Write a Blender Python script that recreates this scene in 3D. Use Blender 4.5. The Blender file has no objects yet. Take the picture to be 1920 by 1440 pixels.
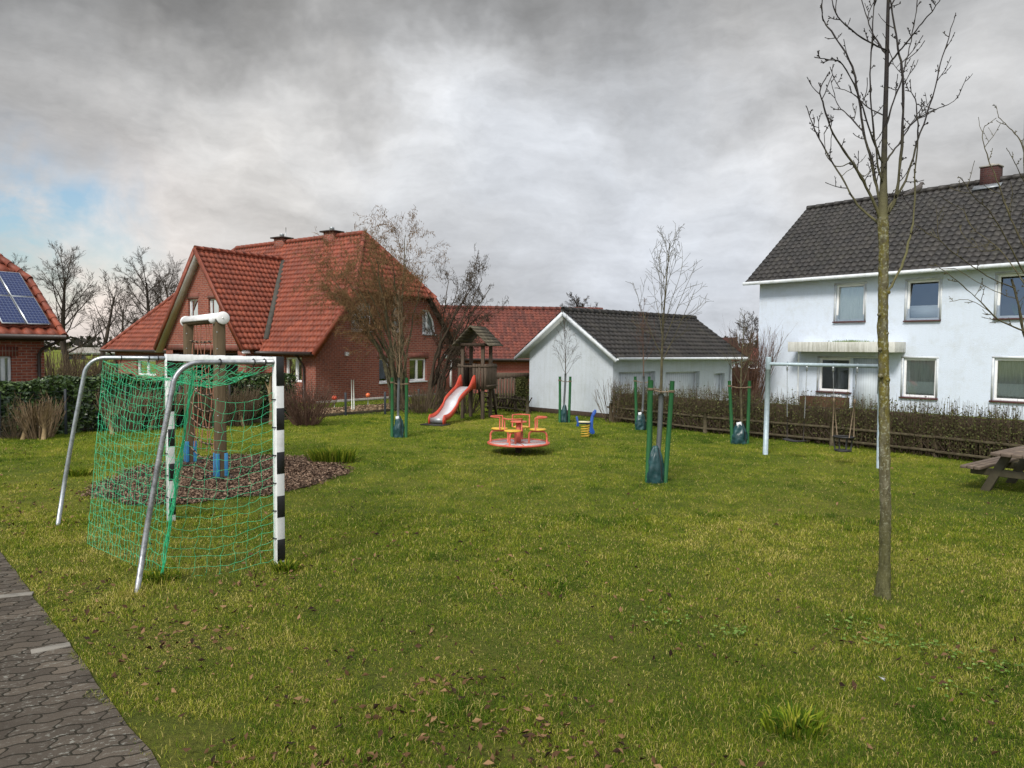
import bpy, math, random
import numpy as np
from mathutils import Vector, Matrix, noise as mnoise
from mathutils.geometry import tessellate_polygon
rad = math.radians
SC = bpy.context.scene
COL = SC.collection

# ---------------- camera ----------------
F = 1380.0
CAM = Vector((0, 0, 2.15))
RM = Matrix.Rotation(rad(90 - 2.70), 3, 'X') @ Matrix.Rotation(rad(0.45), 3, 'Z')
cd = bpy.data.cameras.new('camera')
cd.sensor_width = 36; cd.lens = 36 * F / 1920; cd.clip_end = 3000; cd.clip_start = .05
co = bpy.data.objects.new('camera', cd); COL.objects.link(co)
co.matrix_world = Matrix.Translation(CAM) @ RM.to_4x4()
SC.camera = co

# ---------------- light ----------------
SUN_EL, SUN_AZ = 42.0, 207.0            # degrees; azimuth clockwise from +Y (behind, to the left)
sdir = Vector((math.sin(rad(SUN_AZ)) * math.cos(rad(SUN_EL)), math.cos(rad(SUN_AZ)) * math.cos(rad(SUN_EL)), math.sin(rad(SUN_EL))))
sl = bpy.data.lights.new('sun', 'SUN'); sl.energy = 2.3; sl.angle = rad(13); sl.color = (1, .95, .87)
so = bpy.data.objects.new('sun', sl); COL.objects.link(so)
so.rotation_euler = (-sdir).to_track_quat('-Z', 'Y').to_euler()
SC.view_settings.view_transform = 'Standard'; SC.view_settings.look = 'None'
SC.view_settings.exposure = 0.45; SC.view_settings.gamma = 1
SC.cycles.max_bounces = 6; SC.cycles.transparent_max_bounces = 12
SC.cycles.diffuse_bounces = 3

def ray(px, py):
    return (RM @ Vector(((px - 960) / F, -(py - 720) / F, -1))).normalized()
def G(px, py, z=0.0):
    d = ray(px, py); return CAM + d * ((z - CAM.z) / d.z)
def at(px, py, Y):
    d = ray(px, py); return CAM + d * (Y / d.y)
def onp(px, py, P, N):
    d = ray(px, py); return CAM + d * ((P - CAM).dot(N) / d.dot(N))

# ---------------- node helper ----------------
class NT:
    def __init__(s, tree): s.t = tree; s.n = tree.nodes; s.l = tree.links
    def node(s, typ, **kw):
        n = s.n.new(typ)
        for k, v in kw.items(): setattr(n, k, v)
        return n
    def put(s, sock, v):
        if v is None: return
        if isinstance(v, bpy.types.NodeSocket): s.l.new(v, sock)
        elif isinstance(v, (tuple, list, Vector)):
            v = tuple(v)
            if sock.type == 'RGBA' and len(v) == 3: v = v + (1,)
            sock.default_value = v
        else: sock.default_value = v
    def m(s, op, a, b=None, c=None, clamp=False):
        n = s.node('ShaderNodeMath', operation=op, use_clamp=clamp)
        for i, v in enumerate((a, b, c)):
            if v is not None: s.put(n.inputs[i], v)
        return n.outputs[0]
    def vm(s, op, a, b=None, out=0, scale=None):
        n = s.node('ShaderNodeVectorMath', operation=op)
        s.put(n.inputs[0], a)
        if b is not None: s.put(n.inputs[1], b)
        if scale is not None: s.put(n.inputs['Scale'], scale)
        return n.outputs[out]
    def mix(s, f, a, b, mode='MIX'):
        n = s.node('ShaderNodeMix', data_type='RGBA', blend_type=mode)
        s.put(n.inputs[0], f); s.put(n.inputs[6], a); s.put(n.inputs[7], b)
        return n.outputs[2]
    def ramp(s, f, stops, interp='LINEAR'):
        n = s.node('ShaderNodeValToRGB'); r = n.color_ramp; r.interpolation = interp
        while len(r.elements) < len(stops): r.elements.new(.5)
        for e, (p, c) in zip(r.elements, stops):
            e.position = p; e.color = (c, c, c, 1) if isinstance(c, (int, float)) else tuple(c) + (1,)
        s.put(n.inputs[0], f); return n.outputs[0]
    def noise(s, vec, scale, detail=4, rough=.55, out=0, dist=0):
        n = s.node('ShaderNodeTexNoise'); s.put(n.inputs['Vector'], vec)
        n.inputs['Scale'].default_value = scale; n.inputs['Detail'].default_value = detail
        n.inputs['Roughness'].default_value = rough; n.inputs['Distortion'].default_value = dist
        return n.outputs[out]
    def mapr(s, v, a, b, c, d, clamp=True):
        n = s.node('ShaderNodeMapRange'); n.clamp = clamp
        for i, x in enumerate((v, a, b, c, d)): s.put(n.inputs[i], x)
        return n.outputs[0]
    def sep(s, v):
        n = s.node('ShaderNodeSeparateXYZ'); s.put(n.inputs[0], v); return n.outputs
    def comb(s, x, y, z):
        n = s.node('ShaderNodeCombineXYZ')
        for i, v in enumerate((x, y, z)): s.put(n.inputs[i], v)
        return n.outputs[0]

# ---------------- sky ----------------
W = bpy.data.worlds.new('World'); SC.world = W; W.use_nodes = True
w = NT(W.node_tree); w.n.clear()
sky = w.node('ShaderNodeTexSky', sky_type='NISHITA'); sky.sun_disc = False
sky.sun_elevation = rad(SUN_EL); sky.sun_rotation = rad(SUN_AZ); sky.air_density = 1.2; sky.dust_density = 1.5
tc = w.node('ShaderNodeTexCoord').outputs['Generated']
D = w.vm('NORMALIZE', tc)
x, y, z = w.sep(D)
zz = w.m('MAXIMUM', w.m('ADD', z, .10), .04)
plane = w.comb(w.m('DIVIDE', x, zz), w.m('DIVIDE', y, zz), 0)
n_big = w.noise(plane, .55, 5, .58)
warpc = w.noise(D, 4.0, 5, .6, out=1)
n_dir = w.noise(w.vm('ADD', w.vm('MULTIPLY', D, (1, 1, 2.7)), w.vm('SCALE', warpc, scale=.22)), 4.2, 8, .64)
Dw = w.vm('NORMALIZE', w.vm('ADD', D, w.vm('SCALE', w.vm('SUBTRACT', warpc, (.5, .5, .5)), scale=.34)))
zw = w.sep(Dw)[2]
base = w.ramp(zw, [(0, .40), (.06, .40), (.16, .39), (.26, .43), (.33, .34), (.40, .215), (.50, .19), (.68, .50), (.88, .80)])
lum = base
def blob(px, py, deg, amp):
    global lum
    k = 1.0 / (rad(deg) ** 2) * 2
    dt = w.m('MAXIMUM', w.vm('DOT_PRODUCT', Dw, tuple(ray(px, py)), out=1), 0)
    lum = w.m('MULTIPLY_ADD', w.m('POWER', dt, k), amp, lum)
for b in [(560, 170, 7, .09), (820, 150, 7, .08), (870, 235, 4.5, .10), (1000, 330, 7, .06), (640, 300, 9, .05), (300, 330, 9, .08), (380, 400, 7, .10), (150, 580, 8, .14), (1080, 480, 8, .10),
          (1480, 500, 8, .14), (1250, 450, 7, .08), (1480, 130, 14, .09), (60, 560, 7, .10), (700, 430, 6, .08), (1000, 140, 5, .10),
          (220, 60, 13, -.06), (900, 15, 13, -.06), (740, 170, 3.5, -.14), (930, 420, 6.5, -.07), (1250, 380, 7, -.04), (1750, 330, 10, -.06), (1300, 20, 8, .05),
          (560, 420, 7, -.05), (100, 300, 6, -.10), (1150, 250, 6, -.05), (60, 470, 5, -.05), (1800, 60, 9, .05)]:
    blob(*b)
lum = w.m('MULTIPLY', lum, w.mapr(n_big, .3, .72, .88, 1.12))
lum = w.m('MULTIPLY', lum, w.mapr(n_dir, .30, .70, .76, 1.23))
back = w.mapr(y, .15, -.5, 0, .50)
lum = w.m('ADD', lum, w.m('MULTIPLY', back, w.mapr(z, -.05, .25, .25, 1)))
lum = w.m('MAXIMUM', lum, .05)
tint = w.ramp(w.noise(Dw, 2.6, 4, .5), [(.36, (.98, .995, 1.015)), (.50, (1.0, 1.0, 1.0)), (.66, (1.02, 1.0, .975))])
hzb = w.mapr(zw, .02, .20, 1, 0)
bl = w.m('POWER', w.m('MAXIMUM', w.vm('DOT_PRODUCT', Dw, tuple(ray(1180, 560)), out=1), 0), 26)
tint = w.mix(w.m('MULTIPLY', bl, .4), tint, (.83, .96, 1.18))
wg = w.m('POWER', w.m('MAXIMUM', w.vm('DOT_PRODUCT', Dw, tuple(ray(190, 605)), out=1), 0), 90)
tint = w.mix(wg, tint, (1.12, .98, .90))
cloud = w.mix(1.0, tint, w.comb(lum, lum, lum), 'MULTIPLY')
# gap of blue sky low on the left and behind the camera
g1 = w.m('POWER', w.m('MAXIMUM', w.vm('DOT_PRODUCT', Dw, tuple(ray(15, 475)), out=1), 0), 330)
g2 = w.m('POWER', w.m('MAXIMUM', w.vm('DOT_PRODUCT', Dw, tuple(ray(235, 520)), out=1), 0), 420)
gap = w.m('ADD', w.m('MULTIPLY', g1, 1.25), w.m('MULTIPLY', g2, .5))
gap = w.m('MULTIPLY', gap, w.mapr(w.noise(D, 9, 7, .6, dist=.4), .38, .60, .15, 1.0), clamp=True)
g3 = w.m('POWER', w.m('MAXIMUM', w.vm('DOT_PRODUCT', Dw, tuple(Vector((-.90, -.34, .26)).normalized()), out=1), 0), 12)
gap = w.m('MAXIMUM', gap, w.m('MULTIPLY', g3, 1.3, clamp=True))
gb = w.m('MULTIPLY', w.mapr(y, -.25, -.6, 0, 1), w.mapr(w.noise(D, 2.2, 5, .55), .50, .60, 0, .85))
gap = w.m('MAXIMUM', gap, gb)
skc = w.mix(1.0, sky.outputs[0], (.92, 1.0, 1.06), 'MULTIPLY')
bg1 = w.node('ShaderNodeBackground'); w.put(bg1.inputs[0], skc); bg1.inputs[1].default_value = .10
bg2 = w.node('ShaderNodeBackground'); w.put(bg2.inputs[0], cloud); bg2.inputs[1].default_value = 1.0
ms = w.node('ShaderNodeMixShader'); w.put(ms.inputs[0], gap)
w.l.new(bg2.outputs[0], ms.inputs[1]); w.l.new(bg1.outputs[0], ms.inputs[2])
wo = w.node('ShaderNodeOutputWorld'); w.l.new(ms.outputs[0], wo.inputs[0])
W.cycles.sampling_method = 'MANUAL'; W.cycles.sample_map_resolution = 512

# ---------------- materials ----------------
MATS = {}
def newmat(name):
    mt = bpy.data.materials.new(name); mt.use_nodes = True
    t = NT(mt.node_tree); t.n.clear()
    out = t.node('ShaderNodeOutputMaterial'); b = t.node('ShaderNodeBsdfPrincipled')
    t.l.new(b.outputs[0], out.inputs[0]); MATS[name] = mt
    t.b = b; t.out = out
    return mt, t
def setp(t, col=None, rough=None, metal=None, spec=None, bump=None, bstr=.3, bdist=.01):
    t.put(t.b.inputs['Base Color'], col); t.put(t.b.inputs['Roughness'], rough); t.put(t.b.inputs['Metallic'], metal)
    if spec is not None: t.put(t.b.inputs['Specular IOR Level'], spec)
    if bump is not None:
        bn = t.node('ShaderNodeBump'); bn.inputs['Strength'].default_value = bstr; bn.inputs['Distance'].default_value = bdist
        t.put(bn.inputs['Height'], bump); t.l.new(bn.outputs[0], t.b.inputs['Normal'])
def coord(t, kind='Object', stretch=(1, 1, 1)):
    v = t.node('ShaderNodeNewGeometry').outputs['Position'] if kind == 'Pos' else t.node('ShaderNodeTexCoord').outputs[kind]
    if stretch != (1, 1, 1): v = t.vm('MULTIPLY', v, stretch)
    return v
def pm(name, c1, c2=None, c3=None, scale=8, rough=.6, metal=0, spec=.5, bump=.2, bdist=.004, stretch=(1, 1, 1), kind='Object', rnd=False, fine=0):
    mt, t = newmat(name)
    c2 = c2 or tuple(v * .7 for v in c1); c3 = c3 or tuple(min(1, v * 1.15) for v in c1)
    v = coord(t, kind, stretch)
    nz = t.noise(v, scale, 6, .62)
    f = nz
    if rnd:
        a = t.node('ShaderNodeAttribute', attribute_name='rnd').outputs['Fac']
        f = t.m('ADD', t.m('MULTIPLY', nz, .4), t.m('MULTIPLY', a, .6))
    col = t.ramp(f, [(.25, c2), (.5, c1), (.75, c3)])
    if fine:
        col = t.mix(1, col, t.ramp(t.noise(v, scale * 14, 3), [(.3, 1 - fine), (.7, 1 + fine)]), 'MULTIPLY')
    rr = t.mapr(t.noise(v, scale * 2.3, 4), .3, .7, max(0, rough - .1), min(1, rough + .12))
    setp(t, col, rr, metal, spec, t.noise(v, scale * 4, 5) if bump else None, bump, bdist)
    return mt

def brick(name, a, b, c, mortar, dark=1.0):
    mt, t = newmat(name)
    uv = t.node('ShaderNodeUVMap').outputs[0]
    def bt(c1, c2, m, bias=0):
        n = t.node('ShaderNodeTexBrick'); t.put(n.inputs['Vector'], uv)
        n.inputs['Scale'].default_value = 1; n.inputs['Brick Width'].default_value = .25; n.inputs['Row Height'].default_value = .078
        n.inputs['Mortar Size'].default_value = .007; n.inputs['Mortar Smooth'].default_value = .2; n.inputs['Bias'].default_value = bias
        t.put(n.inputs['Color1'], c1); t.put(n.inputs['Color2'], c2); t.put(n.inputs['Mortar'], m)
        return n
    n1 = bt(a, b, mortar); 
    col = t.mix(t.m('MULTIPLY', t.ramp(t.noise(uv, 9, 3), [(.42, 0.0), (.6, 1.0)]), t.m('SUBTRACT', 1, n1.outputs['Fac'])), n1.outputs['Color'], c)
    col = t.mix(1, col, t.ramp(t.noise(uv, 1.1, 5), [(.3, .82 * dark), (.7, 1.08 * dark)]), 'MULTIPLY')
    col = t.mix(1, col, t.ramp(t.noise(uv, 60, 3), [(.3, .86), (.7, 1.12)]), 'MULTIPLY')
    setp(t, col, .85, 0, .3, t.m('SUBTRACT', 1, n1.outputs['Fac']), .5, .006)
    return mt
brick('brick_red', (.25, .062, .040), (.17, .045, .034), (.30, .085, .050), (.30, .25, .21))
brick('brick_chimney', (.055, .020, .018), (.04, .016, .015), (.07, .026, .022), (.07, .055, .05))
brick('brick_salmon', (.42, .11, .085), (.35, .095, .075), (.46, .13, .10), (.40, .24, .20))
mt, t = newmat('brick_soldier')
uv = t.node('ShaderNodeUVMap').outputs[0]
n = t.node('ShaderNodeTexBrick'); t.put(n.inputs['Vector'], uv)
for k, v in (('Scale', 1), ('Brick Width', .078), ('Row Height', .25), ('Mortar Size', .007)): n.inputs[k].default_value = v
n.offset = 0
t.put(n.inputs['Color1'], (.24, .06, .04)); t.put(n.inputs['Color2'], (.16, .042, .032)); t.put(n.inputs['Mortar'], (.28, .23, .19))
setp(t, n.outputs['Color'], .85, 0, .3)

def tiles(name, c1, c2, c3, moss, mossamt=.3, rough=.6):
    mt, t = newmat(name)
    uv = t.node('ShaderNodeUVMap').outputs[0]
    u, v, _ = t.sep(uv)
    cell = t.comb(t.m('FLOOR', t.m('DIVIDE', u, .22)), t.m('FLOOR', t.m('DIVIDE', v, .285)), 0)
    wn = t.node('ShaderNodeTexWhiteNoise'); wn.noise_dimensions = '2D'; t.put(wn.inputs['Vector'], cell)
    col = t.ramp(wn.outputs['Value'], [(0, c2), (.5, c1), (1, c3)])
    col = t.mix(1, col, t.ramp(t.noise(uv, .5, 6, .65), [(.3, .78), (.7, 1.15)]), 'MULTIPLY')
    ms_ = t.ramp(t.noise(t.vm('MULTIPLY', uv, (2.2, .55, 1)), 1.6, 7, .72), [(.50, 0.0), (.72, 1.0)])
    col = t.mix(t.m('MULTIPLY', ms_, mossamt), col, moss)
    col = t.mix(1, col, t.ramp(t.noise(uv, 40, 3), [(.3, .88), (.7, 1.1)]), 'MULTIPLY')
    setp(t, col, rough, 0, .4, t.noise(uv, 50, 4), .2, .004)
tiles('tile_red', (.215, .050, .026), (.165, .040, .022), (.260, .064, .032), (.075, .042, .030), .5)
tiles('tile_old', (.150, .042, .030), (.100, .032, .025), (.195, .055, .036), (.060, .036, .028), .7, .8)
tiles('tile_dark', (.024, .0215, .0205), (.016, .015, .0145), (.036, .032, .029), (.040, .038, .024), .6, .55)

def stucco(name, col0, stain, streak=.35, bump=.6, bscale=60):
    mt, t = newmat(name)
    uv = t.node('ShaderNodeUVMap').outputs[0]
    u, v, _ = t.sep(uv)
    st = t.noise(t.vm('MULTIPLY', uv, (7, .5, 1)), 1.6, 7, .7)
    f = t.ramp(st, [(.45, 0.0), (.70, 1.0)])
    big = t.ramp(t.noise(uv, .7, 5), [(.35, .3), (.65, 1.0)])
    col = t.mix(t.m('MULTIPLY', t.m('MULTIPLY', f, big), streak), col0, stain)
    pock = t.noise(t.vm('MULTIPLY', uv, (1, .45, 1)), bscale, 3, .6)
    col = t.mix(t.m('MULTIPLY', t.ramp(t.noise(uv, 1.9, 7, .7), [(.48, 0.0), (.75, 1.0)]), .35), col, stain)
    col = t.mix(t.m('MULTIPLY', t.ramp(pock, [(.30, 1.0), (.46, 0.0)]), .45), col, tuple(c * .62 for c in col0))
    setp(t, col, .9, 0, .2, pock, bump, .02)
stucco('stucco_white', (.65, .72, .83), (.42, .43, .40), .13)
stucco('stucco_garage', (.52, .565, .62), (.30, .32, .29), .38, .5, 45)
stucco('concrete_canopy', (.62, .62, .58), (.16, .15, .09), .9, .3, 30)

pm('white_plastic', (.80, .80, .80), (.66, .66, .66), (.82, .82, .82), scale=3, rough=.35, bump=.05)
pm('white_trim', (.58, .62, .66), (.46, .47, .45), (.72, .73, .73), scale=5, rough=.5, bump=.1)
pm('dark_brown', (.028, .018, .015), scale=5, rough=.45)
pm('sill_red', (.075, .022, .022), (.05, .016, .017), scale=8, rough=.4)
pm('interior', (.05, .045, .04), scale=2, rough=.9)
pm('interior_warm', (.20, .09, .02), (.05, .03, .015), scale=1.2, rough=.9)
pm('curtain', (.60, .63, .57), (.34, .38, .33), (.75, .77, .70), scale=9, rough=.9, stretch=(5, 5, .2), bump=0)
pm('lace', (.82, .86, .80), (.66, .70, .64), (.88, .90, .86), scale=45, rough=.9, bump=0)
pm('blind', (.60, .66, .70), (.45, .50, .54), (.66, .70, .74), scale=30, rough=.8, stretch=(.1, .1, 3), bump=0)
pm('lead', (.22, .24, .26), (.12, .13, .13), scale=3, rough=.5, metal=.4)
pm('goal_white', (.74, .75, .76), (.52, .53, .52), (.78, .79, .80), scale=6, rough=.4, bump=.08)
pm('goal_black', (.010, .010, .012), (.006, .006, .007), (.022, .022, .025), scale=6, rough=.35, bump=.08)
pm('valley', (.055, .052, .042), (.03, .028, .024), scale=4, rough=.8)
pm('paving_pale', (.20, .185, .16), (.12, .11, .095), scale=9, rough=.9, bump=.3)
pm('galv', (.40, .43, .46), (.26, .28, .30), (.52, .54, .57), scale=22, rough=.42, metal=.75, bump=.08)
pm('galv_paint', (.34, .42, .46), (.26, .33, .37), (.42, .50, .54), scale=14, rough=.5, metal=.2, bump=.06)
pm('galv_worn', (.30, .31, .33), (.12, .125, .13), (.50, .51, .52), scale=16, rough=.4, metal=.7, bump=.3, bdist=.006)
pm('net_green', (.03, .46, .21), (.02, .32, .14), (.12, .62, .34), scale=12, rough=.6, bump=0)
pm('net_black', (.012, .012, .012), rough=.6)
pm('wood_post', (.115, .085, .052), (.075, .055, .034), (.16, .12, .075), scale=6, rough=.85, stretch=(6, 6, .5), bump=.4, bdist=.006, spec=.12)
pm('wood_grey', (.088, .066, .049), (.045, .033, .025), (.145, .115, .088), scale=5, rough=.9, stretch=(9, 9, .6), bump=.5, bdist=.006, spec=.12)
pm('wood_dark', (.050, .036, .027), (.028, .020, .016), (.082, .062, .046), scale=5, rough=.9, stretch=(9, 9, .6), bump=.5, bdist=.006, spec=.12)
pm('wood_fence', (.080, .066, .042), (.045, .034, .024), (.120, .108, .066), scale=5, rough=.9, stretch=(2, 2, 2), bump=.4, bdist=.006, spec=.12)
pm('shingle', (.105, .090, .066), (.052, .044, .034), (.165, .145, .105), scale=4, rough=.9, bump=.5, bdist=.008, spec=.12)
pm('blue_sleeve', (.028, .17, .36), (.018, .10, .22), (.05, .24, .45), scale=7, rough=.5)
pm('rope_red', (.30, .13, .08), (.20, .08, .05), scale=40, rough=.9)
pm('rope_dark', (.03, .025, .022), scale=40, rough=.8)
pm('rope_tan', (.19, .14, .09), (.11, .08, .05), scale=30, rough=.95)
pm('steel', (.60, .61, .64), (.52, .52, .55), (.66, .67, .70), scale=3, rough=.34, metal=.45, bump=0)
pm('steel_dull', (.34, .36, .37), (.24, .25, .26), (.42, .44, .45), scale=5, rough=.45, metal=.5, bump=.1)
pm('slide_red', (.52, .060, .030), (.38, .045, .026), (.58, .085, .045), scale=5, rough=.42, bump=.05)
pm('carousel_red', (.52, .095, .055), (.40, .075, .045), (.62, .16, .10), scale=7, rough=.45, bump=.05)
pm('seat_yellow', (.62, .37, .035), (.50, .28, .03), (.70, .46, .07), scale=9, rough=.45, bump=.05)
pm('seat_pale', (.60, .56, .36), scale=9, rough=.5)
pm('rider_blue', (.018, .075, .34), (.012, .05, .24), (.03, .13, .45), scale=6, rough=.4, bump=.04)
pm('stake_green', (.010, .092, .024), (.007, .060, .018), (.018, .125, .034), scale=5, rough=.7, stretch=(6, 6, .6), bump=.3, bdist=.003)
pm('bag_green', (.013, .050, .056), (.008, .030, .034), (.030, .095, .10), scale=6, rough=.38, bump=.25, bdist=.01)
pm('trunk_guard', (.085, .095, .10), (.06, .065, .07), scale=20, rough=.6)
pm('tag_white', (.75, .76, .80), rough=.6)
pm('zip_black', (.012, .012, .014), rough=.5)
pm('plank_table', (.115, .085, .065), (.095, .066, .050), (.22, .165, .115), scale=6, rough=.75, stretch=(1, 1, 8), bump=.3)
pm('table_frame', (.070, .060, .035), (.046, .038, .024), (.10, .085, .05), scale=4, rough=.85, bump=.3)
pm('rubber', (.012, .012, .012), rough=.6)
pm('fence_anthracite', (.020, .026, .034), rough=.5)
pm('orange_ball', (.75, .16, .05), (.60, .09, .03), (.85, .30, .12), scale=9, rough=.3)
pm('red_ball', (.62, .05, .02), (.45, .03, .02), (.75, .25, .10), scale=12, rough=.3)
pm('concrete', (.30, .28, .25), (.20, .19, .165), (.37, .35, .32), scale=5, rough=.9, bump=.3)
pm('mulch', (.150, .096, .066), (.062, .038, .026), (.27, .19, .135), scale=14, rough=.95, kind='Pos', rnd=True, bump=0, spec=.12)
pm('mulch_soil', (.050, .034, .026), (.028, .019, .015), (.08, .055, .042), scale=20, rough=1, kind='Pos', bump=.8, bdist=.03, spec=.12)
pm('gravel', (.24, .165, .10), (.13, .085, .05), (.38, .28, .18), scale=14, rough=.95, kind='Pos', rnd=True, bump=0, spec=.12)
pm('leaf_litter', (.085, .045, .022), (.025, .015, .011), (.24, .145, .075), scale=3, rough=.8, kind='Pos', rnd=True, bump=0, spec=.12)
pm('laurel', (.030, .062, .014), (.012, .030, .008), (.085, .135, .035), scale=3, rough=.32, kind='Pos', rnd=True, bump=0)
pm('privet', (.070, .080, .026), (.035, .036, .016), (.125, .130, .045), scale=1.2, rough=.6, kind='Pos', rnd=True, bump=0, spec=.12)
pm('beech_dry', (.13, .060, .028), (.07, .035, .02), (.18, .09, .045), scale=3, rough=.8, kind='Pos', rnd=True, bump=0, spec=.12)
pm('twig_brown', (.105, .078, .050), (.055, .042, .028), (.17, .13, .085), scale=3, rough=.9, kind='Pos', bump=0, spec=.12)
pm('twig_red', (.105, .060, .045), (.06, .035, .027), (.17, .11, .08), scale=3, rough=.9, kind='Pos', bump=0, spec=.12)
pm('twig_tan', (.185, .130, .080), (.085, .058, .036), (.29, .215, .14), scale=4, rough=.9, kind='Pos', bump=0, spec=.12)
pm('stump_tan', (.24, .175, .095), (.14, .10, .055), (.33, .25, .14), scale=9, rough=.9, bump=.5, spec=.12)
pm('hazel', (.165, .098, .045), (.095, .055, .028), (.24, .15, .075), scale=2, rough=.9, kind='Pos', bump=0, rnd=True, spec=.12)
pm('hazel_dark', (.060, .045, .032), (.035, .026, .02), (.10, .08, .05), scale=2, rough=.9, kind='Pos', bump=0, spec=.12)
pm('bark_far', (.050, .040, .034), (.030, .024, .021), (.08, .066, .052), scale=1.5, rough=.95, kind='Pos', bump=0, spec=.12)
pm('bark_twig', (.030, .025, .024), (.018, .015, .014), (.055, .048, .038), scale=5, rough=.8, kind='Pos', bump=0, spec=.12)
pm('bark_young', (.085, .075, .045), (.045, .038, .026), (.15, .135, .07), scale=9, rough=.9, kind='Pos', bump=.3, spec=.12)
pm('treeline', (.050, .048, .040), (.035, .033, .030), (.07, .066, .05), scale=.3, rough=1, kind='Pos', bump=0, spec=.12)
pm('bird_grey', (.085, .075, .072), (.06, .053, .05), scale=20, rough=.8)
pm('clover', (.11, .19, .035), (.07, .13, .02), (.18, .27, .07), scale=8, rough=.6, kind='Pos', rnd=True, bump=0, spec=.1)
pm('meadow_tuft', (.12, .19, .045), (.07, .12, .028), (.20, .28, .09), scale=8, rough=.6, kind='Pos', rnd=True, bump=0, spec=.12)

# mossy bark of the big foreground tree
mt, t = newmat('bark_moss')
P = coord(t, 'Pos')
lowz = t.sep(P)[2]
base_ = t.ramp(t.noise(t.vm('MULTIPLY', P, (1, 1, .35)), 26, 7, .65), [(.3, (.060, .050, .030)), (.5, (.120, .108, .062)), (.7, (.19, .175, .12))])
moss = t.ramp(t.noise(P, 24, 5, .7), [(.2, (.07, .062, .012)), (.7, (.19, .16, .028))])
mk = t.m('MULTIPLY', t.ramp(t.noise(t.vm('MULTIPLY', P, (1, 1, .5)), 16, 5, .7), [(.44, 0.0), (.54, 1.0)]),
         t.ramp(t.m('DIVIDE', lowz, 5), [(.22, .1), (.34, .9), (.62, .8), (.80, .1)]))
low = t.ramp(lowz, [(.5, 1.0), (.95, 0.0)])
col = t.mix(mk, base_, moss)
col = t.mix(t.m('MULTIPLY', low, .7), col, (.085, .085, .030))
lich = t.m('MULTIPLY', t.ramp(t.noise(P, 48, 3, .6), [(.56, 0.0), (.62, 1.0)]), t.ramp(lowz, [(.35, 0.2), (1.0, 1.0)]))
col = t.mix(t.m('MULTIPLY', lich, .6), col, (.34, .35, .25))
crack = t.ramp(t.noise(t.vm('MULTIPLY', P, (1, 1, .16)), 40, 4, .7), [(.28, .40), (.42, 1.0)])
col = t.mix(1, col, crack, 'MULTIPLY')
setp(t, col, .9, 0, .2, t.noise(P, 70, 5, .7), .9, .012)
# limbs get dark and slick as they rise
mt, t = newmat('bark_limb')
P = coord(t, 'Pos')
f = t.m('ADD', t.mapr(t.sep(P)[2], 3.0, 4.1, 0, 1), t.m('MULTIPLY', t.m('SUBTRACT', t.noise(P, 14, 4), .5), .7), clamp=True)
setp(t, t.mix(f, (.15, .14, .065), (.022, .018, .018)), .8, 0, .3, t.noise(P, 60, 4), .5, .006)

# glass
mt, t = newmat('glass')
gl = t.node('ShaderNodeBsdfGlossy'); gl.inputs['Roughness'].default_value = .02; t.put(gl.inputs[0], (.92, .96, 1.0))
tr = t.node('ShaderNodeBsdfTransparent'); t.put(tr.inputs[0], (.96, .98, .98))
bn = t.node('ShaderNodeBump'); bn.inputs['Strength'].default_value = .04; bn.inputs['Distance'].default_value = .05
t.put(bn.inputs['Height'], t.noise(coord(t), 1.5, 2)); t.l.new(bn.outputs[0], gl.inputs['Normal'])
lw = t.node('ShaderNodeLayerWeight'); lw.inputs[0].default_value = .38
mx = t.node('ShaderNodeMixShader'); t.put(mx.inputs[0], t.mapr(lw.outputs['Fresnel'], 0, 1, .14, 1))
t.l.new(tr.outputs[0], mx.inputs[1]); t.l.new(gl.outputs[0], mx.inputs[2]); t.l.new(mx.outputs[0], t.out.inputs[0])

# photovoltaic glass
mt, t = newmat('solar_cells')
uv = t.node('ShaderNodeUVMap').outputs[0]; u, v, _ = t.sep(uv)
def line(t, c, n, wd):
    fr = t.m('FRACT', t.m('MULTIPLY', c, n)); return t.m('LESS_THAN', t.m('ABSOLUTE', t.m('SUBTRACT', fr, .5)), 1)
gu = t.m('GREATER_THAN', t.m('ABSOLUTE', t.m('SUBTRACT', t.m('FRACT', t.m('MULTIPLY', u, 6)), .5)), .46)
gv = t.m('GREATER_THAN', t.m('ABSOLUTE', t.m('SUBTRACT', t.m('FRACT', t.m('MULTIPLY', v, 10)), .5)), .46)
bu = t.m('GREATER_THAN', t.m('ABSOLUTE', t.m('SUBTRACT', t.m('FRACT', t.m('MULTIPLY', u, 18)), .5)), .45)
cells = t.ramp(t.noise(t.vm('MULTIPLY', uv, (6, 10, 1)), 2.5, 3), [(.35, (.006, .012, .055)), (.65, (.012, .028, .11))])
col = t.mix(t.m('MULTIPLY', bu, .25), cells, (.20, .24, .34))
col = t.mix(t.m('MULTIPLY', t.m('MAXIMUM', gu, gv), .55), col, (.22, .27, .38))
setp(t, col, .12, 0, .18)

# corrugated doors
def ribbed(name, colr, period, amp=.5):
    mt, t = newmat(name)
    uv = t.node('ShaderNodeUVMap').outputs[0]; u, v, _ = t.sep(uv)
    wv = t.m('ABSOLUTE', t.m('SUBTRACT', t.m('FRACT', t.m('DIVIDE', u, period)), .5))
    g = t.ramp(wv, [(.38, 0.0), (.46, 1.0)])
    col = t.mix(t.m('MULTIPLY', g, amp), colr, tuple(c * .45 for c in colr))
    col = t.mix(1, col, t.ramp(t.noise(uv, 2, 5), [(.3, .88), (.7, 1.05)]), 'MULTIPLY')
    setp(t, col, .5, 0, .4, g, -.4, .01)
ribbed('door_ribbed', (.66, .70, .74), .12)
ribbed('door_house', (.62, .68, .74), .09, .35)

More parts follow.
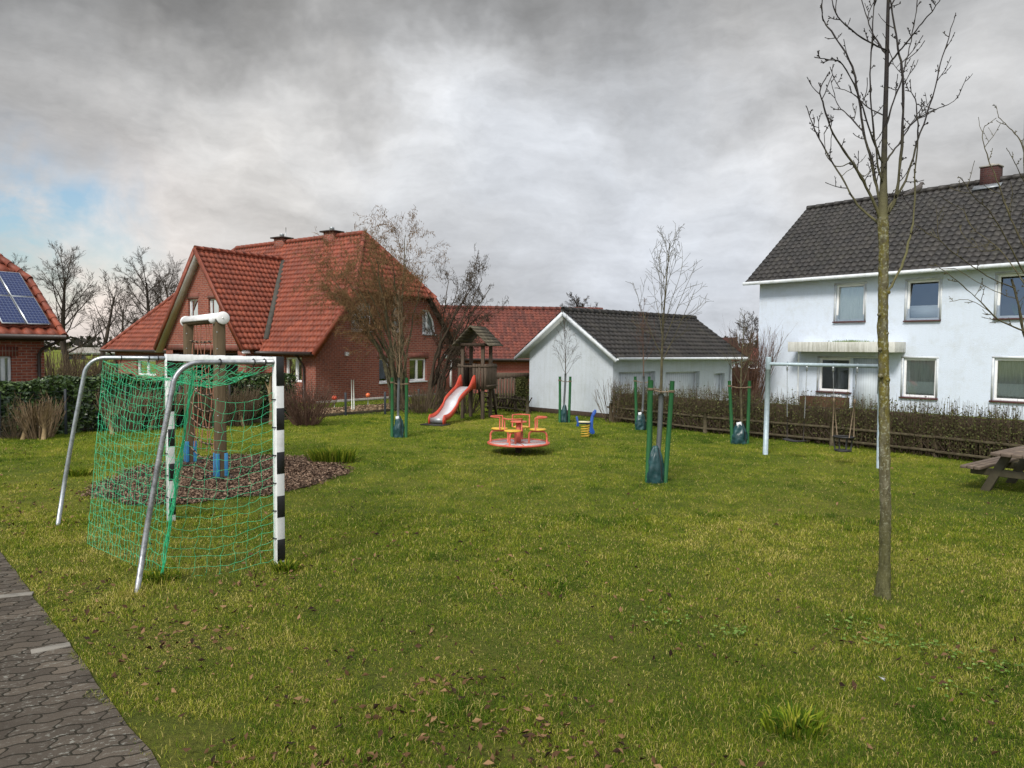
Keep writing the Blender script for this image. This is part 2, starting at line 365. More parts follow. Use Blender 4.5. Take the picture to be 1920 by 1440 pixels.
# lawn base
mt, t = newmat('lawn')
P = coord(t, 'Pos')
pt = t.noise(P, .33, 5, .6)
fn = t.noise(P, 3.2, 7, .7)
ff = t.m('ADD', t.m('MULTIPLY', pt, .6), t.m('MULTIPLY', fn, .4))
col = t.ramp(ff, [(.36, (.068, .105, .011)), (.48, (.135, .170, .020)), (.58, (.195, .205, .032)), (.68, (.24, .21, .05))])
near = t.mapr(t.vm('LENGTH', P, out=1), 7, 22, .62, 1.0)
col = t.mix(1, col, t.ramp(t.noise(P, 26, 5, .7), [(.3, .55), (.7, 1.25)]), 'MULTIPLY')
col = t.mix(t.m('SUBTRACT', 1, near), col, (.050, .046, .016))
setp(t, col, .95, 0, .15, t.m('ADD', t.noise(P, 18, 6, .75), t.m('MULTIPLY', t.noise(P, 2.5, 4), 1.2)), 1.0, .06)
# blades: colour by patch (rnd attribute carries patch tone) 
mt, t = newmat('grass_blade')
P = coord(t, 'Pos')
a = t.node('ShaderNodeAttribute', attribute_name='rnd').outputs['Fac']
col = t.ramp(a, [(0, (.040, .085, .009)), (.28, (.098, .158, .010)), (.5, (.192, .235, .018)), (.75, (.320, .300, .045)), (1.0, (.56, .46, .17))])
setp(t, col, .65, 0, .05)
tl = t.node('ShaderNodeBsdfTranslucent'); t.put(tl.inputs[0], col)
mx = t.node('ShaderNodeMixShader'); mx.inputs[0].default_value = .15
t.l.new(t.b.outputs[0], mx.inputs[1]); t.l.new(tl.outputs[0], mx.inputs[2]); t.l.new(mx.outputs[0], t.out.inputs[0])

# wavy interlocking pavers (UV: u along a row, v across rows, metres)
mt, t = newmat('pavers')
uv = t.node('ShaderNodeUVMap').outputs[0]; u, v, _ = t.sep(uv)
RH, BL = .115, .225
wav = t.m('MULTIPLY', t.m('SINE', t.m('MULTIPLY', u, 2 * math.pi / (BL / 1.0))), .013)
nzj = t.m('MULTIPLY', t.m('SUBTRACT', t.noise(uv, 14, 3), .5), .010)
vr = t.m('DIVIDE', t.m('ADD', t.m('ADD', v, wav), nzj), RH)
row = t.m('FLOOR', vr); fv = t.m('FRACT', vr)
wu = t.m('MULTIPLY', t.m('SINE', t.m('MULTIPLY', fv, 2 * math.pi)), .016)
ur = t.m('DIVIDE', t.m('ADD', t.m('ADD', u, wu), t.m('ADD', nzj, t.m('MULTIPLY', t.m('MODULO', row, 2), BL / 2))), BL)
fu = t.m('FRACT', ur); cu = t.m('FLOOR', ur)
dv = t.m('MULTIPLY', t.m('SUBTRACT', .5, t.m('ABSOLUTE', t.m('SUBTRACT', fv, .5))), RH)
du = t.m('MULTIPLY', t.m('SUBTRACT', .5, t.m('ABSOLUTE', t.m('SUBTRACT', fu, .5))), BL)
dj = t.m('ADD', t.m('MINIMUM', du, dv), t.m('MULTIPLY', t.m('SUBTRACT', t.noise(uv, 70, 3), .5), .009))
jm = t.mapr(dj, .0032, .0080, 1, 0)
wn = t.node('ShaderNodeTexWhiteNoise'); wn.noise_dimensions = '2D'; t.put(wn.inputs['Vector'], t.comb(cu, row, 0))
col = t.ramp(wn.outputs['Value'], [(0, (.062, .052, .042)), (.5, (.080, .067, .054)), (1, (.104, .086, .068))])
col = t.mix(1, col, t.ramp(t.noise(uv, 2.2, 5), [(.3, .72), (.7, 1.18)]), 'MULTIPLY')
col = t.mix(1, col, t.ramp(t.noise(uv, 160, 3, .7), [(.3, .72), (.72, 1.30)]), 'MULTIPLY')
lf = t.m('MULTIPLY', t.ramp(t.noise(t.vm('MULTIPLY', uv, (1, 1.6, 1)), 24, 6, .72), [(.55, 0.0), (.60, 1.0)]), t.ramp(t.noise(uv, 3.0, 4), [(.42, .1), (.62, 1.0)]))
col = t.mix(t.m('MULTIPLY', lf, .75), col, (.26, .26, .23))
col = t.mix(t.m('MULTIPLY', jm, .92), col, (.022, .020, .014))
setp(t, col, .88, 0, .12, t.m('ADD', t.m('MULTIPLY', t.m('SUBTRACT', 1, jm), 1.0), t.m('MULTIPLY', t.noise(uv, 120, 4), .25)), .8, .010)
M = MATS
# ---------------- mesh builder ----------------
WORLD = {}
UP = Vector((0, 0, 1))
class MB:
    def __init__(s): s.v = []; s.f = []; s.n = 0; s.r = []; s.uv = []; s.bt = {}
    def add(s, verts, faces, rnd=0.5, uv=None):
        v = np.asarray(verts, dtype=np.float64).reshape(-1, 3)
        if isinstance(faces, np.ndarray): s.f.append(('a', faces + s.n)); nf = len(faces)
        else:
            nf = len(faces)
            if len({len(f) for f in faces}) == 1: s.f.append(('a', np.array(faces) + s.n))
            else: s.f.append(('l', [[i + s.n for i in f] for f in faces]))
        s.r.append(np.full(nf, rnd) if np.isscalar(rnd) else np.asarray(rnd))
        s.uv.append(uv if uv is not None else None)
        s.v.append(v); s.n += len(v)
    def box(s, c, size, ax=None, rnd=.5):
        c = Vector(c); X, Y, Z = ax or (Vector((1, 0, 0)), Vector((0, 1, 0)), Vector((0, 0, 1)))
        X = X * size[0] / 2; Y = Y * size[1] / 2; Z = Z * size[2] / 2
        vs = [c + X * i + Y * j + Z * k for k in (-1, 1) for j in (-1, 1) for i in (-1, 1)]
        s.add(vs, [[0, 2, 3, 1], [4, 5, 7, 6], [0, 1, 5, 4], [2, 6, 7, 3], [0, 4, 6, 2], [1, 3, 7, 5]], rnd)
    def beam(s, a, b, wd, h, up=UP, rnd=.5):
        a = Vector(a); b = Vector(b); d = b - a; L = d.length; d /= L
        sd = d.cross(Vector(up))
        if sd.length < 1e-4: sd = d.cross(Vector((0, 1, 0)))
        sd.normalize(); u2 = sd.cross(d)
        s.box((a + b) / 2, (L, wd, h), (d, sd, u2), rnd)
    def flush(s):
        """thin twig tubes are gathered and meshed in one go"""
        for (n, sides), L in s.bt.items():
            P = np.array([a[0] for a in L]); R = np.array([a[1] for a in L]); rn = np.array([a[2] for a in L]); m_ = len(L)
            T = np.gradient(P, axis=1); T /= np.linalg.norm(T, axis=2)[..., None] + 1e-12; mt_ = T.mean(1)
            ref = np.where((np.abs(mt_[:, 2]) < .7)[:, None], [0, 0, 1.], [1., .2, 0]); ref = np.repeat(ref[:, None, :], n, 1)
            A = np.cross(T, ref); A /= np.linalg.norm(A, axis=2)[..., None] + 1e-9; B = np.cross(T, A)
            an = np.arange(sides) * 2 * math.pi / sides
            V = P[:, :, None, :] + R[:, :, None, None] * (np.cos(an)[None, None, :, None] * A[:, :, None, :] + np.sin(an)[None, None, :, None] * B[:, :, None, :])
            q = np.arange(m_)[:, None, None] * (n * sides); k = np.arange(n - 1)[None, :, None] * sides; j = np.arange(sides)[None, None, :]; j2 = (j + 1) % sides
            F_ = np.stack([q + k + j, q + k + j2, q + k + sides + j2, q + k + sides + j], -1).reshape(-1, 4)
            s.add(V.reshape(-1, 3), F_, np.repeat(rn, (n - 1) * sides))
        s.bt = {}
    def tube(s, pts, r, sides=8, cap=True, rnd=.5, closed=False):
        if sides <= 4 and not closed and not cap and not np.isscalar(r):
            s.bt.setdefault((len(pts), sides), []).append(([tuple(p) for p in pts], list(r), rnd)); return
        P = np.asarray(pts, dtype=np.float64); n = len(P)
        R = np.full(n, r) if np.isscalar(r) else np.asarray(r, dtype=np.float64)
        T = np.gradient(P, axis=0)
        if closed: T = np.roll(P, -1, 0) - np.roll(P, 1, 0)
        T /= (np.linalg.norm(T, axis=1)[:, None] + 1e-12)
        mt_ = T.mean(0); ref = np.array([0., 0, 1.]) if abs(mt_[2]) < .75 * (np.linalg.norm(mt_) + 1e-9) else np.array([1., 0, 0])
        if closed:
            nn = np.cross(P[0] - P.mean(0), P[1] - P.mean(0)); nn /= np.linalg.norm(nn) + 1e-12; ref = nn
        A = np.cross(T, ref)
        if np.linalg.norm(A, axis=1).min() < .25:
            a0 = np.cross(T[0], [0, 0, 1.] if abs(T[0][2]) < .8 else [1., 0, 0]); A = np.zeros_like(T)
            for i in range(n):
                a0 = a0 - T[i] * a0.dot(T[i]); a0 /= np.linalg.norm(a0) + 1e-12; A[i] = a0
        A /= (np.linalg.norm(A, axis=1)[:, None] + 1e-9); B = np.cross(T, A)
        an = np.arange(sides) * 2 * math.pi / sides
        V = P[:, None, :] + R[:, None, None] * (np.cos(an)[None, :, None] * A[:, None, :] + np.sin(an)[None, :, None] * B[:, None, :])
        k = np.arange(n if closed else n - 1)[:, None] * sides; j = np.arange(sides)[None, :]; j2 = (j + 1) % sides
        k2 = (k + sides) % (n * sides)
        s.add(V.reshape(-1, 3), np.stack([k + j, k + j2, k2 + j2, k2 + j], -1).reshape(-1, 4), rnd)
        if cap and not closed:
            b = s.n - n * sides
            s.f.append(('a', np.array([[b + i for i in range(sides)], [b + (n - 1) * sides + i for i in range(sides)][::-1]]))); s.r.append(np.full(2, rnd))
    def lathe(s, c, prof, seg=20, axis=None, rnd=.5):
        c = Vector(c)
        q = Vector(axis).to_track_quat('Z', 'Y') if axis is not None else None
        vs = []
        for (r, z) in prof:
            for i in range(seg):
                a = 2 * math.pi * i / seg; p = Vector((r * math.cos(a), r * math.sin(a), z))
                vs.append(c + (q @ p if q else p))
        fs = [[k * seg + i, k * seg + (i + 1) % seg, (k + 1) * seg + (i + 1) % seg, (k + 1) * seg + i] for k in range(len(prof) - 1) for i in range(seg)]
        fs += [list(range(seg))[::-1], [(len(prof) - 1) * seg + i for i in range(seg)]]
        s.add(vs, fs, rnd)
    def poly(s, pts, rnd=.5): s.add([tuple(p) for p in pts], [list(range(len(pts)))], rnd)
    def prism(s, pts, vec, rnd=.5):
        n = len(pts); vec = Vector(vec)
        vs = [Vector(p) for p in pts] + [Vector(p) + vec for p in pts]
        s.add(vs, [list(range(n))[::-1], list(range(n, 2 * n))] + [[i, (i + 1) % n, n + (i + 1) % n, n + i] for i in range(n)], rnd)
    def build(s, name, mat, parent=None, smooth=False, bevel=0, uv='box', rnd=False, **tags):
        s.flush()
        V = np.concatenate(s.v) if s.v else np.zeros((0, 3))
        if parent is not None:
            mi = np.array(WORLD[parent].inverted()); V = V @ mi[:3, :3].T + mi[:3, 3]
        loops = []; starts = []; tot = []; pos = 0
        for kind, fa in s.f:
            if kind == 'a':
                k = fa.shape[1]; loops.append(fa.reshape(-1)); m_ = len(fa)
                starts.append(pos + np.arange(m_) * k); tot.append(np.full(m_, k)); pos += m_ * k
            else:
                for f in fa:
                    loops.append(np.array(f)); starts.append(np.array([pos])); tot.append(np.array([len(f)])); pos += len(f)
        L = np.concatenate(loops).astype(np.int32); S = np.concatenate(starts).astype(np.int32); T = np.concatenate(tot).astype(np.int32)
        me = bpy.data.meshes.new(name)
        me.vertices.add(len(V)); me.vertices.foreach_set('co', V.astype(np.float32).ravel())
        me.loops.add(len(L)); me.loops.foreach_set('vertex_index', L)
        me.polygons.add(len(S)); me.polygons.foreach_set('loop_start', S); me.polygons.foreach_set('loop_total', T)
        me.update(calc_edges=True)
        if smooth: me.polygons.foreach_set('use_smooth', np.ones(len(S), dtype=bool))
        if rnd:
            at_ = me.attributes.new('rnd', 'FLOAT', 'FACE'); at_.data.foreach_set('value', np.concatenate(s.r).astype(np.float32))
        if uv:
            ul = me.uv_layers.new(name='UVMap')
            if uv == 'own':
                U = np.concatenate(s.uv)[L]
            else:
                nrm = np.zeros(len(S) * 3, dtype=np.float32); me.polygons.foreach_get('normal', nrm); nrm = nrm.reshape(-1, 3).astype(float)
                tx = np.stack([-nrm[:, 1], nrm[:, 0], np.zeros(len(nrm))], 1); ln = np.linalg.norm(tx, axis=1)
                flat = ln < .3; tx[flat] = (1, 0, 0); ln[flat] = 1; tx /= ln[:, None]
                ty = np.cross(nrm, tx)
                lf_ = np.repeat(np.arange(len(S)), T); PV = V[L]
                U = np.stack([(PV * tx[lf_]).sum(1), (PV * ty[lf_]).sum(1)], 1)
            ul.data.foreach_set('uv', U.astype(np.float32).ravel())
        me.validate(clean_customdata=False)
        me.materials.append(M[mat] if isinstance(mat, str) else mat)
        o = bpy.data.objects.new(name, me); COL.objects.link(o)
        if parent is not None:
            o.parent = parent; WORLD[o] = WORLD[parent].copy()
        else: WORLD[o] = Matrix.Identity(4)
        if bevel:
            b = o.modifiers.new('bevel', 'BEVEL'); b.width = bevel; b.segments = 2; b.limit_method = 'ANGLE'; b.harden_normals = False
        for k, v_ in tags.items(): o[k] = v_
        return o
def thing(name, label, cat, loc=(0, 0, 0), group=None):
    o = bpy.data.objects.new(name, None); COL.objects.link(o); o.location = Vector(loc); o.empty_display_size = .2
    WORLD[o] = Matrix.Translation(Vector(loc)); o['label'] = label; o['category'] = cat
    if group: o['group'] = group
    return o
def copy_tree(o, parent=None, loc=None, rotz=None, scale=None):
    c = o.copy(); COL.objects.link(c); c.parent = parent
    if parent is None:
        if loc is not None: c.location = loc
        if rotz is not None: c.rotation_euler = (0, 0, rotz)
        if scale is not None: c.scale = scale
    for ch in list(o.children): copy_tree(ch, c)
    return c
RNG = np.random.default_rng(7)

# ---------------- facades ----------------
class Fac:
    def __init__(s, P, U, N=None):
        s.P = Vector(P); s.U = Vector(U).normalized(); s.N = Vector(N).normalized() if N is not None else Vector((s.U.y, -s.U.x, 0))
        if s.N.dot(CAM - s.P) < 0 and N is None: s.N = -s.N
    def pt(s, u, z, d=0): return Vector((s.P.x, s.P.y, 0)) + s.U * u + s.N * d + Vector((0, 0, z))
    def uz(s, px, py, d=0):
        h = onp(px, py, s.P + s.N * d, s.N); return (h - s.P).dot(s.U), h.z
    def rect(s, x0, y0, x1, y1, d=0):
        xm, ym = (x0 + x1) / 2, (y0 + y1) / 2
        u0 = s.uz(x0, ym, d)[0]; u1 = s.uz(x1, ym, d)[0]; z1 = s.uz(xm, y0, d)[1]; z0 = s.uz(xm, y1, d)[1]
        return min(u0, u1), z0, max(u0, u1), z1
def wall(mb, fac, outline, holes=(), depth=.14):
    polys = [[Vector((u, z, 0)) for u, z in outline]]
    for h in holes:
        polys.append([Vector((u, z, 0)) for u, z in (h if len(h) != 4 or isinstance(h[0], tuple) else ((h[0], h[1]), (h[2], h[1]), (h[2], h[3]), (h[0], h[3])))])
    flat = [p for pl in polys for p in pl]
    tris = tessellate_polygon(polys)
    fs = []
    sgn = fac.U.cross(UP).dot(fac.N)
    for a, b, c in tris:
        ar = (flat[b] - flat[a]).cross(flat[c] - flat[a]).z
        if abs(ar) < 1e-9: continue
        fs.append([a, b, c] if (ar > 0) == (sgn > 0) else [a, c, b])
    mb.add([fac.pt(p.x, p.y) for p in flat], fs)
    for pl in polys[1:]:
        n = len(pl)
        for i in range(n):
            a, b = pl[i], pl[(i + 1) % n]
            mb.poly([fac.pt(a.x, a.y), fac.pt(b.x, b.y), fac.pt(b.x, b.y, -depth), fac.pt(a.x, a.y, -depth)])
def frame_poly(mb, fac, pts, w_, d0, d1):
    """frame bars of width w_ along the inside of a polygon (u,z)"""
    n = len(pts); c = Vector((sum(p[0] for p in pts) / n, sum(p[1] for p in pts) / n))
    ins = []
    for i in range(n):
        a = Vector(pts[i - 1]); b = Vector(pts[i]); d = Vector(pts[(i + 1) % n])
        def nrm(p, q):
            e = (q - p).normalized(); nn = Vector((-e.y, e.x))
            return nn if nn.dot(c - p) > 0 else -nn
        n1, n2 = nrm(a, b), nrm(b, d)
        k = w_ / max(.2, 1 + n1.dot(n2)) 
        ins.append(b + (n1 + n2) * k)
    for i in range(n):
        a, b = Vector(pts[i]), Vector(pts[(i + 1) % n]); ia, ib = ins[i], ins[(i + 1) % n]
        q = [a, b, ib, ia]
        mb.prism([fac.pt(p.x, p.y, d0) for p in q], fac.N * (d1 - d0))
    return ins
def window(parent, fac, r, mull=(), name='window', fw=.06, rec=.10, curtain=None, cmat='curtain', chalf=None, sill=None, sillmat='sill_red', silld=.10, back=None, frame='white_plastic', bars=(), label=None, poly=None, glassrec=.03, tilt=0):
    u0, z0, u1, z1 = r
    pts = poly or [(u0, z0), (u1, z0), (u1, z1), (u0, z1)]
    mb = MB(); frame_poly(mb, fac, pts, fw, -rec - .05, -rec + .01)
    for m_ in mull:
        um = u0 + (u1 - u0) * m_; top = z1
        if poly: top = max(p[1] for p in pts)
        mb.box(fac.pt(um, (z0 + top) / 2, -rec - .02), (fw * 1.5, .055, (top - z0) - fw * 1.6), (fac.U, fac.N, UP))
    for b_ in bars:
        zm = z0 + (z1 - z0) * b_; mb.box(fac.pt((u0 + u1) / 2, zm, -rec - .022), (u1 - u0 - fw * 1.6, .03, .035), (fac.U, fac.N, UP))
    fo = mb.build(name, frame, parent, bevel=.004)
    if label: fo['label'] = label
    zc_ = (z0 + z1) / 2; g = MB(); g.poly([fac.pt(p[0], p[1], -rec - glassrec - math.tan(rad(tilt)) * (p[1] - zc_)) for p in pts]); g.build('pane', 'glass', fo)
    if curtain:
        c = MB(); n = 60
        zb = z0 if chalf is None else z0 + (z1 - z0) * chalf
        vs = []; fs = []
        for i in range(n + 1):
            u = u0 + (u1 - u0) * i / n; dd = -rec - .11 + .022 * math.sin(i * 1.9) + .012 * math.sin(i * .77)
            vs += [fac.pt(u, zb, dd), fac.pt(u, z1, dd)]
        fs = [[2 * i, 2 * i + 2, 2 * i + 3, 2 * i + 1] for i in range(n)]
        c.add(vs, fs); c.build('curtain', cmat, fo, smooth=True)
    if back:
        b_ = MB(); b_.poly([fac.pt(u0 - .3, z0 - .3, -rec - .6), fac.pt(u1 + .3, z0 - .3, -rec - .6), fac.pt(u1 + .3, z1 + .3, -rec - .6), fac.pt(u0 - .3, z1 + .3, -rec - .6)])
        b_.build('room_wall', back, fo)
    if sill is not None:
        s_ = MB(); s_.box(fac.pt((u0 + u1) / 2, z0 - .025, silld / 2 - rec / 2), (u1 - u0 + sill * 2, silld + rec, .045), (fac.U, (fac.N * 1 + UP * -.12).normalized(), UP))
        s_.build('sill', sillmat, fo, bevel=.004)
    return fo

# ---------------- tiled roofs ----------------
def roof_face(mb, pts, tw=.30, tc=.34, amp=.022, step=.035, flip=False):
    """pts: planar convex polygon, first edge = eave"""
    P0 = Vector(pts[0]); U = (Vector(pts[1]) - P0).normalized()
    N = None
    for p in pts[2:]:
        N = U.cross(Vector(p) - P0)
        if N.length > .05: break
    N.normalize()
    if N.z < 0: N = -N
    V = N.cross(U)
    if V.z < 0: V = -V
    q = [((Vector(p) - P0).dot(U), (Vector(p) - P0).dot(V)) for p in pts]
    v1 = max(a[1] for a in q); umin = min(a[0] for a in q); umax = max(a[0] for a in q)
    def span(v):
        xs = []
        for i in range(len(q)):
            a, b = q[i], q[(i + 1) % len(q)]
            if (a[1] - v) * (b[1] - v) <= 0 and abs(a[1] - b[1]) > 1e-9:
                k = (v - a[1]) / (b[1] - a[1]); xs.append(a[0] + k * (b[0] - a[0]))
            elif abs(a[1] - v) < 1e-6 and abs(b[1] - v) < 1e-6: xs += [a[0], b[0]]
        return (min(xs), max(xs)) if xs else (0, 0)
    us = np.arange(math.floor(umin / tw) * tw, umax + tw, tw / 6)
    ph = us / tw * 2 * math.pi
    h = amp * (np.sin(ph) + .35 * np.sin(2 * ph + .6))
    P0n, Un, Vn, Nn = (np.array(a) for a in (P0, U, V, N))
    j = 0; rows = []
    while j * tc < v1 - 1e-3:
        va = j * tc; vb = min(v1, va + tc)
        for (vv, off) in ((va + 1e-4, -.012), (va + 1e-4, step), (vb - 1e-4, 0.004)):
            a, b = span(min(max(vv, 1e-4), v1 - 1e-4)); uu = np.clip(us, a, b)
            hh = h + off
            if off < 0: hh = h * .6 - .02
            vj = vv + (RNG.normal(0, .004, len(us)) if off != .004 else 0)
            pts_ = P0n + uu[:, None] * Un + (vj * np.ones(len(us)))[:, None] * Vn + hh[:, None] * Nn
            rows.append((pts_, np.stack([us, np.full(len(us), (va + vb) / 2 if off >= 0 else va + .1)], 1)))
        j += 1
    n = len(us); V_ = np.concatenate([r[0] for r in rows]); UVs = np.concatenate([r[1] for r in rows])
    R = len(rows); k = np.arange(R - 1)[:, None] * n; i = np.arange(n - 1)[None, :]
    fc = np.stack([k + i, k + i + 1, k + n + i + 1, k + n + i], -1).reshape(-1, 4)
    mb.add(V_, fc, .5, UVs)
    return U, V, N
def ridge_caps(mb, a, b, r=.11, L=.36):
    a = Vector(a); b = Vector(b); d = b - a; n = max(1, int(d.length / L)); 
    for i in range(n):
        p = a + d * (i / n); q = a + d * ((i + 1.12) / n)
        nv = len(mb.v)
        mb.tube([p, q], [r * 1.1, r * .9], 8)
def own_uv(mb):
    # tubes appended without uv get a constant uv
    for i, (u, v) in enumerate(zip(mb.uv, mb.v)):
        if u is None: mb.uv[i] = np.stack([v[:, 0] + v[:, 1], v[:, 2]], 1) + .37
def gutter(parent, a, b, mat, r=.07, name='gutter'):
    mb = MB(); mb.tube([a, b], r, 10); return mb.build(name, mat, parent, smooth=False)
def downpipe(parent, pts, mat, r=.045):
    mb = MB(); mb.tube(pts, r, 8); return mb.build('downpipe', mat, parent, smooth=True)

# ---------------- trees ----------------
def grow(mb, p, d, L, r, lvl, P, rs, twmb=None):
    """recursive bare branch; P: list of per-level dicts"""
    pr = P[lvl]; n = pr.get('n', 5); p = Vector(p); d = Vector(d).normalized(); pts = [p.copy()]; dirs = [d.copy()]
    sl_ = L / n
    for i in range(n):
        d = (d + Vector(rs.normal(0, pr['wob'], 3)) + UP * pr['up']).normalized()
        p = p + d * sl_; pts.append(p.copy()); dirs.append(d.copy())
    rr = [r * (1 - (1 - pr.get('tip', .35)) * i / n) for i in range(n + 1)]
    (twmb if (twmb is not None and lvl >= pr.get('twlvl', 99)) else mb).tube(pts, rr, pr.get('sides', 4), cap=False, rnd=rs.random())
    if lvl + 1 >= len(P): return
    ch = P[lvl + 1]; k = ch['k']; k = int(k * (.75 + .5 * rs.random()) + .5)
    for c in range(k):
        tt = ch.get('t0', .2) + (1 - ch.get('t0', .2)) * ((c + rs.random()) / k)
        i = min(n - 1, int(tt * n)); f_ = tt * n - i
        q = pts[i].lerp(pts[i + 1], f_); dd = dirs[i + 1]
        ax = dd.cross(Vector(rs.normal(0, 1, 3))).normalized()
        nd = Matrix.Rotation(rad(ch['ang'] * (.7 + .6 * rs.random())), 3, ax) @ dd
        grow(mb, q, nd, L * ch['len'] * (1 - ch.get('fall', .5) * tt) * (.7 + .6 * rs.random()), max(r * (1 - .65 * tt) * ch.get('rr', .5), pr.get('rmin', .003)), lvl + 1, P, rs, twmb)
def big_tree(name, label, cat, base, H, seed, dens=1.0, spread=1.0, mat='bark_far', group=None, tw=1.0, fork=.25):
    rs = np.random.default_rng(seed)
    t_ = thing(name, label, cat, base, group)
    P = [None, dict(wob=.09, up=.035, n=7, sides=4, tip=.25),
         dict(k=7 * dens, t0=.2, ang=42, len=.46, fall=.45, rr=.5, wob=.10, up=.05, n=5, sides=3, tip=.3, rmin=.009 * tw), dict(k=5 * dens, t0=.15, ang=38, len=.52, fall=.35, rr=.55, wob=.10, up=.04, n=4, sides=3, tip=.5, rmin=.007 * tw),
         dict(k=3.6 * dens, t0=.15, ang=34, len=.55, fall=.3, rr=.7, wob=.10, up=.03, n=3, sides=3, tip=.7)]
    tr_, cr_ = MB(), MB()
    pts = []; p = Vector(base); d = Vector((0, 0, 1)); n = 8
    dirs = []
    for i in range(n + 1):
        pts.append(p.copy()); dirs.append(d.copy()); d = (d + Vector(rs.normal(0, .05, 3)) + UP * .05).normalized(); p = p + d * (H * .75 / n)
    r0 = H * .022
    tr_.tube(pts, [r0 * (1.25 - 1.0 * i / n) for i in range(n + 1)], 7, cap=False)
    k = int(12 * dens)
    for c in range(k):
        tt = fork + (1 - fork) * (c + rs.random()) / k; i = min(n - 1, int(tt * n)); q = pts[i].lerp(pts[i + 1], tt * n - i)
        a = c * 2.4 + rs.random(); el = rad(28 + 42 * tt)
        nd = Vector((math.cos(a) * math.cos(el) * spread, math.sin(a) * math.cos(el) * spread, math.sin(el)))
        grow(cr_, q, nd, H * .44 * (1.05 - .5 * tt), r0 * .36 * (1 - .5 * tt), 0, P[1:], rs)
    tr_.build('trunk', mat, t_, smooth=True); cr_.build('crown', mat, t_, rnd=True)
    return t_
# ================= ground =================
def sheet(name, pts, z, mat, uvax=None, kind='structure'):
    mb = MB(); mb.poly([(p[0], p[1], z) for p in pts])
    if uvax is not None:
        A = Vector(uvax).normalized(); B = Vector((-A.y, A.x, 0))
        mb.uv[0] = np.array([[Vector((p[0], p[1], 0)).dot(A), Vector((p[0], p[1], 0)).dot(B)] for p in pts])
        o = mb.build(name, mat, None, uv='own')
    else: o = mb.build(name, mat, None)
    o['kind'] = kind; return o
gm = MB()
ys = [-60, -10, 0, 10, 20, 30, 45, 70, 120, 250, 600, 1500]; xs_ = [-900, -250, -80, -30, -10, 0, 10, 30, 80, 250, 900]
gv = [(x_, y_, 0) for y_ in ys for x_ in xs_]; nx = len(xs_)
gm.add(gv, [[j * nx + i, j * nx + i + 1, (j + 1) * nx + i + 1, (j + 1) * nx + i] for j in range(len(ys) - 1) for i in range(nx - 1)])
gm.build('ground', 'lawn')['kind'] = 'structure'

# paved road: right edge through two pixels
e1 = G(-5, 1029); e2 = G(150, 1218); e3 = G(300, 1440)
edir = (e3 - e1).normalized(); eperp = Vector((-edir.y, edir.x, 0))
if eperp.x > 0: eperp = -eperp
pA = e1 - edir * 14; pB = e3 + edir * 7
# irregular edge polygon
rp = [pA + edir * (i * .35) + eperp * random.Random(i).uniform(-.012, .012) for i in range(int((pB - pA).length / .35))]
rowdir = (G(380, 1240) - G(180, 1285)); rowdir = (G(130, 1212) - G(60, 1222)).normalized()
sheet('road', [tuple(p) for p in rp] + [tuple(rp[-1] + eperp * 5), tuple(rp[0] + eperp * 5)], .012, 'pavers', rowdir)
# two pale concrete slabs let into the pavers
for k, (q0, q1) in enumerate((((-70, 1129), (62, 1115)), ((58, 1226), (132, 1211)))):
    a = G(*q0); b = G(*q1); d_ = (b - a).normalized(); s_ = Vector((-d_.y, d_.x, 0))
    mb = MB(); mb.box((a + b) / 2 + Vector((0, 0, .006)), ((b - a).length, .085, .024), (d_, s_, UP))
    o = mb.build('paving_strip', 'paving_pale', None, bevel=.004)
    o['category'] = 'paving strip'; o['label'] = ['narrow pale concrete strip across the pavers, the farther one at the left edge', 'narrow pale concrete strip between wavy pavers, the nearer one by the lawn edge'][k]; o['group'] = 'concrete strips in the paving'

# mulch bed
mc = G(424, 892); mrx = .86 * (G(650, 893) - G(165, 893)).length / 2; mry = .90 * (G(405, 849) - G(405, 938)).length / 2
def mulch_r(a): return 1 + .05 * math.sin(3 * a + 1) + .035 * math.sin(7 * a) + .02 * math.sin(13 * a)
sheet('mulch_bed', [(mc.x + mrx * math.cos(a) * mulch_r(a), mc.y + mry * math.sin(a) * mulch_r(a)) for a in np.linspace(0, 2 * math.pi, 70)[:-1]], .012, 'mulch_soil')
def in_mulch(x, y, k=1.0):
    a = np.arctan2((y - mc.y) / mry, (x - mc.x) / mrx); r = np.hypot((x - mc.x) / mrx, (y - mc.y) / mry)
    return r < k * (1 + .05 * np.sin(3 * a + 1) + .035 * np.sin(7 * a) + .02 * np.sin(13 * a))
def scatter_quads(name, C, size, mat, rs, rnd=None, flat=.5, aspect=.6, parent=None, nrm=None, curl=0):
    """random leaf/chip quads; C (N,3), size (N,)"""
    n = len(C); A = rs.normal(0, 1, (n, 3)); A[:, 2] *= flat; A /= np.linalg.norm(A, axis=1)[:, None]
    B = rs.normal(0, 1, (n, 3)); B[:, 2] *= flat
    if nrm is not None:
        B = np.cross(nrm, A) + B * .35; A = A - (A * nrm).sum(1)[:, None] * nrm * .7
        A /= np.linalg.norm(A, axis=1)[:, None]
    B -= (A * B).sum(1)[:, None] * A; B /= np.linalg.norm(B, axis=1)[:, None]
    s_ = size[:, None]
    Nn = np.cross(A, B)
    v = np.stack([C - A * s_, C + B * s_ * aspect + Nn * s_ * curl, C + A * s_, C - B * s_ * aspect + Nn * s_ * curl], 1).reshape(-1, 3)
    f = np.arange(n * 4).reshape(-1, 4)
    mb = MB()
    if curl:
        f = np.concatenate([f[:, [0, 1, 2]], f[:, [0, 2, 3]]]); mb.add(v, f, np.tile(rnd if rnd is not None else rs.random(n), 2))
    else: mb.add(v, f, rnd if rnd is not None else rs.random(n))
    return mb.build(name, mat, parent, rnd=True, uv=None)
rs = np.random.default_rng(3)
n = 26000
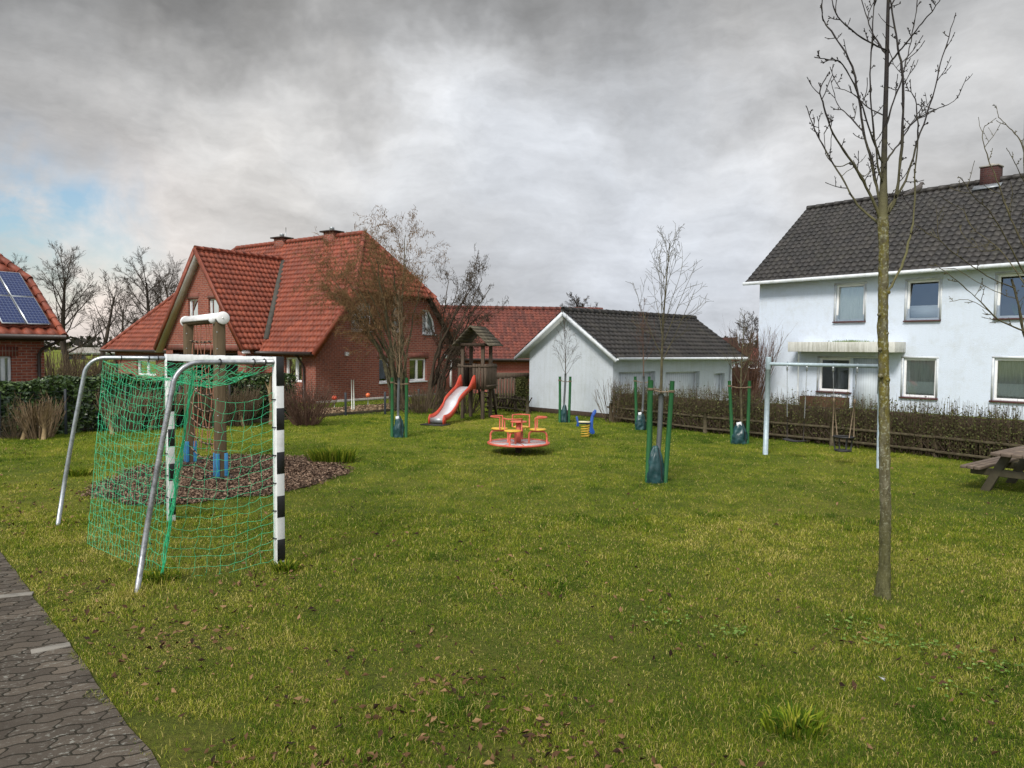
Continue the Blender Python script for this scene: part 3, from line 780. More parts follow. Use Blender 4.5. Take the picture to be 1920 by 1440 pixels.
qx = mc.x + mrx * 1.12 * rs.uniform(-1, 1, n); qy = mc.y + mry * 1.12 * rs.uniform(-1, 1, n)
k = in_mulch(qx, qy, 1.0) | (in_mulch(qx, qy, 1.07) & (rs.random(n) < .35))
qx, qy = qx[k], qy[k]
o = scatter_quads('bark_mulch', np.stack([qx, qy, .02 + rs.random(len(qx)) * .03], 1), rs.uniform(.012, .034, len(qx)), 'mulch', rs, flat=.35, aspect=.5)
o['kind'] = 'stuff'

# gravel bed beyond the wire fence
ga, gb_ = G(560, 786), G(770, 768)
gd = (gb_ - ga).normalized(); gp = Vector((-gd.y, gd.x, 0))
sheet('gravel_bed', [tuple(ga - gd * 2), tuple(gb_ + gd * 1.5), tuple(gb_ + gd * 1.5 + gp * 2.2), tuple(ga - gd * 2 + gp * 2.4)], .010, 'mulch_soil')
n = 9000; uu = rs.uniform(-2, (gb_ - ga).length + 1.5, n); vv = rs.uniform(0, 2.2, n)
C_ = np.array(ga) + uu[:, None] * np.array(gd) + vv[:, None] * np.array(gp); C_[:, 2] = .025 + rs.random(n) * .03
o = scatter_quads('gravel', C_, rs.uniform(.03, .06, n), 'gravel', rs, flat=.4, aspect=.8); o['kind'] = 'stuff'
mb = MB()
ec = [ga - gd * 2.5, gb_ + gd * 1.5]
mb.beam(ec[0] + Vector((0, 0, .03)), ec[1] + Vector((0, 0, .03)), .05, .13)
o = mb.build('edging_kerb', 'wood_fence', None, bevel=.006); o['label'] = 'low concrete edging under the wire garden fence'; o['category'] = 'edging'

# ================= brick house =================
B0 = G(592, 757); E0 = G(848, 739)
gdir = Vector((E0.x - B0.x, E0.y - B0.y, 0)); GW = gdir.length; gdir.normalize()
fdir = Vector((-gdir.y, gdir.x, 0))                      # along the front, to the left and away
house = thing('brick_house', 'big red brick house with orange tiled half-hip roof and steep cross gable', 'house', (B0.x, B0.y, 0))
SIDE = Fac(B0, gdir, -fdir); FRONT = Fac(B0, fdir, -gdir)
EZ = 2.42; TAN = (7.17 - EZ) / (GW / 2); RZ = 7.17
FL = 15.2; HB = 1.64; PRO = .8
def hz(u): return EZ + TAN * min(u, GW - u)
HHZ = 4.45; uh = (HHZ - EZ) / TAN
wn_side = {}
rL1 = SIDE.rect(659, 567, 697, 620); rM1 = SIDE.rect(738, 572, 752, 622); rR1 = SIDE.rect(792, 581, 818, 626)
rG1 = SIDE.rect(711, 672, 731, 717); rG2 = SIDE.rect(768, 672, 800, 714); rDo = SIDE.rect(833, 664, 848, 735)
lp = [(rL1[0], rL1[1]), (rL1[2], rL1[1]), (rL1[2], rL1[3]), (rL1[0] + .45, rL1[3]), (rL1[0], rL1[3] - .55)]
rp_ = [(rR1[0], rR1[1]), (rR1[2], rR1[1]), (rR1[2], rR1[3] - .9), (rR1[2] - .12, rR1[3] - .45), (rR1[2] - .45, rR1[3]), (rR1[0], rR1[3])]
mb = MB()
wall(mb, SIDE, [(0, -.3), (GW, -.3), (GW, EZ), (GW - uh, HHZ), (uh, HHZ), (0, EZ)], [lp, rp_, rM1, rG1, rG2, rDo], .12)
WINT = FRONT.rect(534, 670, 566, 716)
# ground-floor front main wall (right of the gable part)
s_r = 3.23; s_l = 9.08
wall(mb, FRONT, [(0, -.3), (s_r, -.3), (s_r, EZ), (0, EZ)], [(WINT[0], WINT[1], WINT[2], WINT[3])], .12)
WF2 = FRONT.rect(256, 674, 292, 704)
wall(mb, FRONT, [(s_l, -.3), (FL, -.3), (FL, EZ), (s_l, EZ)], [WF2], .12)
# gable part, upper wall and porch piers
GABF = Fac(B0 - gdir * PRO, fdir, -gdir)
sm = (s_r + s_l) / 2; GZ = 6.22; gt = (GZ - EZ) / ((s_l - s_r) / 2)
w1 = GABF.rect(391, 560, 410, 607); w2 = GABF.rect(353, 561, 371, 607)
pl = GABF.rect(318, 657, 449, 700)
lz = pl[3]
wall(mb, GABF, [(s_r, -.3), (s_r + .55, -.3), (s_r + .55, lz), (s_l - .55, lz), (s_l - .55, -.3), (s_l, -.3), (s_l, EZ), (sm, GZ - .05), (s_r, EZ)], [w1, w2], .12)
for s_ in (s_r, s_l):
    mb.poly([FRONT.pt(s_, -.3, 0), FRONT.pt(s_, -.3, PRO), FRONT.pt(s_, EZ, PRO), FRONT.pt(s_, EZ, 0)])
mb.poly([FRONT.pt(s_r, lz, PRO - .02), FRONT.pt(s_l, lz, PRO - .02), FRONT.pt(s_l, lz, -1.2), FRONT.pt(s_r, lz, -1.2)])
# back and left walls
BK = Fac(B0 + gdir * GW, fdir, gdir); LS = Fac(B0 + fdir * FL, gdir, fdir)
mb.poly([BK.pt(0, -.3), BK.pt(FL, -.3), BK.pt(FL, EZ), BK.pt(0, EZ)]); mb.poly([LS.pt(0, -.3), LS.pt(GW, -.3), LS.pt(GW, EZ), LS.pt(0, EZ)])
hw = mb.build('wall', 'brick_red', house)
# porch back wall, dark room floor
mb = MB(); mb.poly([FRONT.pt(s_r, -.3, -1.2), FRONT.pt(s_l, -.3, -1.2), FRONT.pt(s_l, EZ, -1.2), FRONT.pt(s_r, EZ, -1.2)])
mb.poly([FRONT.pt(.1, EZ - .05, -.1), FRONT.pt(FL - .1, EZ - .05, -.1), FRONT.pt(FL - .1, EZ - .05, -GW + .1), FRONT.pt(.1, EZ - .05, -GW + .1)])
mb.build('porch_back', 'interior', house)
# soldier courses
def soldier(fac, r, ex=.12, h=.25, t_=None):
    mb = MB(); mb.box(fac.pt((r[0] + r[2]) / 2, r[3] + h / 2 + .005, .003), (r[2] - r[0] + 2 * ex, .012, h), (fac.U, fac.N, UP)); mb.build('brick_lintel', 'brick_soldier', t_ or house)
for r in (rG1, rG2): soldier(SIDE, r)
soldier(FRONT, WINT); soldier(GABF, w1, .06); soldier(GABF, w2, .06); soldier(FRONT, WF2)
mb = MB(); mb.box(GABF.pt(sm, lz + .13, .003), (s_l - s_r - .1, .012, .25), (GABF.U, GABF.N, UP))
mb.build('brick_lintel', 'brick_soldier', house)
window(house, SIDE, rL1, mull=(.42,), bars=(.55,), poly=lp, curtain=True, back='interior', fw=.07, sill=.02, sillmat='white_trim', silld=.05)
window(house, SIDE, rM1, back='interior', curtain=True, fw=.06, sill=.02, sillmat='white_trim', silld=.05)
window(house, SIDE, rR1, mull=(.4,), poly=rp_, curtain=True, back='interior', fw=.07, sill=.02, sillmat='white_trim', silld=.05)
window(house, SIDE, rG1, back='interior', fw=.07, sill=.02, sillmat='white_trim', silld=.05)
window(house, SIDE, rG2, mull=(.5,), back='interior', fw=.08, sill=.02, sillmat='white_trim', silld=.05, bars=())
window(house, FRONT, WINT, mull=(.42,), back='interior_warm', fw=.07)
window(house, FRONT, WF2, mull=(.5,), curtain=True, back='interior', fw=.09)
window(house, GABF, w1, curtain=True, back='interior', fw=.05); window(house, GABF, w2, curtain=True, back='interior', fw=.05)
mb = MB(); 
mb.box(SIDE.pt((rDo[0] + rDo[2]) / 2, rDo[3] - .10, -.06), (rDo[2] - rDo[0], .08, .2), (SIDE.U, SIDE.N, UP))
mb.box(SIDE.pt(rDo[2] - .05, (rDo[1] + rDo[3]) / 2 - .1, -.06), (.1, .08, rDo[3] - rDo[1] - .2), (SIDE.U, SIDE.N, UP))
dr = mb.build('door', 'white_plastic', house)
mb = MB(); mb.box(SIDE.pt((rDo[0] + rDo[2]) / 2 - .05, (rDo[1] + rDo[3]) / 2 - .1, -.09), (rDo[2] - rDo[0] - .1, .03, rDo[3] - rDo[1] - .2), (SIDE.U, SIDE.N, UP)); mb.build('door_leaf', 'brick_salmon', dr)
mb = MB(); lx = SIDE.rect(646, 660, 652, 667); mb.box(SIDE.pt((lx[0] + lx[2]) / 2, (lx[1] + lx[3]) / 2, .05), (.16, .1, .16), (SIDE.U, SIDE.N, UP)); mb.build('wall_lamp', 'tag_white', house, bevel=.01)
# roofs
OH = .42; OV = .38
def hp(s_, g_, z_): return FRONT.pt(s_, z_, -g_)          # s along the front, g depth from the front wall
ez = EZ - OH * TAN
uo = uh
mb = MB()
rA = hp(HB, GW / 2, RZ); rB = hp(FL - 4.3, GW / 2, RZ)
zo = EZ - OH * TAN
front_poly = [hp(-OV, -OH, zo), hp(FL + OH, -OH, zo), rB, rA, hp(-OV, uh - .0, HHZ)]
TWR = dict(tw=.22, tc=.285, amp=.020, step=.028)
roof_face(mb, front_poly, **TWR)
roof_face(mb, [hp(FL + OH, GW + OH, zo), hp(-OV, GW + OH, zo), hp(-OV, GW - uh, HHZ), rA, rB], **TWR)
roof_face(mb, [hp(-OV, uh - .1, HHZ - .05), hp(-OV, GW - uh + .1, HHZ - .05), rA], **TWR)
roof_face(mb, [hp(FL + OH, -OH, zo), hp(FL + OH, GW + OH, zo), rB], **TWR)
# cross gable roof
rr_f = hp(sm, -PRO - .36, GZ); rr_b = hp(sm, (GZ - EZ) / TAN + .05, GZ)
ge = .28; gze = EZ - ge * gt
roof_face(mb, [hp(s_r - ge, -PRO - .36, gze), hp(s_r - ge, .0 + .12, gze), rr_b, rr_f], **TWR)
roof_face(mb, [hp(s_l + ge, -PRO - .36, gze), hp(s_l + ge, .0 + .12, gze), rr_b, rr_f], **TWR)
ridge_caps(mb, rB + UP * .03, rA + UP * .03); ridge_caps(mb, hp(-OV, uh - .1, HHZ - .03), rA + UP * .03, .10); ridge_caps(mb, hp(-OV, GW - uh + .1, HHZ - .03), rA + UP * .03, .10)
ridge_caps(mb, hp(FL + OH, -OH, zo + .03), rB + UP * .03, .10); ridge_caps(mb, rr_f + UP * .04, rr_b + UP * .04, .10)
own_uv(mb)
hr = mb.build('roof', 'tile_red', house, uv='own')
# soffits / verge boards
mb = MB()
def slab(pts, off=-.07, th=.05):
    P = [Vector(p) for p in pts]; n_ = (P[1] - P[0]).cross(P[2] - P[0]).normalized(); n_ = n_ if n_.z > 0 else -n_
    mb.prism([p + n_ * off for p in P], -n_ * th)
slab(front_poly); slab([hp(FL + OH, GW + OH, zo), hp(-OV, GW + OH, zo), hp(-OV, GW - uh, HHZ), rA, rB]); slab([hp(-OV, uh, HHZ), hp(-OV, GW - uh, HHZ), rA])
mb.build('roof_boarding', 'wood_dark', hr)
for sg in (-1, 1):
    s0 = s_r - ge if sg < 0 else s_l + ge
    a, b = hp(s0, -PRO - .36, gze), rr_f
    dn = UP * -.13
    mb = MB(); mb.prism([a + dn, b + dn, b + dn + gdir * .37, a + dn + gdir * .37], UP * -.03); mb.build('gable_soffit', 'white_plastic', hr)
    mb = MB(); mb.beam(a + UP * -.03 - gdir * .02, b + UP * -.03 - gdir * .02, .05, .19); mb.build('verge_tiles', 'tile_red', hr)
for g0, g1, z0_, z1_ in ((-OH, uh, zo, HHZ), (GW + OH, GW - uh, zo, HHZ)):
    mb = MB(); mb.beam(hp(-OV - .02, g0, z0_ - .06), hp(-OV - .02, g1, z1_ - .06), .05, .24)
    mb.build('verge_tiles', 'tile_red', hr)
# lead valley
mb = MB(); a = hp(s_r - ge + .02, -.05, EZ - .02); b = rr_b
mb.beam(a + UP * .10, b + UP * .10, .20, .02, up=Vector((0, 0, 1))); mb.build('valley_flashing', 'valley', hr)
# chimneys
for k_, (px, pw, label) in enumerate(((529, 34, None), (622, 26, None))):
    c = at(px, 452 if k_ == 0 else 446, B0.y + 1); 
    # position along ridge
    dr_ = ray(px, 450); rel = None
    best = min((abs((rB.lerp(rA, t_ / 200) - CAM).normalized().x / (rB.lerp(rA, t_ / 200) - CAM).normalized().y - dr_.x / dr_.y), t_) for t_ in range(201))[1]
    p = rB.lerp(rA, best / 200)
    mb = MB(); p = p - UP * .12; mb.box(p + UP * .02, (.60, .48, .62), (fdir, gdir, UP)); ch = mb.build('chimney', 'brick_red', hr)
    mb = MB(); mb.box(p + UP * .36, (.86, .72, .06), (fdir, gdir, UP)); mb.build('chimney_cap', 'dark_brown', ch)
    mb = MB(); mb.lathe(p + UP * .39, [(.14, 0), (.10, .13), (.12, .16), (.02, .20)], 12)
    if k_ == 0: mb.tube([p + UP * .39 - fdir * .3, p + UP * .85 - fdir * .3], .015, 6)
    mb.build('chimney_pot', 'galv', ch)
gutter(house, hp(-OV, -OH - .08, zo + .0), hp(s_r - ge + .1, -OH - .08, zo + .0), 'dark_brown')
gutter(house, hp(s_l + ge, -OH - .08, zo), hp(FL + OH, -OH - .08, zo), 'dark_brown')
downpipe(house, [hp(.7, -OH - .05, zo - .05), hp(.66, -OH + .1, zo - .12), hp(.62, -.14, zo - .40), hp(.6, -.08, zo - .6), hp(.6, -.08, 0)], 'dark_brown')
downpipe(house, [hp(FL - .2, -OH - .05, zo - .05), hp(FL - .2, -OH + .1, zo - .12), hp(FL - .3, -.14, zo - .40), hp(FL - .3, -.08, zo - .6), hp(FL - .3, -.08, 0)], 'dark_brown')
mb = MB(); mb.box(SIDE.pt(GW / 2, .02, .01), (GW, .05, .16), (SIDE.U, SIDE.N, UP)); mb.build('plinth', 'concrete', house)

# ================= solar house (left) =================
nS = -fdir; bS = fdir.copy()
C0 = at(120, 631, 20.5); eS = gdir.copy()
run = bS * 1.0
sh = thing('solar_house', 'red brick house with orange tiled roof carrying solar panels, at the left edge', 'house', (C0.x, C0.y, 0))
SL = .785
up_s = (bS + UP * SL).normalized(); nr = eS.cross(up_s); nr = nr if nr.z > 0 else -nr
h1 = onp(56, 527, C0, nr); h2 = onp(0, 486, C0, nr); hd = (h2 - h1)
h3 = h1 + hd * 3.0
far_l = C0 - eS * 9
top_l = h3 - eS * 9
mb = MB(); roof_face(mb, [far_l, C0, h1, h3, top_l], step=.05, amp=.03, tc=.38)
ridge_caps(mb, C0 + UP * .02, h1 + UP * .02, .09); ridge_caps(mb, h1 + UP * .05, h3 + UP * .05, .10); own_uv(mb)
sr = mb.build('roof', 'tile_red', sh, uv='own')
mb = MB(); slab([far_l, C0, h1, h3, top_l], -.08, .08); 
# closing gable / rear so that no light leaks
mb.prism([C0 - UP * .12, h1 - UP * .12, h3 - UP * .12, Vector((h3.x, h3.y, 2.2)), Vector((C0.x, C0.y, C0.z - .12)) + bS * .6], -eS * .12)
mb.build('roof_boarding', 'wood_dark', sr)
SW = Fac(C0 + bS * .5, -eS, nS)
uR = SW.uz(83, 680)[0]
win = SW.rect(-14, 668, 23, 722)
mb = MB(); wall(mb, SW, [(uR, -.3), (9, -.3), (9, C0.z), (uR, C0.z)], [win], .12)
P1_ = SW.pt(uR, 0); mb.poly([P1_ + UP * -.3, P1_ + bS * 8 + UP * -.3, P1_ + bS * 8 + UP * 2.4, P1_ + UP * 2.4])
mb.build('wall', 'brick_red', sh)
soldier(SW, win, .15, t_=sh)
window(sh, SW, win, mull=(.4,), curtain=True, back='interior', fw=.06, frame='white_trim')
gutter(sh, C0 + nS * .08 + UP * -.02, far_l + nS * .08 + UP * -.02, 'dark_brown', .07)
dx = SW.uz(71, 680)[0]
downpipe(sh, [SW.pt(dx - .35, C0.z - .06, .55), SW.pt(dx - .32, C0.z - .14, .5), SW.pt(dx - .05, C0.z - .36, .14), SW.pt(dx, C0.z - .5, .08), SW.pt(dx, 0, .08)], 'dark_brown')
# panels
def plv(px, py, lift=.12):
    h = onp(px, py, C0 + nr * lift, nr) - C0; return h.dot(eS), h.dot(up_s)
ur, vb = plv(96, 609); um, _ = plv(50, 607); ur2, vt = plv(34, 512); _, vm_ = plv(62, 558)
pwid = ur - um
for i in range(2):
    for j in range(2):
        ua, ub = ur - pwid * (i + 1) + .01, ur - pwid * i - .01
        va, vb_ = (vb, vm_ - .01) if j == 0 else (vm_ + .01, vt)
        c0 = C0 + nr * .12 + eS * ((ua + ub) / 2) + up_s * ((va + vb_) / 2)
        mb = MB(); mb.box(c0, (ub - ua, vb_ - va, .035), (eS, up_s, nr)); pt_ = mb.build('solar_panel', 'galv', sh)
        mb = MB(); q = [c0 + nr * .021 + eS * (a_ * (ub - ua - .05) / 2) + up_s * (b_ * (vb_ - va - .05) / 2) for a_, b_ in ((-1, -1), (1, -1), (1, 1), (-1, 1))]
        mb.poly(q); mb.uv[0] = np.array([[0, 0], [1, 0], [1, 1], [0, 1.]]); mb.build('cells', 'solar_cells', pt_, uv='own')

# ================= garage =================
A = G(1148, 786); A2 = G(992, 771)
gl_ = Vector((A.x - A2.x, A.y - A2.y, 0)); gw = gl_.length; gl_.normalize()
ld = Vector((-gl_.y, gl_.x, 0)); ld = ld if ld.x > 0 else -ld
gar = thing('garage', 'low white garage block with dark tiled gable roof and ribbed doors', 'garage', (A.x, A.y, 0))
GG = Fac(A2, gl_, -ld); GLg = Fac(A, ld, gl_)
GE = GG.uz(1149, 661)[1]; GP = GG.uz(1059, 586)[1] - .05
LLn = 6.9
d1 = GLg.rect(1160, 697, 1228, 790); d2 = GLg.rect(1248, 697, 1311, 790); d3 = GLg.rect(1338, 700, 1358, 790)
mb = MB(); wall(mb, GG, [(0, .02), (gw, .02), (gw, GE), (gw / 2, GP), (0, GE)])
wall(mb, GLg, [(0, .02), (LLn, .02), (LLn, GE), (0, GE)], [(d[0], .04, d[2], d[3]) for d in (d1, d2, d3)], .22)
E_ = A + ld * LLn
mb.poly([E_ + UP * .02, E_ - gl_ * gw + UP * .02, E_ - gl_ * gw + UP * GE, E_ - gl_ * gw / 2 + UP * GP, E_ + UP * GE])
mb.poly([A2 + UP * .02, A2 + ld * LLn + UP * .02, A2 + ld * LLn + UP * GE, A2 + UP * GE])
mb.build('wall', 'stucco_garage', gar)
mb = MB(); mb.box(GG.pt(gw / 2, .03, -.04), (gw + .0, .1, .26), (GG.U, GG.N, UP)); mb.build('plinth', 'wood_dark', gar)
for d in (d1, d2, d3):
    mb = MB(); mb.box(GLg.pt((d[0] + d[2]) / 2, d[3] / 2, -.20), (d[2] - d[0], .03, d[3]), (GLg.U, GLg.N, UP)); dd = mb.build('door', 'door_ribbed', gar)
    fr_ = MB()
    for (ua, ub, za, zb) in ((d[0], d[2], d[3] - .05, d[3]), (d[0], d[0] + .05, .02, d[3] - .05), (d[2] - .05, d[2], .02, d[3] - .05)):
        fr_.box(GLg.pt((ua + ub) / 2, (za + zb) / 2, -.165), (ub - ua, .04, zb - za), (GLg.U, GLg.N, UP))
    fr_.build('door_frame', 'white_trim', dd)
gov = .32; gt_ = (GP - GE) / (gw / 2); ehd = .40
rz = GP + .10
def gp_(u, w_, z_): return Vector((A2.x, A2.y, 0)) + gl_ * u + ld * w_ + UP * z_
mb = MB()
f1 = [gp_(gw + ehd, -gov, GE + .1 - ehd * gt_), gp_(gw + ehd, LLn + .35, GE + .1 - ehd * gt_), gp_(gw / 2, LLn + .35, rz), gp_(gw / 2, -gov, rz)]
f2 = [gp_(-ehd, -gov, GE + .1 - ehd * gt_), gp_(-ehd, LLn + .35, GE + .1 - ehd * gt_), gp_(gw / 2, LLn + .35, rz), gp_(gw / 2, -gov, rz)]
roof_face(mb, f1, tw=.22, tc=.25, step=.03); roof_face(mb, f2); ridge_caps(mb, f1[3] + UP * .02, f1[2] + UP * .02, .10); own_uv(mb)
grf = mb.build('roof', 'tile_dark', gar, uv='own')
mb = MB(); slab(f1, -.045, .04); slab(f2, -.045, .04)
for q0, q1 in ((f1[0], f1[3]), (f2[0], f2[3])):
    mb.beam(q0 + UP * -.10 + ld * -.02, q1 + UP * -.10 + ld * -.02, .03, .12)
mb.build('bargeboard', 'white_trim', grf)
gutter(gar, f1[0] + gl_ * .05 + UP * -.02, f1[1] + gl_ * .05 + UP * -.02, 'white_trim', .045)
downpipe(gar, [f1[1] + UP * -.08, GLg.pt(LLn - .1, GE - .4, .06), GLg.pt(LLn - .1, 0, .06)], 'white_trim', .035)

# ================= white house =================
P1 = G(1425, 522, 5.2); P2 = G(1920, 484, 5.2)
wd = Vector((P2.x - P1.x, P2.y - P1.y, 0)).normalized()
WH = Fac(P1, wd); WL = 18.5
wn_ = -WH.N; WB = 8.8
wh = thing('white_house', 'two storey white rendered house with dark tiled roof at the right', 'house', (P1.x, P1.y, 0))
rs_w = [((1567, 533, 1621, 602), None), ((1700, 525, 1762, 600), 'blind'), ((1869, 513, 1934, 596), None)]
lw_ = [((1693, 672, 1755, 745), 'c'), ((1863, 672, 1926, 752), 'c')]
ups = [WH.rect(*a) for a, _ in rs_w]; los = [WH.rect(*a) for a, _ in lw_]
dwin = WH.rect(1535, 671, 1594, 734); ddoor = WH.rect(1598, 671, 1645, 770)
WEZ = 5.22
mb = MB(); wall(mb, WH, [(0, -.8), (WL, -.8), (WL, WEZ), (0, WEZ)], ups + los + [dwin, (ddoor[0], -.2, ddoor[2], ddoor[3])], .13)
GAB = Fac(P1, -WH.N, -wd)
WRZ = 8.55
mb.poly([GAB.pt(0, -.8), GAB.pt(WB, -.8), GAB.pt(WB, WEZ), GAB.pt(WB / 2, WRZ - .1), GAB.pt(0, WEZ)])
mb.poly([p + wd * WL for p in [GAB.pt(0, -.8), GAB.pt(WB, -.8), GAB.pt(WB, WEZ), GAB.pt(WB / 2, WRZ - .1), GAB.pt(0, WEZ)]])
mb.poly([WH.pt(0, -.8, -WB), WH.pt(WL, -.8, -WB), WH.pt(WL, WEZ, -WB), WH.pt(0, WEZ, -WB)])
mb.build('wall', 'stucco_white', wh)
# smooth plaster bands round the openings
for r in ups + los + [(dwin[0], dwin[1], ddoor[2], dwin[3])]:
    mb = MB(); u0, z0, u1, z1 = r; t_ = .07; mb.box(WH.pt((u0 + u1) / 2, z1 + t_ / 2, .004), (u1 - u0 + 2 * t_, .012, t_), (WH.U, WH.N, UP))
    for uu_ in (u0 - t_ / 2, u1 + t_ / 2): mb.box(WH.pt(uu_, (z0 + z1) / 2, .004), (t_, .012, z1 - z0), (WH.U, WH.N, UP))
    mb.build('window_surround', 'white_trim', wh)
window(wh, WH, ups[0], back='interior', curtain=True, cmat='lace', sill=.07, fw=.08, rec=.08, tilt=5)
f_ = window(wh, WH, ups[1], back='interior', sill=.07, fw=.08, rec=.08, tilt=8)
mb = MB(); u0, z0, u1, z1 = ups[1]; mb.box(WH.pt((u0 + u1) / 2, z0 + (z1 - z0) * .22, -.16), (u1 - u0 - .1, .03, (z1 - z0) * .30), (WH.U, WH.N, UP)); mb.build('pleated_blind', 'blind', f_)
f_ = window(wh, WH, ups[2], back='interior', sill=.07, fw=.08, rec=.08, tilt=8)
# pot plant silhouettes behind the glass
mb = MB(); rs = np.random.default_rng(5); c = WH.pt((ups[2][0] + ups[2][2]) / 2, ups[2][1] + .08, -.28)
for i in range(40):
    a = rs.random() * 6.28; mb.tube([c, c + Vector((math.cos(a) * .12, math.sin(a) * .04, .18 + .15 * rs.random())), c + Vector((math.cos(a) * .25, math.sin(a) * .08, .2 + .35 * rs.random()))], [.006, .01, .002], 4)
mb.build('house_plant', 'meadow_tuft', f_)
for r in los:
    f_ = window(wh, WH, r, back='interior', curtain=True, sill=.09, fw=.075, rec=.08)
    u0, z0, u1, z1 = r; mb = MB(); nn = 50; vs = []
    for i in range(nn + 1):
        u = u0 + .05 + (u1 - u0 - .1) * i / nn; dd = -.145 + .008 * math.sin(i * 1.3)
        vs += [WH.pt(u, z0 + .12 + .03 * abs(math.sin(i * .55)), dd), WH.pt(u, z0 + (z1 - z0) * .40, dd)]
    mb.add(vs, [[2 * i, 2 * i + 2, 2 * i + 3, 2 * i + 1] for i in range(nn)]); mb.build('lace_panel', 'lace', f_)
window(wh, WH, dwin, back='interior', sill=.07, fw=.09, rec=.08)
mb = MB(); u0, z0, u1, z1 = ddoor; mb.box(WH.pt((u0 + u1) / 2, (z1 - .2) / 2, -.09), (u1 - u0 - .02, .06, z1 + .2), (WH.U, WH.N, UP)); dd = mb.build('door', 'door_house', wh)
mb = MB(); mb.tube([WH.pt(u0 + .12, .9, .0), WH.pt(u0 + .12, 1.3, .0)], .015, 8); mb.build('handle', 'steel_dull', dd)
cz = WH.rect(1477, 641, 1678, 660, d=0.9)
mb = MB(); mb.box(WH.pt((cz[0] + cz[2]) / 2, (cz[1] + cz[3]) / 2, .45), (cz[2] - cz[0], .9, cz[3] - cz[1]), (WH.U, WH.N, UP)); cn = mb.build('canopy', 'concrete_canopy', wh, bevel=.008)
mb = MB(); rs = np.random.default_rng(11)
for i in range(420):
    u = (cz[0] + cz[2]) / 2 + (.15 + .18 * rs.normal()) * (cz[2] - cz[0]) * .5; p = WH.pt(u, cz[3], .55 + .33 * rs.random()); h = .03 + .06 * rs.random()
    dv_ = Vector(rs.normal(0, .02, 3)); mb.add([p - WH.U * .006, p + WH.U * .006, p + UP * h + dv_], [[0, 1, 2]], rs.random())
mb.build('moss', 'meadow_tuft', cn, rnd=True)
cu_ = WH.uz(1497, 690, d=.75)[0]
mb = MB(); mb.tube([WH.pt(cu_, -.5, .75), WH.pt(cu_, cz[1], .75)], .035, 10); mb.build('canopy_post', 'white_trim', wh)
mb = MB(); mb.box(WH.pt(dwin[0] + .75, .45, .03), (.42, .05, .10), (WH.U, WH.N, UP)); mb.build('letter_slot', 'white_trim', wh)
mb = MB(); mb.box(WH.pt(cu_ + 1.2, -.05, 1.0), (1.7, .5, 1.0), (WH.U, WH.N, UP)); bx_ = mb.build('planter_box', 'beech_dry', wh)
# roof
oe = .50; wt = (WRZ - WEZ) / (WB / 2)
def wp(u, b, z_): return WH.pt(u, z_, -b)
zo_ = WEZ - oe * wt + .15
mb = MB()
f1 = [wp(-.38, -oe, zo_), wp(WL + .4, -oe, zo_), wp(WL + .4, WB / 2, WRZ + .15), wp(-.38, WB / 2, WRZ + .15)]
f2 = [wp(-.38, WB + oe, zo_), wp(WL + .4, WB + oe, zo_), wp(WL + .4, WB / 2, WRZ + .15), wp(-.38, WB / 2, WRZ + .15)]
roof_face(mb, f1, step=.032, amp=.022, tw=.26, tc=.32); roof_face(mb, f2); ridge_caps(mb, f1[3] + UP * .02, f1[2] + UP * .02, .11, .42); own_uv(mb)
wr = mb.build('roof', 'tile_dark', wh, uv='own')
mb = MB(); slab(f1, -.07, .04); slab(f2, -.07, .04)
mb.box(wp(WL / 2, -oe / 2, zo_ - .03), (WL + .7, oe, .03), (WH.U, WH.N, UP))
mb.build('soffit', 'white_trim', wr)
gutter(wh, wp(-.42, -oe - .07, zo_ - .03), wp(WL, -oe - .07, zo_ - .03), 'white_trim', .07)
best = min((abs((wp(t_ * .05, WB / 2, WRZ) - CAM).x / (wp(t_ * .05, WB / 2, WRZ) - CAM).y - ray(1861, 340).x / ray(1861, 340).y), t_) for t_ in range(360))[1]
cp = wp(best * .05, WB / 2 - .1, WRZ)
mb = MB(); cp = cp - UP * .32; mb.box(cp + UP * .40, (.60, .52, 1.15), (WH.U, WH.N, UP)); ch = mb.build('chimney', 'brick_chimney' if 'brick_chimney' in M else 'brick_red', wr)
mb = MB(); mb.box(cp + UP * .99, (.66, .58, .05), (WH.U, WH.N, UP)); mb.lathe(cp + UP * 1.01, [(.16, 0), (.12, .08), (.02, .12)], 10); mb.build('chimney_cap', 'concrete', ch)
mb = MB(); mb.box(cp + WH.N * .40 + UP * .20, (.95, .30, .03), (WH.U, (WH.N - UP * wt).normalized(), (UP + WH.N * wt).normalized())); mb.build('flashing', 'lead', ch)

# ================= long barn behind =================
Yb = 35.0
b0 = at(770, 674, Yb); b1 = at(1176, 676, Yb + 1.2); r0 = at(770, 576, Yb + 4.2); r1 = at(1163, 583, Yb + 5.2)
zb_ = (b0.z + b1.z) / 2; b0.z = b1.z = zb_; zr = (r0.z + r1.z) / 2; r0.z = r1.z = zr
ba = thing('barn', 'long low building with worn orange tile roof and salmon brick wall behind the playground', 'building', (b0.x, b0.y, 0))
bdd = (b1 - b0).normalized(); bn_ = Vector((bdd.y, -bdd.x, 0))
rr0 = Vector((b0.x, b0.y, zr)) - bn_ * 4; rr1 = Vector((b1.x, b1.y, zr)) - bn_ * 4; rr1 -= bdd * .35
mb = MB(); roof_face(mb, [b0, b1, rr1, rr0], tw=.22, tc=.27, step=.03); bk0 = b0 - bn_ * 8; bk1 = b1 - bn_ * 8; roof_face(mb, [bk0, bk1, rr1, rr0]); ridge_caps(mb, rr0 + UP * .03, rr1 + UP * .03, .12); own_uv(mb)
br = mb.build('roof', 'tile_old', ba, uv='own')
mb = MB(); slab([b0, b1, rr1, rr0], -.07, .05); slab([bk0, bk1, rr1, rr0], -.07, .05); mb.build('roof_boarding', 'wood_dark', br)
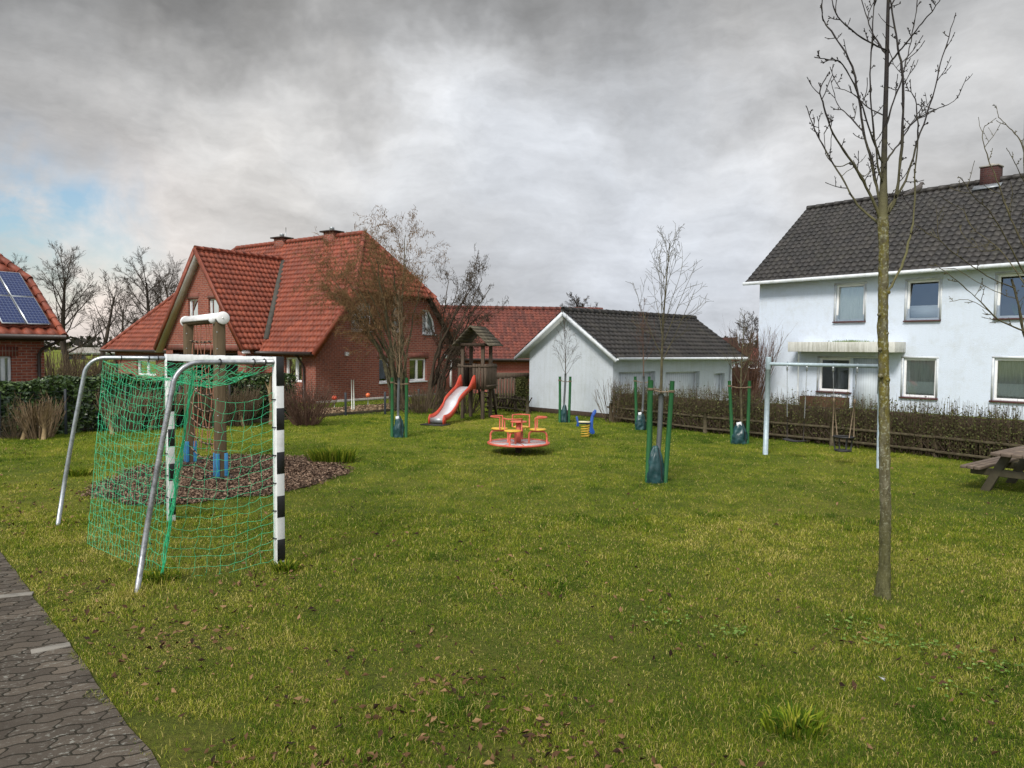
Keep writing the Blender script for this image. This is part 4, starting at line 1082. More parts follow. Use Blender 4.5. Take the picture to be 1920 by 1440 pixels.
BF = Fac(b0 - bn_ * .4, bdd, bn_); bl_ = (b1 - b0).length
mb = MB(); wall(mb, BF, [(0, -1), (bl_ - .4, -1), (bl_ - .4, zb_ + .1), (0, zb_ + .1)])
q = BF.pt(bl_ - .4, 0); mb.poly([q + UP * -1, q - bn_ * 7.2 + UP * -1, q - bn_ * 7.2 + UP * zb_, q - bn_ * 3.6 + UP * (zr - .15), q + UP * zb_])
mb.build('wall', 'brick_salmon', ba)
gutter(ba, b0 + bn_ * .07, b1 + bn_ * .07, 'dark_brown', .07)

# ================= far house in the gap, far shed, tree line =================
def simple_house(name, label, cat, base_px, Y, wdt, dpt, ez_, rz_, roofm, wallm, ang=0, n_win=3):
    c = at(base_px, 700, Y); c.z = 0
    U_ = Vector((math.cos(ang), math.sin(ang), 0)); N_ = Vector((U_.y, -U_.x, 0))
    t_ = thing(name, label, cat, c)
    fc = Fac(c - U_ * wdt / 2, U_, N_)
    hs = [(wdt * (i + .5) / n_win - .6, .9, wdt * (i + .5) / n_win + .6, min(2.2, ez_ - .3)) for i in range(n_win)]
    mb = MB(); wall(mb, fc, [(0, -1), (wdt, -1), (wdt, ez_), (0, ez_)], hs, .15)
    for u in (0, wdt): mb.poly([fc.pt(u, -1), fc.pt(u, -1, -dpt), fc.pt(u, ez_, -dpt), fc.pt(u, rz_ - .1, -dpt / 2), fc.pt(u, ez_)])
    mb.build('wall', wallm, t_)
    for h in hs: window(t_, fc, h, back='interior', mull=(.5,))
    mb = MB(); roof_face(mb, [fc.pt(-.3, ez_ - .1, .3), fc.pt(wdt + .3, ez_ - .1, .3), fc.pt(wdt + .3, rz_, -dpt / 2), fc.pt(-.3, rz_, -dpt / 2)])
    roof_face(mb, [fc.pt(-.3, ez_ - .1, -dpt - .3), fc.pt(wdt + .3, ez_ - .1, -dpt - .3), fc.pt(wdt + .3, rz_, -dpt / 2), fc.pt(-.3, rz_, -dpt / 2)]); own_uv(mb)
    mb.build('roof', roofm, t_, uv='own')
    return t_, fc
t_, fc = simple_house('far_house', 'low pink house with brown roof seen in the gap beside the white house', 'house', 1405, 52, 9, 6, 1.6, 2.4, 'tile_old', 'stucco_white')
mb = MB(); mb.box(fc.pt(3.9, 2.2, -3), (1.0, .8, 1.9), (fc.U, fc.N, UP)); mb.build('chimney', 'brick_chimney', t_)
simple_house('farm_shed', 'long pale shed far across the field on the left', 'shed', 180, 115, 10, 6, 1.2, 1.9, 'concrete', 'stucco_white', 0, 5)
# far tree line
rs = np.random.default_rng(21)
mb = MB(); n = 5200
xx = np.concatenate([rs.uniform(-330, -40, n // 2), rs.uniform(-40, 300, n // 2)]); yy = 240 + rs.normal(0, 12, len(xx))
hh = 2.6 + 3.0 * np.abs(np.sin(xx * .031)) * np.abs(np.sin(xx * .011 + 1)) + 1.2 * np.sin(xx * .21)
hh = np.maximum(hh, 1.5)
zz_ = hh * rs.random(len(xx)) ** .7
o = scatter_quads('far_woodland', np.stack([xx, yy, zz_], 1), rs.uniform(.6, 1.5, len(xx)), 'treeline', rs, flat=1, aspect=.8); o['kind'] = 'stuff'
# ================= handball goal =================
gA = G(526, 1064); gB = G(323, 976); gC = G(255, 1110); gDp = G(107, 985)
for q in (gA, gB, gC, gDp): q.z = 0
across = (gB - gA); glen = across.length; across.normalize(); bk = Vector((-across.y, across.x, 0)); bk = bk if bk.x < 0 else -bk
goal = thing('handball_goal', 'handball goal with black and white striped posts and galvanised side tubes', 'goal', gA)
GH = 2.06
def striped(p0, axis, first, seq, L, ax_, parent, name):
    pr = None; pos = 0; blk = True; k = 0
    segs = [first] + [seq] * 30
    p0 = p0 + bk * .012; white = MB(); white.box(p0 + axis * (L / 2), (.08, .08, L) if abs(axis.z) > .5 else (L, .08, .08), ax_); o_ = white.build(name, 'goal_white', parent, bevel=.003)
    for sg in segs:
        e = min(pos + sg, L)
        if e <= pos: break
        c = p0 + axis * ((pos + e) / 2)
        if blk:
            b_ = MB(); b_.box(c - bk * .0012, (.084, .0812, e - pos) if abs(axis.z) > .5 else (e - pos, .0812, .084), ax_); b_.build('black_band', 'goal_black', o_, bevel=.003)
        pos = e; blk = not blk
    return o_
AX = (across, bk, UP)
for q in (gA, gB):
    po = striped(q + UP * GH, -UP, .28, .213, GH + .05, AX, goal, 'goal_post')
striped(gA + across * .04 + UP * (GH - .04), across, .22, .205, glen - .08, AX, goal, 'crossbar')
tubes = []
for q, r in ((gA, gC), (gB, gDp)):
    d = (r - q); L = d.length; d.normalize(); pts = []
    z1 = GH - .05; top0 = .58 if q is gA else .62
    pts = [q + d * .04 + UP * z1, q + d * (L * .35) + UP * z1]
    for i in range(11):
        a = i / 10 * rad(78); pts.append(q + d * (L * .56 + .24 * math.sin(a)) + UP * (z1 - .24 * (1 - math.cos(a))))
    last = pts[-1]; pts += [last.lerp(r - UP * .05, .33) + d * .01, last.lerp(r - UP * .05, .66) + d * .01, r - UP * .05]
    mb = MB(); mb.tube(pts, .024, 14); o_ = mb.build('side_tube', 'galv_worn' if q is gA else 'galv', goal, smooth=True)
    tubes.append((pts, d, L))
# net: four sagging panels of square mesh
rs = np.random.default_rng(8)
nr_near = G(304, 1086); nr_far = G(164, 1022)
tn = gA + (gC - gA) * .60 + UP * (GH - .10); tf = gB + (gDp - gB) * .58 + UP * (GH - .08)
frt_n = gA + bk * .05; frt_f = gB + bk * .05
mid_top_n = tn
def panel(mb, c00, c10, c11, c01, nu, nv, sag=None, jit=.008, rr=.0026, zig=.006):
    """bilinear patch, u along c00->c10, v along c00->c01"""
    g = np.zeros((nv + 1, nu + 1, 3))
    for j in range(nv + 1):
        for i in range(nu + 1):
            u, v = i / nu, j / nv
            p = np.array(c00) * (1 - u) * (1 - v) + np.array(c10) * u * (1 - v) + np.array(c11) * u * v + np.array(c01) * (1 - u) * v
            if sag: p = p + np.array(sag(u, v))
            if 0 < i < nu and 0 < j < nv: p = p + rs.normal(0, jit, 3)
            g[j, i] = p
    def run(line_):
        out = [line_[0]]
        for a, b in zip(line_[:-1], line_[1:]):
            m_ = (a + b) / 2 + rs.normal(0, zig, 3) - np.array([0, 0, zig * .8]); out += [m_, b]
        mb.tube(out, rr, 4, cap=False)
    for j in range(nv + 1): run(list(g[j]))
    for i in range(nu + 1): run(list(g[:, i]))
    return g
net = MB()
# rear panel: from under the near side tube to under the far one, down to the grass
topn = tn + UP * -.02; topf = tf
panel(net, topn, topf, nr_far + UP * .02, nr_near + UP * .02, 25, 19, lambda u, v: Vector((0, 0, -.16 * math.sin(math.pi * u) * (1 - v) ** 2)) + bk * (.03 * math.sin(math.pi * v) * math.sin(math.pi * u)), rr=.0019)
# near side panel
panel(net, gA + bk * .07 + UP * (GH - .34), topn + UP * -.20, nr_near + UP * .02, gA + bk * .07 + UP * .10, 8, 18, lambda u, v: Vector((0, 0, -.10 * math.sin(math.pi * u) * (1 - .4 * v))), rr=.0017, jit=.012)
# far side panel
panel(net, gB + bk * .07 + UP * (GH - .30), topf + UP * -.06, nr_far + UP * .02, gB + bk * .07 + UP * .10, 8, 18, lambda u, v: Vector((0, 0, -.10 * math.sin(math.pi * u) * (1 - .4 * v))), rr=.0017, jit=.012)
# roof panel sagging deep between crossbar and side tubes
panel(net, gA + bk * .06 + UP * (GH - .08), gB + bk * .06 + UP * (GH - .08), topf, topn, 27, 10, lambda u, v: Vector((0, 0, -.22 * math.sin(math.pi * min(1, v * 1.05)) * (.45 + .55 * math.sin(math.pi * u)) - .03 * math.sin(9 * u))), rr=.0018, jit=.014)
# bunched net along the near rear corner
for i in range(9):
    a = topn.lerp(nr_near, .0); pts = []
    for k in range(14):
        t_ = k / 13; pts.append(topn.lerp(nr_near + UP * .02, t_) + Vector(rs.normal(0, .012, 3)) + across * .01 * i * .5)
    net.tube(pts, .0028, 4, cap=False)
net.build('net', 'net_green', goal, rnd=True)
nt = MB()
for q0, dirr, n_ in ((gA + bk * .05 + UP * .3, UP, 6), (gB + bk * .05 + UP * .3, UP, 5)):
    for i in range(n_): nt.tube([q0 + dirr * .27 * i - bk * .0 + across * .03, q0 + dirr * .27 * i + bk * .03, q0 + dirr * .27 * i + across * -.03], .006, 5)
for pts, d, L in tubes:
    for f_ in (.25, .5, .85):
        c = pts[0].lerp(pts[1], f_ if f_ < .8 else 1.25); s_ = []
        for k in range(9): a = k / 8 * 6.28; s_.append(c + across * (.03 * math.cos(a)) + UP * (.03 * math.sin(a)))
        nt.tube(s_, .006, 5)
        nt.tube([c - UP * .03, c - UP * .10 + d * .01], .004, 4)
nt.build('net_ties', 'net_black', goal, rnd=True)

# ================= climbing net frame =================
cA = G(414, 897); cB = G(357, 869)
cA.z = cB.z = 0
cl = thing('climbing_frame', 'wooden two-post climbing frame with rope net and white roller on bark mulch', 'climbing frame', cA)
cdir = (cB - cA).normalized(); cs = Vector((-cdir.y, cdir.x, 0)); cH = at(413, 612, cA.y).z + .08
for q in (cA, cB):
    mb = MB(); mb.box(q + UP * (cH / 2 - .05), (.16, .17, cH + .1), (cdir, cs, UP)); po = mb.build('post', 'wood_post', cl, bevel=.03)
    mb = MB()
    for sx in (-1, 1):
        for sy in (-1, 1):
            mb.box(q + cdir * (sx * .062) + cs * (sy * .066) + UP * .20, (.058, .058, .44), (cdir, cs, UP))
    mb.build('blue_sleeve', 'blue_sleeve', po, bevel=.006)
    mb = MB(); mb.box(q + UP * .03, (.45, .35, .03), (cdir, cs, UP)); mb.build('rubber_mat', 'rubber', po, bevel=.005)
    mb = MB()
    for i in range(8): mb.lathe(q - cs * 0 + UP * (.5 + .27 * i) + Vector((0, -.085, 0)), [(.012, 0), (.012, .012), (.004, .016)], 8, axis=(0, -1, 0))
    mb.build('bolt', 'steel_dull', po)
rz0 = cH + .05
e0 = cA - cdir * .20 + UP * rz0; e1_ = cB + cdir * .16 + UP * (rz0 - .0)
mb = MB(); mb.tube([e0, e1_], .082, 28, cap=True); rl = mb.build('roller', 'wood_post', cl, smooth=False)
mb = MB()   # white cover over the top half
n_ = 18; vs = []
for e in (e0 - cdir * .01, e1_ + cdir * .01):
    for i in range(n_ + 1):
        a = math.pi * (-.08 + 1.16 * i / n_); vs.append(e + cs * (.092 * math.cos(a)) + UP * (.092 * math.sin(a)))
mb.add(vs, [[i, i + 1, n_ + 2 + i, n_ + 1 + i] for i in range(n_)])
o_ = mb.build('white_cover', 'white_plastic', rl, smooth=True); sm_ = o_.modifiers.new('solid', 'SOLIDIFY'); sm_.thickness = .01
for e, s_ in ((e0, -1), (e1_, 1)): mb = MB(); mb.lathe(e, [(.08, 0), (.102, .004), (.102, .026), (.092, .036), (0.02, .040)], 28, axis=cdir * s_); mb.build('end_cap', 'white_plastic', rl)
mb = MB(); mb.lathe(e0 + cs * .10 + cdir * .2 - UP * .02, [(.02, 0), (.07, .01), (.07, .06), (.02, .07)], 20, axis=-cdir); mb.lathe(e0 - cdir * .045 + cs * .01, [(.012, 0), (.012, .006)], 10, axis=-cdir); mb.build('pulley', 'white_plastic', rl)
inner = [cA + cdir * .09, cB - cdir * .09]; W_ = (inner[1] - inner[0]).length
rs = np.random.default_rng(4)
mb = MB()
for i in range(6):
    u = (i + .8) / 6.6; pts = []
    for k in range(16):
        t_ = k / 15; z = cH - (cH - .35) * t_; pts.append(inner[0] + cdir * (W_ * u + .02 * math.sin(k * 1.1 + i) ) + cs * .02 * math.sin(k + i * 2) + UP * z)
    mb.tube(pts, .009, 5, cap=False)
mb.build('vertical_ropes', 'rope_red', cl)
mb = MB(); kn = MB()
for j in range(8):
    z = .30 + .28 * j
    pts = [inner[0].lerp(inner[1], t_) + UP * (z - .10 * math.sin(math.pi * t_) * (1 if j < 7 else .3)) for t_ in np.linspace(0, 1, 15)]
    mb.tube(pts, .011, 6, cap=False)
    for i in range(6):
        u = (i + .8) / 6.6; p = inner[0].lerp(inner[1], u) + UP * (z - .10 * math.sin(math.pi * u) * (1 if j < 7 else .3)); kn.tube([p - cdir * .035, p + cdir * .035], .019, 7)
mb.build('cross_ropes', 'rope_tan', cl); kn.build('rope_clamps', 'rubber', cl)

# ================= play tower =================
wx = Vector((.95, -.31, 0)).normalized(); dyv = Vector((.31, .95, 0)).normalized()
FLc = at(862, 786, 22.6); FLc.z = 0
tw = thing('play_tower', 'small weathered wooden play tower with pitched plank roof beside the red slide', 'play tower', FLc)
S = .86
PZ = .97
def tp(a, b, z): return Vector((FLc.x, FLc.y, 0)) + wx * a + dyv * b + UP * z
po_xy = [(.06, .08), (.72, .08), (.06, .78), (.72, .78)]
for a, b in po_xy:
    mb = MB(); mb.box(tp(a, b, 1.15), (.10, .10, 2.36), (wx, dyv, UP)); mb.build('post', 'wood_grey', tw, bevel=.012)
mb = MB(); 
for i in range(6): mb.box(tp(S / 2 - .03, .07 + i * .145, PZ - .02), (S, .13, .04), (wx, dyv, UP))
mb.build('platform', 'wood_dark', tw)
rs = np.random.default_rng(9)
def planks(mb, p, q, z0, z1, wdt=.075, skip=None):
    L = (q - p).length; d = (q - p).normalized(); n_ = int(L / (wdt + .012)); nn = Vector((d.y, -d.x, 0))
    for i in range(n_):
        t_ = (i + .5) / n_
        if skip and skip[0] < t_ < skip[1]: continue
        jz = rs.normal(0, .012); mb.box(p + d * (L * t_) + nn * rs.normal(0, .004) + UP * ((z0 + z1) / 2 + jz), (wdt, .022, z1 - z0), (d, nn, UP), rs.random())
for (a0, b0_), (a1, b1_), sk in (((-.05, -.02), (.88, -.02), (.22, .55)), ((.88, -.02), (.88, .9), None), ((-.05, -.02), (-.05, .9), None), ((-.05, .9), (.88, .9), (.3, .75))):
    mb = MB(); planks(mb, tp(a0, b0_, 0), tp(a1, b1_, 0), .92, 1.70, skip=sk)
    mb.beam(tp(a0, b0_, 1.62), tp(a1, b1_, 1.62), .05, .06); mb.beam(tp(a0, b0_, 1.02), tp(a1, b1_, 1.02), .05, .06) if not sk else None
    mb.build('railing', 'wood_grey', tw)
mb = MB(); mb.beam(tp(0, -.05, 2.28), tp(.86, -.05, 2.28), .06, .09); mb.build('roof_beam', 'wood_dark', tw); mb = MB(); mb.beam(tp(0, .9, 2.28), tp(.86, .9, 2.28), .06, .09); mb.build('roof_beam', 'wood_dark', tw)
AP = 2.82; cxr = .42
for s_ in (-1, 1):
    mb = MB(); ex = cxr + s_ * .60
    for j in range(6):
        t0_, t1_ = j / 6, (j + 1) / 6
        xa, za = ex + (cxr - ex) * t0_, 2.22 + (AP - 2.22) * t0_; xb, zb2 = ex + (cxr - ex) * (t1_ + .04), 2.22 + (AP - 2.22) * (t1_ + .04)
        pa, pb = tp(xa, -.22, za + .022), tp(xb, -.22, zb2)
        sl_ = (pb - pa).normalized(); nn = dyv.cross(sl_).normalized(); nn = nn if nn.z > 0 else -nn
        mb.box((pa + pb) / 2 + dyv * .66 + nn * .01, ((pb - pa).length, 1.36, .022), (sl_, dyv, nn), rs.random())
    mb.build('roof_slope', 'shingle', tw)
mb = MB(); a = tp(.22, .96, 1.0); 
for s_ in (-.05, .42): mb.beam(tp(.28 + s_, .98, 1.05), tp(.28 + s_, 1.42, 0), .05, .09)
for i in range(6):
    z = .12 + i * .16; t_ = 1 - z / 1.05; mb.beam(tp(.22, .98 + .44 * t_, z), tp(.72, .98 + .44 * t_, z), .08, .035)
mb.build('ladder', 'wood_dark', tw)

# ================= slide =================
s0 = G(818, 797); s0.z = 0; s1 = tp(.34, -.10, 0)
sdv = (s1 - s0); SLn = sdv.length; sdv.normalize(); ssd = Vector((sdv.y, -sdv.x, 0))
sld = thing('slide', 'red slide with shiny steel chute leaning on the wooden play tower', 'slide', s0)
prof = [(0, .20), (.10, .225), (.32, .25), (.48, .31), (.60, .40), (.72, .53), (SLn * .5, .62 * 1), (SLn - .18, 1.02), (SLn, 1.04)]
prof = [(0, .10), (.0, .24), (.30, .27), (.55, .36), (.75, .52), (SLn - .55, .97 - .0), (SLn - .02, 1.0)]
def bez(pts, n_=8):
    out = []
    P_ = [Vector((a, b)) for a, b in pts]
    for i in range(len(P_) - 1):
        p0 = P_[max(0, i - 1)]; p1 = P_[i]; p2 = P_[i + 1]; p3 = P_[min(len(P_) - 1, i + 2)]
        for k in range(n_):
            t_ = k / n_; out.append(.5 * ((2 * p1) + (-p0 + p2) * t_ + (2 * p0 - 5 * p1 + 4 * p2 - p3) * t_ ** 2 + (-p0 + 3 * p1 - 3 * p2 + p3) * t_ ** 3))
    out.append(P_[-1]); return out
ch_ = bez([(.02, .22), (.30, .25), (.52, .33), (.72, .50), (SLn * .55, .50 + (SLn * .55 - .72) * .86 * .62), (SLn - .45, .98), (SLn, 1.02)])
ch_ = bez([(.02, .19), (.22, .20), (.45, .27), (.75, .46), (SLn * .5, .46 + (.98 - .46) * .42), (SLn - .30, .98), (SLn, 1.0)])
hw_ = .215
mb = MB(); n_ = len(ch_)
vs = [];
for p in ch_:
    for s_ in (-1, 1): vs.append(s0 + sdv * p.x + ssd * (hw_ * s_) + UP * p.y)
mb.add(vs, [[2 * i, 2 * i + 1, 2 * i + 3, 2 * i + 2] for i in range(n_ - 1)]); o_ = mb.build('chute', 'steel', sld, smooth=True); o_.modifiers.new('solid', 'SOLIDIFY').thickness = .01
mb = MB(); mb.box(s0 + sdv * .03 + UP * .13, (.03, hw_ * 2, .14), (sdv, ssd, UP)); mb.build('chute_lip', 'steel_dull', sld)
for s_ in (-1, 1):
    up_ = []; lo_ = []
    for i, p in enumerate(ch_):
        t_ = i / (n_ - 1); h = .10 + (.0 if t_ < .8 else .26 * math.sin(min(1, (t_ - .8) / .13) * math.pi / 2) * (1 if t_ < .93 else math.cos((t_ - .93) / .07 * 1.35)))
        up_.append((p.x, p.y + h)); lo_.append((p.x, p.y - .05))
    lo_[0] = (-.03, .02); up_[0] = (-.03, .20); lo_ = [(-.03, .0), (.10, .0), (.11, .11)] + lo_[4:]
    ol = [s0 + sdv * a + ssd * (s_ * (hw_ + .022)) + UP * b for a, b in up_ + lo_[::-1]]
    # side wall as quad strip (robust for concave outline)
    mb = MB(); m_ = min(len(up_), len(lo_)); q = []
    lo2 = [(-.03, 0), (.03, 0), (.08, .0), (.12, .10)] + [(p.x, p.y - .06) for p in ch_[4:]]
    for sgn in (-.5, .5):
        for a, b in up_: q.append(s0 + sdv * a + ssd * (s_ * (hw_ + .02) + sgn * .03) + UP * b)
        for a, b in lo2: q.append(s0 + sdv * a + ssd * (s_ * (hw_ + .02) + sgn * .03) + UP * b)
    N_ = len(up_); f_ = []
    for i in range(N_ - 1):
        f_ += [[i, i + 1, N_ + i + 1, N_ + i], [2 * N_ + i, 3 * N_ + i, 3 * N_ + i + 1, 2 * N_ + i + 1], [i, 2 * N_ + i, 2 * N_ + i + 1, i + 1], [N_ + i, N_ + i + 1, 3 * N_ + i + 1, 3 * N_ + i]]
    f_ += [[0, N_, 3 * N_, 2 * N_], [N_ - 1, 3 * N_ - 1, 4 * N_ - 1, 2 * N_ - 1]]
    mb.add(q, f_); mb.build('side_wall', 'slide_red', sld)
mb = MB(); mb.box(s0 + sdv * (-.05) + UP * .02, (.5, .7, .03), (sdv, ssd, UP)); mb.build('landing_mat', 'rubber', sld)

# ================= carousel =================
cc = G(972, 849); cc.z = 0
ca = thing('merry_go_round', 'orange red merry-go-round with four yellow seats in the middle of the lawn', 'merry-go-round', cc)
DZ = .21; RD = .63
mb = MB(); mb.lathe(cc, [(.07, -.05), (.07, DZ - .02)], 20); mb.build('pivot', 'wood_dark', ca, smooth=False)
mb = MB(); mb.lathe(cc + UP * DZ, [(.0, -.012), (RD - .01, -.012), (RD - .01, .004), (0.001, .004)], 48); mb.build('disc', 'steel', ca)
mb = MB(); mb.tube([cc + Vector((RD * math.cos(a), RD * math.sin(a), DZ)) for a in np.linspace(0, 2 * math.pi, 65)[:-1]], .024, 10, closed=True)
for k in range(8):
    a = k * math.pi / 4 + .2; mb.beam(cc + Vector((0, 0, DZ + .006)), cc + Vector((RD * math.cos(a), RD * math.sin(a), DZ + .006)), .02, .008)
mb.build('rim', 'carousel_red', ca, smooth=False)
mb = MB(); mb.lathe(cc + UP * DZ, [(.055, 0), (.055, .42), (.04, .43)], 20); mb.build('column', 'carousel_red', ca)
mb = MB(); mb.lathe(cc + UP * (DZ + .43), [(.02, -.005), (.17, 0), (.175, .012), (.16, .022), (.02, .025)], 28); mb.build('hand_wheel', 'carousel_red', ca)
SZ = .50
a0c = rad(-8)
for k in range(4):
    a = a0c + k * math.pi / 2 + (rad(-10) if k == 3 else 0); rdv = Vector((math.cos(a), math.sin(a), 0)); tdv = Vector((-math.sin(a), math.cos(a), 0))
    sc_ = cc + rdv * .40
    mb = MB(); prf = [(.02, -.018), (.15, -.018), (.175, -.008), (.175, .008), (.15, .016), (.02, .018)]; mb.lathe(sc_ + UP * SZ, prf, 24); st = mb.build('seat', 'seat_yellow', ca, smooth=True)
    mb = MB()
    lp_ = [sc_ + rdv * .19 + tdv * .0 + UP * DZ, sc_ + rdv * .19 + UP * (SZ - .14)]
    for i in range(7): an = i / 6 * math.pi / 2; lp_.append(sc_ + rdv * (.09 + .10 * math.cos(an)) + UP * (SZ - .14 + .10 * math.sin(an)))
    lp_ += [sc_ - rdv * .10 + UP * (SZ - .04)]
    for i in range(5): an = i / 4 * math.pi / 2; lp_.append(sc_ - rdv * (.10 + .08 * math.sin(an)) + UP * (SZ - .12 + .08 * math.cos(an)))
    lp_ += [sc_ - rdv * .18 + UP * DZ]
    mb.tube(lp_, .021, 10); mb.build('seat_leg', 'carousel_red', ca, smooth=True)
    mb = MB(); hp_ = []
    R_ = .185
    an0 = rad(100)
    hp_ = [sc_ + rdv * (R_ * math.cos(an0)) + tdv * (R_ * math.sin(an0)) + UP * (SZ + .0), sc_ + rdv * (R_ * math.cos(an0)) + tdv * (R_ * math.sin(an0)) + UP * (SZ + .21)]
    for an in np.linspace(an0, -an0, 18): hp_.append(sc_ + rdv * (R_ * math.cos(an)) + tdv * (R_ * math.sin(an)) + UP * (SZ + .25))
    hp_ += [sc_ + rdv * (R_ * math.cos(an0)) - tdv * (R_ * math.sin(an0)) + UP * (SZ + .21), sc_ + rdv * (R_ * math.cos(an0)) - tdv * (R_ * math.sin(an0)) + UP * SZ]
    mb.tube(hp_, .0145, 8); mb.build('backrest_rail', 'carousel_red', ca, smooth=True)

# ================= spring rider =================
sr_ = G(1097, 820); sr_.z = 0
sp = thing('spring_rider', 'blue dinosaur-like spring rocker with yellow coil and pale seat', 'spring rider', sr_)
mb = MB(); mb.tube([sr_ + Vector((.10 * math.cos(t_), .10 * math.sin(t_), .0 + .31 * t_ / (2 * math.pi * 5.2))) for t_ in np.linspace(0, 2 * math.pi * 5.2, 130)], .011, 7); mb.build('spring', 'seat_yellow', sp, smooth=True)
fw_ = Vector((.97, -.1, 0)).normalized(); sw_ = Vector((.1, .97, 0)).normalized()
def sq(a, z, b=0): return sr_ + fw_ * a + sw_ * b + UP * z
def plate(mb, outline, off, th=.035): mb.prism([sq(a, z, off - th / 2) for a, z in outline], sw_ * th)
mb = MB()
plate(mb, [(.10, .13), (.16, .08), (.22, .09), (.24, .14), (.19, .24), (.19, .40), (.21, .52), (.27, .63), (.27, .68), (.22, .69), (.18, .64), (.135, .52), (.115, .38), (.115, .26)], 0, .05)
mb.build('front_panel', 'rider_blue', sp, bevel=.008)
mb = MB(); plate(mb, [(-.22, .27), (-.15, .27), (-.15, .33), (.14, .33), (.14, .36), (-.16, .37), (-.185, .50), (-.215, .52), (-.24, .49), (-.20, .36)], 0, .05); mb.build('rear_panel', 'rider_blue', sp, bevel=.008)
mb = MB(); mb.prism([sq(a, .372, b) for a, b in ((-.16, -.11), (-.10, -.13), (.08, -.12), (.12, -.09), (.12, .09), (.08, .12), (-.10, .13), (-.16, .11))], UP * .022); mb.build('seat', 'seat_pale', sp)
mb = MB(); mb.tube([sq(.19, .56, -.14), sq(.19, .56, .14)], .015, 8); mb.build('handlebar', 'rider_blue', sp)
mb = MB(); mb.tube([sq(.16, .125, -.13), sq(.16, .125, .13)], .016, 8); mb.build('footrest', 'rider_blue', sp)

# ================= swing =================
q0 = G(1435, 852); q1 = G(1649, 878); q0.z = q1.z = 0
sw = thing('swing_set', 'galvanised steel swing frame in front of the low hedge', 'swing frame', q0)
xd = (q1 - q0).normalized(); yd = Vector((-xd.y, xd.x, 0))
SH = 2.03
t0_ = q0 + xd * .02 + UP * SH; t1_ = q1 - xd * .03 + UP * SH
for a, b in ((q0, t0_), (q1, t1_)):
    mb = MB(); mb.tube([a - UP * .05, b], [.052, .050], 20); po = mb.build('post', 'galv_paint', sw, smooth=False)
    mb = MB(); mb.lathe(b - UP * .26, [(.051, 0), (.054, .005), (.054, .25), (.05, .265)], 20); mb.build('collar', 'galv_paint', po)
cbz = SH - .14
mb = MB(); mb.tube([Vector((q0.x, q0.y, 0)) + xd * .03 + UP * cbz, q1 - xd * .03 + UP * cbz], .036, 16); mb.build('crossbar', 'galv_paint', sw)
def swing_seat(label, offs, rope, z, spread):
    L = (q1 - q0).length; us = [L * o_ for o_ in offs]
    a, b = q0 + xd * us[0], q0 + xd * us[1]; mid = (a + b) / 2
    t_ = thing('swing', label, 'swing', mid, 'swings hanging from the steel frame')
    for s_, p in ((0, a), (1, b)):
        mb = MB(); mb.lathe(p + UP * (cbz - .13), [(.012, 0), (.022, .03), (.016, .07), (.03, .10)], 10); mb.tube([p + UP * (cbz + .05), p + UP * (cbz + .0)], .012, 6); mb.build('hanger', 'galv', t_)
        tgt = mid + xd * (spread * (-1 if s_ == 0 else 1)) + UP * z
        top = p + UP * (cbz - .12); zk = cbz - .12 - (.95 if not rope else .55); knot = top.lerp(tgt, (top.z - zk) / (top.z - tgt.z))
        mb = MB(); nl = int((top - knot).length / .028); 
        for k in range(nl):
            c = top.lerp(knot, (k + .5) / nl); ax = xd if k % 2 else yd; ring = [c + ax * (.009 * math.cos(v)) + UP * (.018 * math.sin(v)) for v in np.linspace(0, 6.28, 8)[:-1]]
            mb.tube(ring, .0028, 4, closed=True)
        mb.build('chain', 'steel_dull', t_)
        mb = MB()
        if rope:
            mb.tube([knot, tgt + yd * .10], .009, 6); mb.tube([knot, tgt - yd * .10], .009, 6); mb.lathe(knot - UP * .05, [(.008, 0), (.02, .02), (.02, .07), (.006, .09)], 8)
            mb.build('rope', 'rope_tan', t_, smooth=True)
        else:
            mb.tube([knot, tgt], .007, 6); mb.build('rope', 'rope_dark', t_, smooth=True)
    mb = MB()
    if rope:
        ring = [mid + xd * (spread * 1.15 * math.cos(v)) + yd * (.15 * math.sin(v)) + UP * (z + .0) for v in np.linspace(0, 6.28, 25)[:-1]]
        mb.tube(ring, .018, 8, closed=True); ring = [mid + xd * (spread * .95 * math.cos(v)) + yd * (.12 * math.sin(v)) + UP * (z - .26) for v in np.linspace(0, 6.28, 25)[:-1]]
        mb.tube(ring, .014, 8, closed=True)
        for v in np.linspace(0, 6.28, 9)[:-1]:
            mb.tube([mid + xd * (spread * 1.15 * math.cos(v)) + yd * (.15 * math.sin(v)) + UP * z, mid + xd * (spread * .95 * math.cos(v)) + yd * (.12 * math.sin(v)) + UP * (z - .26)], .010, 6)
        mb.lathe(mid + UP * (z - .28), [(.02, 0), (spread * .85, 0), (spread * .85, .02), (.02, .02)], 20)
        mb.build('basket_seat', 'rubber', t_)
    else:
        n_ = 12; vs = []
        for i in range(n_ + 1):
            u = -1 + 2 * i / n_
            for zz_o in (0, .022):
                for v in (-.09, .09): vs.append(mid + xd * (u * (spread + .05)) + yd * v + UP * (z - .03 * (1 - u * u) + zz_o))
        f_ = []
        for i in range(n_):
            k = 4 * i; f_ += [[k, k + 1, k + 5, k + 4], [k + 2, k + 6, k + 7, k + 3], [k, k + 4, k + 6, k + 2], [k + 1, k + 3, k + 7, k + 5]]
        f_ += [[0, 2, 3, 1], [4 * n_, 4 * n_ + 1, 4 * n_ + 3, 4 * n_ + 2]]
        mb.add(vs, f_); mb.build('seat', 'rubber', t_)
    return t_
swing_seat('plain swing with flat black rubber seat, left one on the steel frame', (.19, .37), False, .36, .17)
swing_seat('toddler basket swing on tan ropes, right one on the steel frame', (.60, .80), True, .52, .16)

